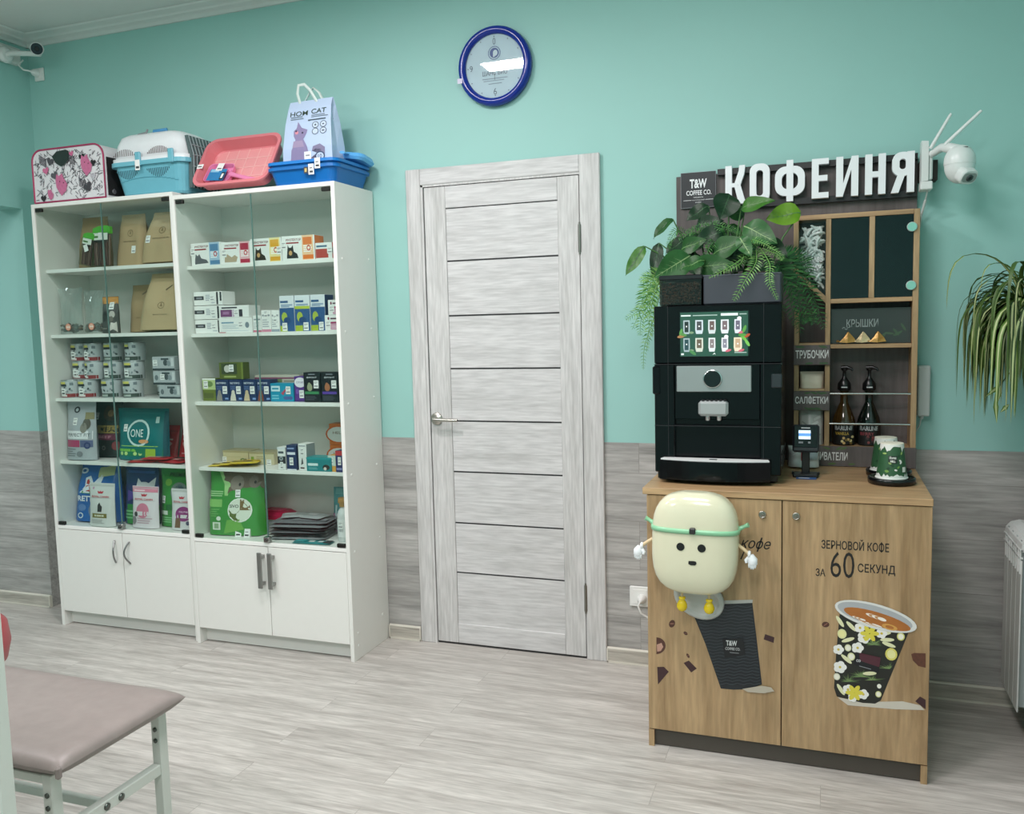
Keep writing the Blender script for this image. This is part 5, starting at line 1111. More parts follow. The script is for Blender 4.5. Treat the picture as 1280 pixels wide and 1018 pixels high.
# ------------------------------------------------------------------ supply rack behind the counter
t = thing('supply_rack', 'tall dark-backed oak rack of cubbies for lids, straws and napkins', 'rack', (kx, 0, .8755))
ZB = .8755
def rb(mb, x0, y0, z0, x1, y1, z1, m, bev=.0): mb.box((K(x0), y0, z0-ZB), (K(x1), y1, z1-ZB), m, bev)
FR = -.135; BK = -.022
mb = MB(); rb(mb, -.543, BK, ZB, .303, -.006, 1.962, DARKB, .001); part('back_board', mb, t, 'dark brown-grey back board')
mb = MB(); rb(mb, -.546, -.06, 1.55, -.543, -.02, 1.72, OAKF) if 0 else None
def upright(x0, x1, z0, z1):
    mb = MB(); rb(mb, x0, FR, z0, x1, BK-.0005, z1, OAKF, .001); part('upright', mb, t)
def shelf(x0, x1, z0, z1, m=None):
    mb = MB(); rb(mb, x0, FR, z0, x1, BK-.0005, z1, m or OAKX, .001); part('shelf', mb, t)
upright(.284, .303, .876, 1.774); upright(.001, .018, .876, 1.757); upright(.143, .161, 1.476, 1.757)
upright(-.108, -.091, 1.577, 1.757)
shelf(-.108, .2838, 1.7575, 1.774); shelf(.0185, .2838, 1.460, 1.4755); shelf(.0185, .2838, 1.300, 1.3145)
upright(-.104, -.088, .876, 1.44)
mb = MB(); mb.ring([[(K(x), y, z-ZB) for x, z in ((-.108, 1.577), (-.091, 1.577), (.0008, 1.487), (.0008, 1.463))] for y in (FR, BK-.0005)], OAKF, sm=False); part('chute_board', mb, t)
DKP = C('#101e20', .07, var=.0, spec=.5)
for x0, x1 in ((.0185, .1425), (.1615, .2835)):
    mb = MB(); rb(mb, x0, FR+.004, 1.476, x1, FR+.008, 1.757, DKP); part('dark_pane', mb, t, 'dark glossy acrylic pane')
mb = MB(); mb.prism([(K(x), z-ZB) for x, z in ((-.0905, 1.756), (.0005, 1.756), (.0005, 1.4885), (-.0905, 1.5795))], FR+.006, FR+.009, glass('clear_pane', '#f4f8f7', .025)); cp = part('clear_pane', mb, t, 'clear acrylic pane')
mb = MB(); mb.M = Matrix.Translation((0, FR+.0055, 0)); PWT = C('#eff1f1', .5)
mb.text('ДОБАВЬ', K(-.043), 1.616-ZB, .020, PWT, .068, None, .02); mb.text('САХАР', K(-.045), 1.589-ZB, .020, PWT, .060, None, .02); part('lettering', mb, cp, 'white lettering')
for z_ in (1.713, 1.514):
    mb = MB(); mb.lathe([(.0165, 0), (.0165, -.006), (.015, -.007)], (K(.278), FR, z_-ZB), C('#c9d3d0', .3, .3), 26, 'y'); mb.lathe([(.0145, -.0068), (.0145, -.0078)], (K(.278), FR, z_-ZB), C('#86cbb9', .35), 26, 'y'); part('cover_cap', mb, t, 'round mint-green cover cap')
mb = MB(); rb(mb, .0195, -.105, 1.316, .2825, -.101, 1.440, C('#3a403e', .25)); mb.M = Matrix.Translation((0, -.1055, 0))
mb.text('КРЫШКИ', K(.125), 1.388-ZB, .028, C('#8d9694', .4), .105, None, .015)
GLf = C('#3f5a40', .5)
for k in range(7): mb.ell(K(.215+rnd.uniform(-.03, .045)), 1.345-ZB+rnd.uniform(-.015, .03), .016, .004, GLf, None, 10, 0, 0, 6.28, rnd.uniform(-1.2, 1.2))
for k in range(8): a = .4*k; mb.ell(K(.06+.003*k), 1.37-ZB+.004*sin(a*3), .003, .0012, C('#8d9694', .4), None, 8)
part('lid_flap', mb, t, 'dark acrylic flap lettered for lids')
for z0, z1, s in ((1.242, 1.313, 'ТРУБОЧКИ'), (1.078, 1.147, 'САЛФЕТКИ')):
    mb = MB(); rb(mb, -.105, FR-.010, z0, .0185, FR-.001, z1, DARKB, .001); mb.M = Matrix.Translation((0, FR-.0101, 0))
    for k in range(8): mb.ell(K(rnd.uniform(-.09, .005)), (z0+.006 if k % 2 else z1-.006)-ZB, .012, .0035, C('#3d5a36', .5), None, 10, 0, 0, 6.28, rnd.uniform(-.5, .5))
    mb.text(s, K(-.043), (z0+z1)/2-ZB+.003, .030, C('#dcdcda', .5), .112, None, .02); part('name_board', mb, t, 'dark board with white lettering')
mb = MB(); rb(mb, -.125, FR-.012, .8765, .304, FR-.001, .949, DARKB, .001); mb.M = Matrix.Translation((0, FR-.0121, 0))
mb.text('ВЗБИВАТЕЛИ', K(.0145), .913-ZB, .030, C('#dcdcda', .5), .132, None, .02)
for k in range(6): mb.ell(K(rnd.uniform(-.03, .14)), (.886 if k % 2 else .942)-ZB, .012, .003, C('#4f6a3a', .5), None, 10, 0, 0, 6.28, rnd.uniform(-.6, .6))
part('name_board', mb, t, 'long dark board with white lettering')
for z_ in (1.1375, 1.029):
    mb = MB(); mb.tube([(K(.018), FR+.005, z_-ZB), (K(.2845), FR+.005, z_-ZB)], .0042, C('#c9cbca', .2, 1.), 10); part('rail', mb, t, 'polished steel rail')
mb = MB(); rb(mb, .0185, FR, .936, .2838, BK-.001, .948, OAKX); rb(mb, -.0875, FR, 1.148, .0005, BK-.001, 1.155, OAKX); rb(mb, -.0875, FR, .936, .0005, BK-.001, .948, OAKX); rb(mb, -.0875, FR, 1.313, .0005, BK-.001, 1.32, OAKX); part('shelf', mb, t)

# ------------------------------------------------------------------ lettered sign on the board
t = thing('shop_sign', 'dark sign with seven big white raised letters over the rack', 'sign', (-.045, -.045, 1.91))
sgx = -.045; YS = -.045; LET = C('#eef1f4', .35, var=.0)
def sb(mb, x0, y0, z0, x1, y1, z1, m, bev=0.): mb.box((x0-sgx, y0-YS, z0-1.91), (x1-sgx, y1-YS, z1-1.91), m, bev)
mb = MB(); sb(mb, -.385, -.046, 1.953, .300, -.0225, 1.975, C('#121315', .4)); sb(mb, -.385, -.046, 1.826, .300, -.0225, 1.848, C('#121315', .4)); part('frame_rail', mb, t, 'black mounting rails')
for ch, x0, x1 in (('К', -.3535, -.282), ('О', -.266, -.195), ('Ф', -.1765, -.073), ('Е', -.0495, .008), ('И', .033, .107), ('Н', .129, .196), ('Я', .2165, .288)):
    hx = .006 if ch == 'Ф' else 0
    mb = MB()
    def bar(a, b, c_, d_): mb.box((a-sgx, -.071-YS, c_-1.91), (b-sgx, -.046-YS, d_-1.91), LET)
    z0, z1 = 1.8395, 1.979; s = .0235; m_ = (x0+x1)/2
    SKN = [0]
    def sk(P):
        SKN[0] += 1; q = .0003*SKN[0]; mb.ring([[(x-sgx, y-YS, z-1.91) for x, z in P] for y in (-.071+q, -.046-q)], LET, sm=False)
    def arch(xa, xb, za, zb, rr=.028, in_=0.):   # rounded frame of a letter, outer and inner outline
        O = rrect(xa, za, xb, zb, rr, 6); I = rrect(xa+s, za+s, xb-s, zb-s, min(max(.006, rr-s*.55), (xb-xa)/2-s-.0004, (zb-za)/2-s-.0004), 6)
        n = len(O); V = [(x-sgx, y-YS, z-1.91) for y in (-.071+in_, -.046-in_) for x, z in O+I]
        F = []
        for i in range(n):
            j = (i+1) % n
            F += [(i, j, n+j, n+i), (2*n+i, 3*n+i, 3*n+j, 2*n+j), (i, 2*n+i, 2*n+j, j), (n+i, n+j, 3*n+j, 3*n+i)]
        mb.add(V, F, LET)
    if ch == 'К':
        bar(x0, x0+s, z0, z1); bar(x0+s, x0+s+.021, 1.9005, 1.9155)
        sk([(x0+s+.010, 1.898), (x0+s+.028, 1.890), (x1-.004, z0), (x1+.004, z0), (x1+.004-.0, z0), (x0+s+.034, 1.910), (x0+s+.012, 1.918)]) if 0 else None
        sk([(x1-s, z0), (x1+.003, z0), (x0+s+.030, 1.912), (x0+s+.010, 1.900)]); sk([(x0+s+.010, 1.916), (x0+s+.030, 1.905), (x1-.003, 1.950), (x1, z1), (x1-s+.002, z1), (x1-s, 1.958)])
    elif ch == 'О': arch(x0, x1, z0, z1)
    elif ch == 'Ф': bar(m_-s/2, m_+s/2, z0-.004, z1+.004); arch(x0, x1, z0+.016, z1-.018, .036, .0006)
    elif ch == 'Е': bar(x0, x0+s, z0, z1); bar(x0+s, x1, z0, z0+s*.85); bar(x0+s, x1, z1-s*.85, z1); bar(x0+s, x1-.004, m_*0+1.90, 1.92)
    elif ch == 'И': bar(x0, x0+s, z0, z1); bar(x1-s, x1, z0, z1); sk([(x0+s, z0+.004), (x0+s, z0+.046), (x1-s, z1-.004), (x1-s, z1-.046)])
    elif ch == 'Н': bar(x0, x0+s, z0, z1); bar(x1-s, x1, z0, z1); bar(x0+s, x1-s, 1.899, 1.919)
    elif ch == 'Я':
        bar(x1-s, x1, z0, z1); arch(x0, x1-.004, 1.896, z1-.0005, .03, .0006); sk([(x0-.003, z0), (x0+s-.002, z0), (x0+s+.018, 1.900), (x0+s-.006, 1.900)])
    part('letter', mb, t, 'white raised letter')
t = thing('brand_plate', 'square black plate with white lettering at the left of the sign', 'sign', (-.458, -.0225, 1.906))
mb = MB(); mb.box((-.066, -.010, -.066), (.066, 0, .067), C('#1b1f24', .4), .001)
mb.M = Matrix.Translation((0, -.0101, 0)); WL = C('#eceeef', .5)
mb.text('T&W', 0, .024, .034, WL, .064, None, .03); mb.text('COFFEE CO.', .002, -.010, .018, WL, .094, None, .015)
mb.text('ПРЕМИУМ', 0, -.0275, .0045, WL, .036, None, .0); mb.text('НАТУРАЛЬНЫЙ', 0, -.037, .0045, WL, .046, None, .0); mb.text('КОФЕ', 0, -.046, .0045, WL, .022, None, .0)
mb.rect(-.056, -.038, -.026, -.0365, WL); mb.rect(.026, -.038, .056, -.0365, WL)
for a in ((-.066, -.066, .066, -.065), (-.066, .066, .066, .067), (-.066, -.066, -.065, .067), (.065, -.066, .066, .067)): mb.rect(*a, C('#9da2a6', .4))
part('plate', mb, t)
# ================================================================== THINGS IN THE RACK AND ON THE COUNTER
SU = C('#ececea', .4, var=.06, sc=200)
r3 = random.Random(21); first_s = None; k = 0
while k < 170:
    x = r3.uniform(-.083, -.006); zz = r3.uniform(1.505, 1.728)
    low = 1.5795-(x+.0905)*1.0+.022
    if zz < low: continue
    y = r3.uniform(-.120, -.098) if k % 3 else r3.uniform(-.098, -.06)
    a = (r3.uniform(-1.2, 1.2), r3.uniform(-1.5, 1.5), r3.uniform(-.5, .5)); l = .016
    x = min(max(x, -.090+l*1.05), -.001-l*1.05)
    if first_s is None:
        mb = MB(); mb.tube([(-.017, 0, 0), (-.012, 0, .0035), (0, 0, .005), (.012, 0, .003), (.017, 0, -.001)], [.002, .0045, .005, .0045, .002], SU, 6)
        o = tag(mb.build('sugar_sachet'), 'white twisted sugar sachet piled behind the clear pane', 'sugar sachet', 'sugar sachets behind the clear pane'); first_s = o
    else: o = first_s.copy(); COL.objects.link(o)
    o.location = (x, y, zz); o.rotation_euler = a; k += 1
GOLD = C('#b98d4a', .3, .35, var=.2, sc=60, bump=.2)
for X, rz, col, lab in ((.078, .1, GOLD, 'gold-wrapped folded biscuit, left of three under the flap'), (.128, -.1, C('#cdb98f', .25, .3, var=.25, sc=60, bump=.2), 'pale gold-wrapped biscuit with a crumpled clear tip, middle of three'), (.176, .12, GOLD, 'gold-wrapped folded biscuit, right of three under the flap')):
    mb = MB(); r4 = random.Random(int(X*1000))
    mb.ring([[(-.030, -.010, .002), (-.004, -.016, .0), (.026, -.009, .003), (.030, .008, .002), (0, .014, 0), (-.028, .010, .002)], [(-.016, -.009, .018), (-.002, -.014, .020), (.020, -.006, .016), (.018, .006, .016), (0, .010, .020), (-.012, .006, .018)], [(-.004, -.003, .036), (0, -.004, .039), (.004, -.002, .036), (.004, .002, .036), (0, .004, .038), (-.004, .002, .036)]], col, sm=False)
    mb.tube([(-.028, 0, .004), (-.036, -.003, .006)], [.006, .010], col, 6, True, .4)
    tag(mb.build('fortune_cookie', None, (X, -.122, 1.3192), (0, 0, rz)), lab, 'biscuit', 'wrapped biscuits')
def syrup(X, lab, fruit, txt, cols):
    t = thing('syrup_bottle', lab, 'syrup bottle', (X, -.080, .9485), (0, 0, 0), 'syrup bottles')
    GB = C('#0e1511', .08, spec=.7, var=.0) if fruit else C('#3a2810', .08, spec=.7, var=.0)
    mb = MB(); mb.lathe([(.036, 0), (.040, .005), (.0405, .075), (.036, .10), (.022, .135), (.0135, .155), (.0125, .19), (.0150, .192), (.0150, .20)], (0, 0, 0), GB, 26)
    part('bottle', mb, t)
    mb = MB(); sf = lambda x, z: -math.sqrt(max(1e-8, .0411**2-x*x))
    mb.rect(-.036, .004, .036, .074, C('#131313', .5), sf, 10); mb.text(txt[0], 0, .064, .016, C('#c9cbcc', .5), .060, sf, .02); mb.text(txt[1], -.006, .044, .011, C(cols, .5), .046, sf, .02)
    for k_ in range(9): mb.ell(rnd.uniform(-.01, .03), rnd.uniform(.008, .034), .005, .005, C(('#c9a86a', '#d9c890', '#6f5a2a')[k_ % 3] if not fruit else ('#5a2026', '#3a2a2a', '#7a3a3a')[k_ % 3], .5), sf, 8)
    part('label', mb, t, 'black bottle label with pale lettering')
    mb = MB(); PB = C('#101113', .3)
    mb.lathe([(.016, .195), (.0235, .20), (.0225, .222), (.013, .236), (.0065, .244), (.0055, .268), (.0105, .270), (.0105, .284), (.004, .288)], (0, 0, 0), PB, 20)
    mb.tube([(-.012, -.004, .280), (.010, -.008, .281), (.024, -.014, .276), (.028, -.016, .268)], [.006, .0065, .0045, .0035], PB, 8)
    mb.M = Matrix.Translation((0, -.0232, .206)); mb.rect(-.010, .002, .010, .006, C('#c9cbcc', .5))
    part('pump', mb, t, 'black pump dispenser top')
syrup(.068, 'amber syrup bottle with gold label print and black pump', 0, ('BARLINE', 'VANILLA'), '#b99a3a')
syrup(.152, 'dark syrup bottle with reddish label print and black pump', 1, ('BARLINE', 'BERRY'), '#8d3f46')
bag('cream paper pack of straws standing over the lower lettered board', 'pack', -.084, -.115, 1.155, .082, .06, .05, '#cfc9b4', [('r', .05, .88, .95, .9, '#b3ad98')], (), None, 0, 0, 'straw_pack', .0, .02, .7, block=True)
bag('crinkled clear pack of white napkins behind the card terminal', 'napkin pack', -.086, -.120, .948, .084, .150, .05, '#b9bdb8', [('r', .2+.1*i, .1+.13*i, .5+.1*i, .16+.13*i, '#d3d7d3', .5) for i in range(5)]+[('r', .1, .5, .4, .53, '#8f958f', -.6), ('r', .6, .2, .9, .23, '#8f958f', .6)], (), None, 0, 0, 'napkin_pack', .0, .04, .3, wob=.02)
bag('small clear bag of wipes with a red strip, at the machine\'s side behind the terminal', 'wipes pack', -.120, -.225, .8755, .105, .075, .06, '#cfd1d0', [('r', .42, .3, .60, .95, '#b03038'), ('r', .62, .35, .95, .9, '#aeb9c0'), ('r', .1, .6, .35, .64, '#e6e8e8', .5)], (), None, 0, .1, 'wipes_pack', .0, .06, .3, wob=.02)
# card terminal
t = thing('card_terminal', 'black card payment terminal on a stand with a lit blue-white screen', 'card terminal', (-.056, -.370, .8755))
TB = C('#17191c', .35)
mb = MB(); mb.box((-.042, -.035, .0), (.040, .03, .012), TB, .004); mb.box((-.026, -.048, 0), (.026, -.034, .0025), TB); mb.box((-.046, -.012, .006), (-.040, .012, .016), TB, .002); mb.box((.038, -.012, .006), (.044, .012, .016), TB, .002); part('base', mb, t)
mb = MB(); mb.box((-.030, -.062, .0008), (.034, -.036, .003), C('#3a5a8f', .4)); mb.rect(-.02, .0, .0, .001, PAPER); mb.add([(-.022, -.058, .0034), (.012, -.058, .0034), (.012, -.048, .0034), (-.022, -.048, .0034)], [(0, 1, 2, 3)], PAPER); part('card', mb, t, 'blue card under the base')
mb = MB(); mb.box((-.014, .004, .010), (.012, .016, .115), TB, .002); part('stem', mb, t)
mb = MB(); mb.M = Matrix.Translation((0, -.008, .083)) @ Matrix.Rotation(R(-10), 4, 'X')
mb.box((-.044, -.012, .0), (.042, .012, .094), C('#2b2c31', .35), .006); mb.box((-.038, -.0135, .016), (.036, -.011, .090), C('#0d0f12', .15), .002)
hd = part('head', mb, t)
mb = MB(); mb.M = Matrix.Translation((0, -.008, .083)) @ Matrix.Rotation(R(-10), 4, 'X') @ Matrix.Translation((0, -.0137, 0))
mb.rect(-.024, .044, .014, .074, C('#c9dcef', .3, em=.9)); mb.rect(-.024, .054, .014, .064, C('#5b8fd0', .3, em=.8)); mb.rect(-.016, .080, .012, .084, C('#c0c4c8', .5)); mb.rect(-.024, .030, -.010, .036, C('#8f949a', .5)); mb.rect(.006, .030, .014, .036, C('#8f949a', .5))
part('screen', mb, hd, 'small lit screen')
# trays and paper cups
def cup_tray(lab, x, y):
    mb = MB(); mb.lathe([(.064, 0), (.071, .003), (.072, .018), (.069, .021), (.064, .021), (.062, .017), (.02, .017)], (0, 0, 0), C('#0e0f11', .2), 36)
    return tag(mb.build('cup_tray', None, (x, y, .8755)), lab, 'tray', 'round black trays')
cup_tray('round black tray at the front right of the counter, under the nearer cup', .206, -.440)
cup_tray('round black tray behind the front one, under the further cup', .207, -.292)
def paper_cup(lab, x, y):
    t = thing('paper_cup', lab, 'paper cup', (x, y, .8755+.0175), (0, 0, rnd.uniform(-.2, .2)), 'upturned paper cups')
    h = .112; rad = lambda z: .0465-(.0465-.034)*z/h
    mb = MB(); mb.lathe([(.0465, .004), (.0345, h-.004), (.034, h), (.0325, h+.001), (.032, h-.003), (.005, h-.003)], (0, 0, 0), C('#2f5a3a', .45, var=.08), 32)
    part('wall', mb, t, 'green printed cup wall')
    mb = MB(); CWc = C('#dfe2dc', .45)
    mb.lathe([(.0485, .0), (.050, .002), (.0485, .0045), (.0462, .0047)], (0, 0, 0), CWc, 32)
    def band(zlo, zhi, col):  # ragged snow edge wrapped round the cup
        P = []; n = 48; F = []
        for i in range(n):
            a = 2*pi*i/n; j = rnd.uniform(-.006, .006)
            for zz in ((zlo, zhi+j) if zlo < .02 else (zlo+j*1.6, zhi)):
                r_ = rad(zz)+.0006; P.append((r_*cos(a), r_*sin(a), zz))
        for i in range(n): F.append((2*i, 2*((i+1) % n), 2*((i+1) % n)+1, 2*i+1))
        mb.add(P, F, col)
    band(.004, .013, CWc); band(h-.016, h-.001, CWc); mb.lathe([(.0345, h-.001), (.0348, h+.0012), (.0325, h+.0016), (.001, h+.0018)], (0, 0, 0), C('#e3e0cf', .45), 32, cap0=False, cap1=False)
    sf = lambda x, z: -math.sqrt(max(1e-8, (rad(z)+.0008)**2-x*x))
    for k_ in range(14):
        zz = rnd.uniform(.026, .085); mb.ell(rnd.uniform(-.03, .03), zz, .005, .003, C(('#dfe2dc', '#6f9a4a', '#9ab86a', '#20452c')[k_ % 4], .5), sf, 8, 0, 0, 6.28, rnd.uniform(0, 3))
    mb.rect(-.020, .052, .006, .076, C('#23302a', .5), sf, 6); mb.text('COFFEE', -.007, .069, .006, CWc, .020, sf, .03); mb.text('HILL', -.007, .059, .007, CWc, .015, sf, .04)
    mb.rect(.022, .024, .033, .040, CWc, sf, 4)
    part('print', mb, t, 'white ragged print on the cup')
paper_cup('upturned green and white paper cup on the nearer black tray', .206, -.440)
paper_cup('upturned green and white paper cup half hidden behind the nearer one', .196, -.300)

# ================================================================== PLANTS OVER THE MACHINE
def leaf(mb, p, tip, width, m, vein, droop=.25, roll=0., n=8, base=.25):
    p, tip = Vector(p), Vector(tip); ax = tip-p; L = ax.length; ax.normalize()
    view = (CAMLOC-p).normalized(); side = ax.cross(Vector((0, -1, .25)).normalized())
    if side.length < .1: side = ax.cross(Vector((1, 0, 0)))
    side.normalize(); side = (Matrix.Rotation(roll, 3, ax) @ side); nr = side.cross(ax).normalized()
    P = []; 
    for i in range(n+1):
        v = i/n; wv = width/2*(sin(pi*min(1, v**.72*.98+.02))**.85)*(1 if v < .98 else .2)
        c = p+ax*L*v+nr*(-droop*L*(v-.5)**2+droop*L*.25)
        for u in (-1, -.5, 0, .5, 1): P.append(tuple(c+side*wv*u+nr*(abs(u)*wv*.22)+nr*.004*sin(9*v+u)))
    F0 = [(i*5+j, i*5+j+1, (i+1)*5+j+1, (i+1)*5+j) for i in range(n) for j in range(4)]
    mb.add(P, F0, m, True)
    V = []
    for i in range(n+1):
        c = Vector(P[i*5+2]); wv = .0016*(1-i/n)+.0004
        off = nr*.0012*(1 if nr.dot(view) > 0 else -1)
        V += [tuple(c+side*wv+off), tuple(c-side*wv+off)]
    mb.add(V, [(2*i, 2*i+1, 2*i+3, 2*i+2) for i in range(n)], vein)
    if vein is not None:
        for i in range(2, n-1):
            for s in (-1, 1):
                off = nr*.0014*(1 if nr.dot(view) > 0 else -1)
                a = Vector(P[i*5+2])+off; b = Vector(P[min(n, i+1)*5+2+s])+off; d_ = (b-a).normalized().cross(nr)*.0007
                mb.add([tuple(a+d_), tuple(a-d_), tuple(b)], [(0, 1, 2)], vein)
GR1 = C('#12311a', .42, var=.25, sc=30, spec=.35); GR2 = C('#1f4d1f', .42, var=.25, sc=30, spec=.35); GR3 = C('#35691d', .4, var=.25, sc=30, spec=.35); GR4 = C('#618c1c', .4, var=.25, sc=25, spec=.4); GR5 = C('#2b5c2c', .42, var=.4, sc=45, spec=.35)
VN = C('#567f45', .45); VND = C('#2a5230', .45); VNL = C('#84a56c', .45)
t = thing('pothos_plant', 'broad-leaved trailing green plant above the coffee machine', 'plant', (-.33, -.30, 1.4625))
O = Vector((-.33, -.30, 1.4625))
mb = MB(); mb.box((-.17, -.055, 0), (.18, .05, .085), C('#33302c', .6), .004); mb.box((-.165, -.05, .082), (.175, .045, .09), C('#2a2119', .9, bump=.4)); part('planter', mb, t, 'dark trough planter')
mb = MB(); ST = MB()
Lf = [ # base px, tip px, y, width m, mats
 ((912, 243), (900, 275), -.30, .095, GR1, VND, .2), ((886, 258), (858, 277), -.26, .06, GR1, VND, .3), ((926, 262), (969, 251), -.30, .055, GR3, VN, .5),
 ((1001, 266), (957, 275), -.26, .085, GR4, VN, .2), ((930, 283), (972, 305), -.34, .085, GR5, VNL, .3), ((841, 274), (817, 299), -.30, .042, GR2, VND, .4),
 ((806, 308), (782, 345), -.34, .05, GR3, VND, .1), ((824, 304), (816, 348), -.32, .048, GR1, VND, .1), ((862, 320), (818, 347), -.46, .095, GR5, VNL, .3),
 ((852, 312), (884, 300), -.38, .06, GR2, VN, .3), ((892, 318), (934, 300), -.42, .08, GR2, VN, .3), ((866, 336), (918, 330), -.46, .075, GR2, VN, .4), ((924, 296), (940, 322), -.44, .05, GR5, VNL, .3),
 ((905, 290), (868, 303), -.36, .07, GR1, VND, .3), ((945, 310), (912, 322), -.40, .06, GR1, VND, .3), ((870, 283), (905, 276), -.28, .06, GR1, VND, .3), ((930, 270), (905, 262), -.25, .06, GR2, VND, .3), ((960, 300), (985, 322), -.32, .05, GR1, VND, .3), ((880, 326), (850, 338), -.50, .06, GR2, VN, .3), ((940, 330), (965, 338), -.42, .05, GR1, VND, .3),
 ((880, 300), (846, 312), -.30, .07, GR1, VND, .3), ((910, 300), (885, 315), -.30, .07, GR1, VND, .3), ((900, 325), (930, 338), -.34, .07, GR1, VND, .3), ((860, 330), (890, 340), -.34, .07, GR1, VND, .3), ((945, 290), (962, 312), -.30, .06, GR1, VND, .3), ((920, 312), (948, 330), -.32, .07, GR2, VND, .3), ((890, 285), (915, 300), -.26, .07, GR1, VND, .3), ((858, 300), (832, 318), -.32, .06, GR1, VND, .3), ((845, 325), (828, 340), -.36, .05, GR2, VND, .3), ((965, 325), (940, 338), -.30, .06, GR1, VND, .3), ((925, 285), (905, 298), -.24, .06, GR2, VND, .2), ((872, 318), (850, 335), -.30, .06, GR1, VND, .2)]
for a, b, Y, w_, m_, v_, dr in Lf:
    p = at(a[0], a[1], Y)-O; q = at(b[0], b[1], Y-.03)-O
    leaf(mb, p, q, w_, m_, v_, dr, rnd.uniform(-.35, .35))
    root_ = Vector((max(-.16, min(.17, p.x*.55)), 0, .085)); mid = (root_+p)/2+Vector((0, -.01, .03))
    ST.tube([root_, mid, p], [.0035, .003, .002], C('#3f6a2f', .45), 6)
part('foliage', mb, t); part('stems', ST, t, 'thin green stems')
def fronds(name, lab, L, O, mats, planter=None):
    t = thing(name, lab, 'plant', O); O = Vector(O); mb = MB(); ST = MB()
    for pts, ll in L:
        P = [at(px, py, Y)-O for px, py, Y in pts]
        # smooth path
        path = []
        for i in range(len(P)-1):
            p0, p1, p2, p3 = P[max(0, i-1)], P[i], P[i+1], P[min(len(P)-1, i+2)]
            for k_ in range(8):
                s = k_/8; path.append(.5*((2*p1)+(-p0+p2)*s+(2*p0-5*p1+4*p2-p3)*s*s+(-p0+3*p1-3*p2+p3)*s**3))
        path.append(P[-1])
        ST.tube(path, [.0018*(1-.6*i/len(path)) for i in range(len(path))], mats[0], 5)
        n = len(path)
        dense = []
        for i in range(n-1):
            dense.append(path[i])
        n = len(dense)
        for i in range(1, n):
            tg_ = (dense[min(i+1, n-1)]-dense[i-1]).normalized(); sd = tg_.cross(Vector((.15, -1, .2))).normalized()
            l = 1.12*ll*(1-.75*(i/n)**2)*rnd.uniform(.8, 1.1)
            for s in (-1, 1):
                d_ = (sd*s*.9+tg_*.55+Vector((0, rnd.uniform(-.35, .1), rnd.uniform(-.15, .1)))).normalized(); b = dense[i]; e = b+d_*l; wv = tg_*l*.10
                mid = b+d_*l*.5+Vector((0, -.001, .002))
                mb.add([tuple(b), tuple(mid+wv), tuple(e), tuple(mid-wv)], [(0, 1, 2, 3)], mats[(i+(s > 0)) % len(mats)])
    part('fronds', mb, t); part('stems', ST, t, 'thin frond stems')
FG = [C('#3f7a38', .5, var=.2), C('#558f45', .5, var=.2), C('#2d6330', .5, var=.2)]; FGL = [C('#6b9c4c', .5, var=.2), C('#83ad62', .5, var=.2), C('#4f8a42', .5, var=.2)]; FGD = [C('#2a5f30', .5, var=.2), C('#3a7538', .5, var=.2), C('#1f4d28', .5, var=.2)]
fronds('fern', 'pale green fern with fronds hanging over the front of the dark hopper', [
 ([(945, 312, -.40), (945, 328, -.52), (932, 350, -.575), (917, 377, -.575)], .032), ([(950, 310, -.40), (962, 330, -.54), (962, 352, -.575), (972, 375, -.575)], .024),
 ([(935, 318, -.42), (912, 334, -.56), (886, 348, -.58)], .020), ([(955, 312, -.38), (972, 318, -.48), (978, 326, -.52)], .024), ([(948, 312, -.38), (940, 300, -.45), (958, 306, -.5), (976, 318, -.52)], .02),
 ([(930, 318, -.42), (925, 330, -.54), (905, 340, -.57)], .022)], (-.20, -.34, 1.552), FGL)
fronds('fern', 'tufted fern among the broad leaves at the back of the machine top', [
 ([(895, 300, -.3), (880, 285, -.34), (858, 290, -.36)], .026), ([(895, 300, -.3), (890, 282, -.34), (910, 285, -.36), (925, 292, -.36)], .024), ([(880, 305, -.34), (868, 290, -.38), (848, 300, -.40)], .026), ([(895, 300, -.36), (888, 308, -.44), (878, 330, -.47)], .026), ([(900, 298, -.34), (905, 288, -.38), (880, 280, -.36)], .022), ([(860, 300, -.3), (848, 288, -.33), (838, 300, -.35), (836, 312, -.35)], .022)], (-.36, -.31, 1.553), FG)
fronds('fern', 'fern hanging down the left side of the coffee machine', [
 ([(830, 340, -.42), (815, 348, -.48), (808, 372, -.50), (790, 412, -.50)], .040), ([(830, 345, -.42), (814, 360, -.48), (812, 400, -.50), (808, 440, -.50)], .036), ([(828, 342, -.42), (812, 345, -.46), (800, 352, -.46)], .03), ([(830, 350, -.42), (816, 372, -.48), (802, 398, -.49), (800, 420, -.49)], .036), ([(828, 348, -.45), (820, 360, -.5), (814, 388, -.51), (816, 420, -.51)], .03), ([(826, 346, -.40), (808, 360, -.45), (800, 385, -.45), (782, 400, -.45)], .034), ([(828, 352, -.44), (818, 395, -.49), (806, 432, -.49), (804, 462, -.49)], .024)], (-.50, -.40, 1.56), FGL[:2]+FG[:1])
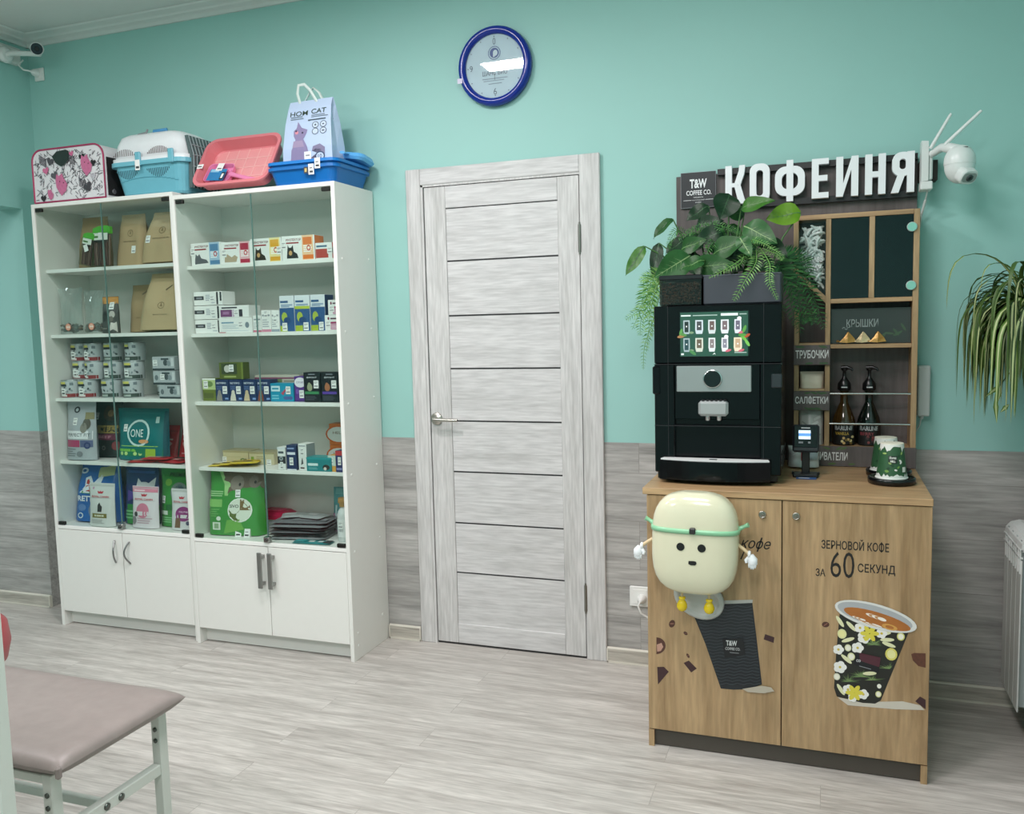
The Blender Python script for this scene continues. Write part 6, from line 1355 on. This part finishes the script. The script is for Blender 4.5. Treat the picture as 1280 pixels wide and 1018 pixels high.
fronds('fern', 'dark fern hanging between the coffee machine and the oak rack', [
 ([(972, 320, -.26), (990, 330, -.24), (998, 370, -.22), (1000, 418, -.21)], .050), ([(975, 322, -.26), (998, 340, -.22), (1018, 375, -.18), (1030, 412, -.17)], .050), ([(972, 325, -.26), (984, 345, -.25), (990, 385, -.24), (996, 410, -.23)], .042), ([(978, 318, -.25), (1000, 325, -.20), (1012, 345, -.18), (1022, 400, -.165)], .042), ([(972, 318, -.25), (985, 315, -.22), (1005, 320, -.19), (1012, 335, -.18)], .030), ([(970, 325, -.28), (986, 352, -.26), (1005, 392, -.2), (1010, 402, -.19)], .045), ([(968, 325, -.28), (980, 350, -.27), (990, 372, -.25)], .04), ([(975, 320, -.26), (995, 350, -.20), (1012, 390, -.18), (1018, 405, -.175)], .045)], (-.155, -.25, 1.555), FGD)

# ================================================================== ON THE WALLS
# clock
t = thing('wall_clock', 'round wall clock with a deep blue rim and pale blue-white dial', 'clock', (-1.277, -.0005, 2.465))
mb = MB(); BLU = C('#0d2c90', .2, var=.02)
mb.lathe([(.145, -.001), (.158, -.006), (.1585, -.022), (.154, -.034), (.144, -.040), (.134, -.038), (.127, -.028), (.126, -.020)], (0, 0, 0), BLU, 64, 'y', cap1=False); mb.M = Matrix.Translation((0, -.0, 0)); part('rim', mb, t)
mb = MB(); mb.lathe([(.127, -.019), (.001, -.0192)], (0, 0, 0), C('#c9dbe6', .5, var=.12, sc=9), 48, 'y', sm=False)
mb.M = Matrix.Translation((0, -.0196, 0)); DK = C('#3a4560', .5)
mb.text('0', 0, .098, .026, DK, .012, None, -.01); mb.text('3', .103, 0, .024, DK, .012, None, -.01); mb.text('6', 0, -.100, .026, DK, .013, None, -.01); mb.text('9', -.103, 0, .024, DK, .012, None, -.01)
for k_ in range(60):
    a = 2*pi*k_/60
    if k_ % 5 == 0: mb.ell(.117*sin(a), .117*cos(a), .0022, .0022, DK, None, 8)
mb.ell(0, .052, .027, .027, C('#4b5a9a', .5), None, 28, .90); mb.ell(0, .052, .020, .020, C('#4b5a9a', .5), None, 24); mb.ell(.004, .052, .010, .012, C('#d9e4ec', .5)); mb.rect(-.006, .036, .002, .05, C('#d9e4ec', .5))
mb.text('ШАНС БИО', 0, -.026, .019, C('#46506a', .5), .108, None, .004); mb.rect(-.055, -.05, .055, -.047, C('#8b97ab', .5)); mb.rect(-.05, -.058, .04, -.0555, C('#8b97ab', .5)); mb.rect(-.028, -.07, .03, -.068, C('#6b7690', .5))
part('dial', mb, t, 'pale blue dial with dark figures')
mb = MB(); mb.pgon([(-.004, .003), (.036, -.006), (.037, -.002), (-.003, -.004)], BLACK); mb.M = Matrix.Translation((0, -.022, 0)); mb.pgon([(0, .004), (.018, .004), (.040, -.004), (.018, -.004), (0, -.004)], C('#2a2f36', .4)); mb.pgon([(0, .002), (.06, -.012), (.072, -.02), (.058, -.017), (0, -.003)], C('#2a2f36', .4)); mb.rect(-.001, -.055, .0005, .01, C('#4b525a', .4)); mb.ell(0, 0, .004, .004, BLACK); part('hands', mb, t, 'dark clock hands')
mb = MB(); mb.lathe([(.1265, -.0262), (.0005, -.0262)], (0, 0, 0), glass('clock_glass', '#f4f8f8', .10), 48, 'y', False, True, sm=False); part('crystal', mb, t, 'flat clear glass')
mb = MB(); mb.M = Matrix.Translation((-.1455, -.0405, -.048)) ; mb.lay = 2; mb.rect(-.012, -.010, .010, .010, C('#d9cfe6', .5)); part('sticker', mb, t, 'small white sticker')
# pan-tilt camera
t = thing('security_camera', 'white ball-shaped pan-tilt camera with two aerials beside the sign', 'security camera', (.315, -.09, 1.925))
PWH = C('#dfe3e1', .3, var=.01); O = Vector((.315, -.09, 1.925))
mb = MB(); mb.box((-.011, .035, -.05), (.048, .0895, .02), C('#3d3532', .6), .002); part('bracket', mb, t, 'dark brown wall block')
mb = MB(); mb.ring([[(-.010, y, z) for y, z in [(y0*.032, z0) for y0, z0 in ((-1, -.06), (1, -.06), (1, .06), (.7, .078), (-.7, .078), (-1, .06))]], [(.012, y, z) for y, z in [(y0*.030, z0) for y0, z0 in ((-1, -.058), (1, -.058), (1, .058), (.7, .076), (-.7, .076), (-1, .058))]]], PWH, sm=False)
mb.box((-.012, -.034, -.088), (.026, .034, -.060), PWH, .003); mb.box((.012, -.022, -.055), (.026, .022, .045), PWH, .004)
mb.lathe([(.0035, 0), (.003, .003)], (.026, -.012, -.01), DKG, 10, 'x'); mb.lathe([(.004, 0), (.003, .002)], (.026, -.014, -.045), DKG, 10, 'x'); mb.lathe([(.0045, 0), (.003, .002)], (.0122, -.02, .055), C('#b9bdbb', .4), 10, 'x')
part('mount_plate', mb, t)
bc = at(1199.5, 206, -.20)-O
mb = MB(); mb.tube([(.02, -.02, .030), (.05, -.05, .045), (bc.x-.03, bc.y+.01, bc.z+.058), (bc.x, bc.y, bc.z+.048)], [.012, .014, .017, .016], PWH, 14); part('arm', mb, t)
mb = MB(); RB = .047
mb.lathe([(RB*cos(a)+.0006, RB*sin(a)*1.1) for a in [i*pi/2/10 for i in range(11)]], tuple(bc+Vector((0, 0, .012))), PWH, 32)
mb.lathe([(RB*1.015, .0), (RB*1.02, .004), (RB*1.01, .014)], tuple(bc), PWH, 32)
mb.box(tuple(bc+Vector((.004, -.030, .050))), tuple(bc+Vector((.02, -.027, .052))), DKG)
part('dome', mb, t)
mb = MB()
mb.lathe([(RB*.99*cos(a), -RB*1.3*sin(a)) for a in [i*pi/2/10 for i in range(10)]], tuple(bc), PWH, 32, sm=True)
part('lower_shell', mb, t)
mb = MB(); d0 = bc+Vector((.006, -.012, -.026)); M_ = Matrix.Translation(d0) @ Vector((.42, -.62, -.55)).to_track_quat('Y', 'Z').to_matrix().to_4x4(); mb.M = M_
mb.ring([[(x, .012, z) for x, z in rrect(-.032, -.026, .032, .026, .02)], [(x, .036, z) for x, z in rrect(-.031, -.025, .031, .025, .02)], [(x, .040, z) for x, z in rrect(-.028, -.022, .028, .022, .018)]], PWH, sm=False)
mb.ring([[(x, .0402, z) for x, z in rrect(-.026, -.016, .026, .016, .014)], [(x, .0412, z) for x, z in rrect(-.026, -.016, .026, .016, .014)]], C('#9aa09e', .3), sm=False)
mb.lathe([(.0115, .041), (.0115, .044), (.008, .045)], (0, 0, 0), C('#3f4647', .2), 20, 'y'); mb.lathe([(.006, .045), (.003, .0462)], (0, 0, 0), BLACK, 16, 'y')
part('lens_head', mb, t, 'tilted lens head with grey face')
for a, b in (((1163, 186, -.13), (1189, 142, -.14)), ((1181, 181, -.19), (1227, 138, -.21))):
    mb = MB(); p, q = at(*a)-O, at(*b)-O; mb.tube([p, p.lerp(q, .15), p.lerp(q, .95), q], [.0058, .0062, .0052, .004], PWH, 10); part('aerial', mb, t, 'slim white aerial')
mb = MB(); P = [at(1160, 228, -.10)-O, at(1160, 236, -.10)-O, at(1157, 250, -.06)-O, at(1152, 268, -.03)-O, at(1150, 285, -.012)-O]
mb.tube(P, [.0035, .003, .0025, .0025, .0022], C('#cfd4d1', .45), 8); mb.tube([P[2], P[3]], [.005, .0045], C('#cfd4d1', .45), 8); part('cable', mb, t, 'thin white camera cable')
# white power supply at the rack's side
t = thing('power_adapter', 'slim white power supply on the wall at the right of the oak rack', 'power adapter', (.335, -.025, 1.14))
mb = MB(); mb.box((-.021, -.02, -.09), (.020, .0245, .091), C('#c3c8c6', .4, var=.02), .004); part('case', mb, t)
mb = MB(); mb.tube([(-.004, 0, -.09), (-.006, 0, -.10)], .007, C('#c3c8c6', .4), 8); mb.tube([(-.006, 0, -.10), (-.010, .004, -.125), (-.022, .012, -.150), (-.030, .016, -.19), (-.03, .0185, -.26)], .0025, C('#c3c8c6', .4), 8); part('cord', mb, t, 'thin white cord')
# wall sockets
def socket(lab, x, y, z, w, h, cordpts, group=None, plug=(.01, -.006)):
    t = thing('wall_socket', lab, 'socket', (x, y, z), (0, 0, 0), group)
    m_ = C('#e6e7e4', .35, var=.01)
    mb = MB(); mb.box((-w/2, -.010, -h/2), (w/2, -.0003, h/2), m_, .003); mb.box((-w*.36, -.0118, -h*.36), (w*.36, -.0095, h*.36), m_, .001); part('faceplate', mb, t)
    px, pz = plug
    mb = MB(); mb.lathe([(.019, -.0118), (.019, -.020), (.016, -.036), (.009, -.046), (.005, -.052)], (px, 0, pz), m_, 18, 'y'); pg = part('plug', mb, t, 'white round plug')
    mb = MB(); mb.tube(cordpts, .0042, m_, 8); part('cord', mb, pg, 'white cord')
socket('white wall socket with a plugged-in white cord, low beside the coffee cabinet', -.703, -.0055, .290, .085, .085, [(.01, -.050, -.006), (.002, -.056, -.024), (.012, -.050, -.055), (.04, -.035, -.078), (.09, -.02, -.095), (.16, -.02, -.11)])
socket('small white socket with a plug high in the corner under the bullet camera', -3.726, -.0005, 2.723, .06, .062, [(-.006, -.050, .006), (-.03, -.07, .01), (-.045, -.085, .03), (-.040, -.06, .06)], None, (-.004, .004))
mb = MB(); mb.box((-.0, -2.4, -.04), (.030, 2.4, .04), C('#d9dcd8', .45, var=.01), .002); mb.box((.030, -2.4, .032), (.0315, 2.4, .036), C('#b9bdb9', .5))
tag(mb.build('cable_trunking', None, (-3.7995, -2.47, 2.795)), 'white plastic cable trunking running along the left wall under the cornice', 'cable trunking')
t = thing('security_camera', 'small white bullet camera with a dark lens high in the room corner', 'security camera', (-3.7690, -.16, 2.785)); O = Vector((-3.7690, -.16, 2.785))
hc = at(46, 61, -.17)-O
mb = MB(); mb.lathe([(.038, .0), (.038, .012), (.028, .020)], (0, 0, -.004), PWH, 22, 'x'); mb.tube([(.015, 0, -.004), (.045, .0, .0), (hc.x-.02, hc.y+.035, hc.z-.012)], [.013, .012, .012], PWH, 10); part('mount', mb, t)
mb = MB(); dr_ = (CAMLOC-(O+hc)).normalized(); b0 = hc-dr_*.075; mb.tube([b0, hc-dr_*.06, hc-dr_*.004, hc], [.020, .029, .030, .029], PWH, 22); mb.tube([hc-dr_*.07+Vector((0, 0, .004)), hc+dr_*.004+Vector((0, 0, .003))], [.031, .0315], PWH, 22, False); hdp = part('barrel', mb, t)
mb = MB(); mb.tube([hc, hc+dr_*.0015], [.0262, .0258], C('#0d1322', .12), 22); mb.tube([hc+dr_*.0015, hc+dr_*.003], [.010, .008], BLACK, 16); part('lens', mb, hdp, 'dark round lens glass')

# ================================================================== RIGHT EDGE
t = thing('radiator', 'white sectional aluminium radiator at the right edge of the room', 'radiator', (.645, -.225, .125)); O = Vector((.645, -.225, .125))
RW = C('#d3d6d4', .35, var=.01); RIN = C('#a9b2b1', .45)
for k_ in range(4):
    y0 = .130-.0675*(k_+1)+.001; y1 = y0+.0655
    mb = MB()
    mb.box((-.052, y0, .0), (-.047, y1, .50), RW, .002)                      # front fin
    mb.box((-.047, y0+.024, .01), (.035, y0+.041, .56), RIN)                 # web
    mb.box((-.020, y0+.004, .0), (-.017, y1-.004, .52), RIN)
    mb.ring([[(x, y, z) for x, z in ((-.054, .530), (-.050, .553), (-.036, .570), (-.010, .578), (.020, .575), (.040, .560), (.040, .53), (-.020, .525))] for y in (y0, y1)], RW, sm=False)
    for j in range(3):
        z_ = .503+j*.0105 if 0 else .500+j*.012
    for j in range(2): mb.box((-.056, y0+.004+j*.030, .455), (-.050, y0+.012+j*.030, .535), RW, .002)
    for z_ in (.505, .530): mb.box((-.056, y0, z_), (-.046, y1, z_+.006), RW, .001)
    mb.tube([(-.0, y0, .025), (.0, y1, .025)], .017, RW, 12); mb.tube([(0, y0, .535), (0, y1, .535)], .017, RW, 12)
    part('section', mb, t)
mb = MB(); mb.lathe([(.018, 0), (.018, -.02), (.012, -.022), (.012, -.05)], (0, -.139, .025), RW, 14, 'y'); mb.tube([(0, -.19, .025), (.02, -.20, .025), (.0535, -.20, .025)], .011, RW, 10); part('valve', mb, t)
mb = MB()
for y in (-.06, .08): mb.box((.038, y-.01, .52), (.0535, y+.01, .54), RW)
part('wall_bracket', mb, t)
# spider plant
t = thing('spider_plant', 'bushy spider plant with striped arching leaves at the right edge', 'plant', (.612, -.30, 1.285)); O = Vector((.612, -.30, 1.285))
mb = MB(); mb.lathe([(.045, 0), (.062, .10), (.066, .10), (.066, .112), (.056, .112)], (0, 0, 0), C('#8a8f8c', .5), 24); mb.box((-.01, .0, .02), (.0870, .012, .035), C('#8a8f8c', .5)); part('bracket_pot', mb, t)  # pot held on a bracket arm reaching to the right wall
mb = MB(); LG = [C('#3f5a22', .5, var=.2), C('#55752a', .5, var=.2), C('#2c441c', .5, var=.2)]; LC = C('#b3bc86', .5, var=.1)
r5 = random.Random(8)
for i in range(420):
    a = r5.uniform(0, 2*pi); el = r5.uniform(.75, 1.5); L = r5.uniform(.20, .50); w_ = r5.uniform(.006, .010)
    p = Vector((r5.uniform(-.03, .03), r5.uniform(-.03, .03), .105)); d_ = Vector((cos(a)*cos(el), sin(a)*cos(el)*.95, sin(el)))
    path = [p.copy()]; n = 16; tw_ = r5.uniform(-.13, .13); g = r5.uniform(.24, .38)
    for k_ in range(n):
        d_ = (Matrix.Rotation(tw_, 3, 'Z') @ (d_+Vector((0, 0, -g)))).normalized(); p = p+d_*L/n
        if p.x > .080: p.x = .080
        rr_ = math.hypot(p.x, p.y)
        if rr_ > .15: d_.x *= .55; d_.y *= .55
        if rr_ < .07 and p.z < .11: p.x *= .075/max(rr_, .01); p.y *= .075/max(rr_, .01); p.x = min(p.x, .080)
        path.append(p.copy())
    V = []; sdv = Vector((-sin(a), cos(a), 0))
    for k_, q in enumerate(path):
        ww = w_*(1-(k_/n)**3)*min(1, .4+k_/4); 
        for u in (-1, -.38, .38, 1): V.append(tuple(q+sdv*ww*u*.9+Vector((0, 0, abs(u)*.003))))
    m_ = LG[i % 3]
    mb.add(V, [(k_*4+j, k_*4+j+1, k_*4+5+j, k_*4+4+j) for k_ in range(n) for j in (0, 2)], m_, True)
    mb.add(V, [(k_*4+1, k_*4+2, k_*4+6, k_*4+5) for k_ in range(n)], LC if i % 3 else m_, True)
part('leaves', mb, t)
mb = MB(); P = [Vector((-.04, -.06, .02)), at(1250, 482, -.36)-O, at(1243, 505, -.36)-O, at(1245, 528, -.36)-O]
for c_, tp in (((1252, 480), (1231, 497)), ((1244, 492), (1246, 530)), ((1262, 505), (1250, 516)), ((1250, 482), (1248, 502))):
    p, q = at(c_[0], c_[1], -.36)-O, at(tp[0], tp[1], -.37)-O; sd = (q-p).cross(Vector((0, 1, 0))).normalized(); mid = p.lerp(q, .45)
    mb.add([tuple(p), tuple(mid+sd*.008), tuple(q), tuple(mid-sd*.008)], [(0, 1, 2, 3)], LG[1]); mb.add([tuple(p+Vector((0, -.001, 0))), tuple(mid+sd*.003+Vector((0, -.001, 0))), tuple(q+Vector((0, -.001, 0))), tuple(mid-sd*.003+Vector((0, -.001, 0)))], [(0, 1, 2, 3)], LC)
mb.tube([(-.03, -.055, .09), (-.05, -.075, -.03), at(1250, 482, -.36)-O], .0018, LG[2], 6)
part('plantlet', mb, t, 'small hanging plantlet')

# ================================================================== LOWER LEFT CORNER
LEA = C('#8b817d', .42, var=.14, sc=26, bump=.06); MET = C('#cdd2cb', .35, var=.02)
t = thing('bench', 'low bench with a beige leatherette pad on a pale metal frame', 'bench', (-2.13, -1.89, 0))
mb = MB(); n = 14; P = []; xw, yw = .575, .20
top = []
for s in (1, -1):
    P = []
    for j in range(n+1):
        for i in range(31):
            u, v = sin(pi/2*(-1+2*i/30)), sin(pi/2*(-1+2*j/n)); e = max(0, 1-abs(u)**26)**.5*max(0, 1-abs(v)**9)**.5
            P.append((u*xw, v*yw, .4695+s*.0275*e+(.0012*sin(5*u+3*v)*e if s > 0 else 0)))
    mb.add(P, [(j*31+i, j*31+i+1, (j+1)*31+i+1, (j+1)*31+i) for j in range(n) for i in range(30)], LEA, True)
mb.box((xw-.012, -yw-.002, .450), (xw+.001, -yw+.014, .480), LEA, .005)
part('seat_pad', mb, t)
def hb(mb, a, b, m=MET): mb.box(a, b, m, .002)
for X in (-.50, .500):
    for Y in (-.165, .165):
        mb = MB(); hb(mb, (X, Y-.014, 0.0), (X+.028, Y+.014, .442))
        for z_ in (.395, .365): mb.lathe([(.006, 0), (.006, -.003), (.003, -.0045)], (X+.014, Y-.014, z_), C('#5a5f5a', .35, 1.), 10, 'y')
        lg = part('leg', mb, t)
mb = MB(); hb(mb, (-.50, -.165-.014, .420), (.50, -.165+.010, .441)); hb(mb, (-.50, .155, .420), (.50, .179, .441)); hb(mb, (.47, -.151, .418), (.494, .151, .440)); hb(mb, (-.466, -.151, .418), (-.442, .151, .440)); part('top_frame', mb, t)
for X in (-.498, .502):
    mb = MB(); hb(mb, (X, -.151, .275), (X+.024, .151, .303))
    if X > 0:
        for y in (-.03, .015): mb.lathe([(.009, 0), (.009, .003), (.005, .005)], (.526, y, .289), C('#6b6f6b', .3, 1.), 12, 'x')
    part('stretcher', mb, t)
mb = MB(); hb(mb, (-.474, .155, .138), (.30, .175, .162)); part('rail', mb, t, 'grey lower back rail')
t = thing('partition_frame', 'pale grey-green metal post at the left edge in front of the bench', 'frame', (-1.412, -2.40, 0))
mb = MB(); hb(mb, (.062, -.014, 0), (.096, .016, 1.02)); part('post', mb, t)
mb = MB(); mb.box((-.50, -.006, .12), (.062, .006, 1.0), wood('pale_panel', '#9fa39b', '#b3b7af', '#c0c4bc', 'x', 1, .5, None, 12, seed=3)); part('panel', mb, t)
mb = MB(); hb(mb, (-.534, -.014, 0), (-.50, .016, 1.02)); part('post', mb, t)
mb = MB(); hb(mb, (-.50, -.012, .99), (.062, .012, 1.018)); part('rail', mb, t)
t = thing('pouf_stool', 'red rounded stool seat showing at the left edge behind the beige bench', 'stool', (-2.862, -1.40, 0))
mb = MB(); mb.lathe([(.05, .255), (.17, .258), (.208, .285), (.222, .345), (.214, .41), (.18, .45), (.05, .462)], (0, 0, 0), C('#b0474e', .45, var=.03), 40); part('seat', mb, t)
for a in range(4):
    mb = MB(); c_, s_ = cos(.6+a*pi/2), sin(.6+a*pi/2); mb.tube([(.12*c_, .12*s_, .26), (.165*c_, .165*s_, 0)], [.016, .012], C('#8a8f8c', .4, .6), 10); part('leg', mb, t)

# ================================================================== CAMERA, LIGHT
cd = bpy.data.cameras.new('camera'); co = bpy.data.objects.new('camera', cd); COL.objects.link(co)
cd.sensor_fit = 'HORIZONTAL'; cd.sensor_width = 36; cd.lens = FPX/1280*36; cd.clip_start = .05
Mx = Matrix(((AX[0].x, AX[1].x, -AX[2].x, 0), (AX[0].y, AX[1].y, -AX[2].y, 0), (AX[0].z, AX[1].z, -AX[2].z, 0), (0, 0, 0, 1)))
co.matrix_world = Matrix.Translation(CAMLOC) @ Mx
SC.camera = co
def lamp(name, loc, sx_, sy_, power, col, rot=(0, 0, 0), spread=pi):
    ld = bpy.data.lights.new(name, 'AREA'); ld.shape = 'RECTANGLE'; ld.size = sx_; ld.size_y = sy_; ld.energy = power; ld.color = col; ld.spread = spread
    lo = bpy.data.objects.new(name, ld); COL.objects.link(lo); lo.location = loc; lo.rotation_euler = rot
    return lo
WL_ = (1.0, .935, .948)
lamp('ceiling_panel_lamp', (-1.70, -1.37, CZ-.03), .27, .16, 20, WL_)
lamp('ceiling_panel_lamp', (-.55, -1.75, CZ-.03), .6, .6, 20, WL_)
lamp('ceiling_panel_lamp', (-2.9, -2.1, CZ-.03), .6, .6, 19, WL_)
lamp('ceiling_panel_lamp', (-.4, -3.3, CZ-.03), .6, .6, 26, WL_)
lamp('ceiling_panel_lamp', (-2.3, -3.9, CZ-.03), .6, .6, 36, WL_)
lamp('passage_lamp', (-5.0, -1.6, 2.5), .6, .6, 12, (.85, .95, 1.0))
w = bpy.data.worlds.new('world'); SC.world = w; w.use_nodes = True
w.node_tree.nodes['Background'].inputs[0].default_value = (.75, .8, .8, 1); w.node_tree.nodes['Background'].inputs[1].default_value = .15
SC.view_settings.view_transform = 'Standard'; SC.view_settings.look = 'None'; SC.view_settings.gamma = 1; SC.view_settings.use_curve_mapping = False
SC.view_settings.exposure = .40
SC.cycles.max_bounces = 10; SC.cycles.diffuse_bounces = 5; SC.cycles.glossy_bounces = 4; SC.cycles.transparent_max_bounces = 16
SC.cycles.use_denoising = True
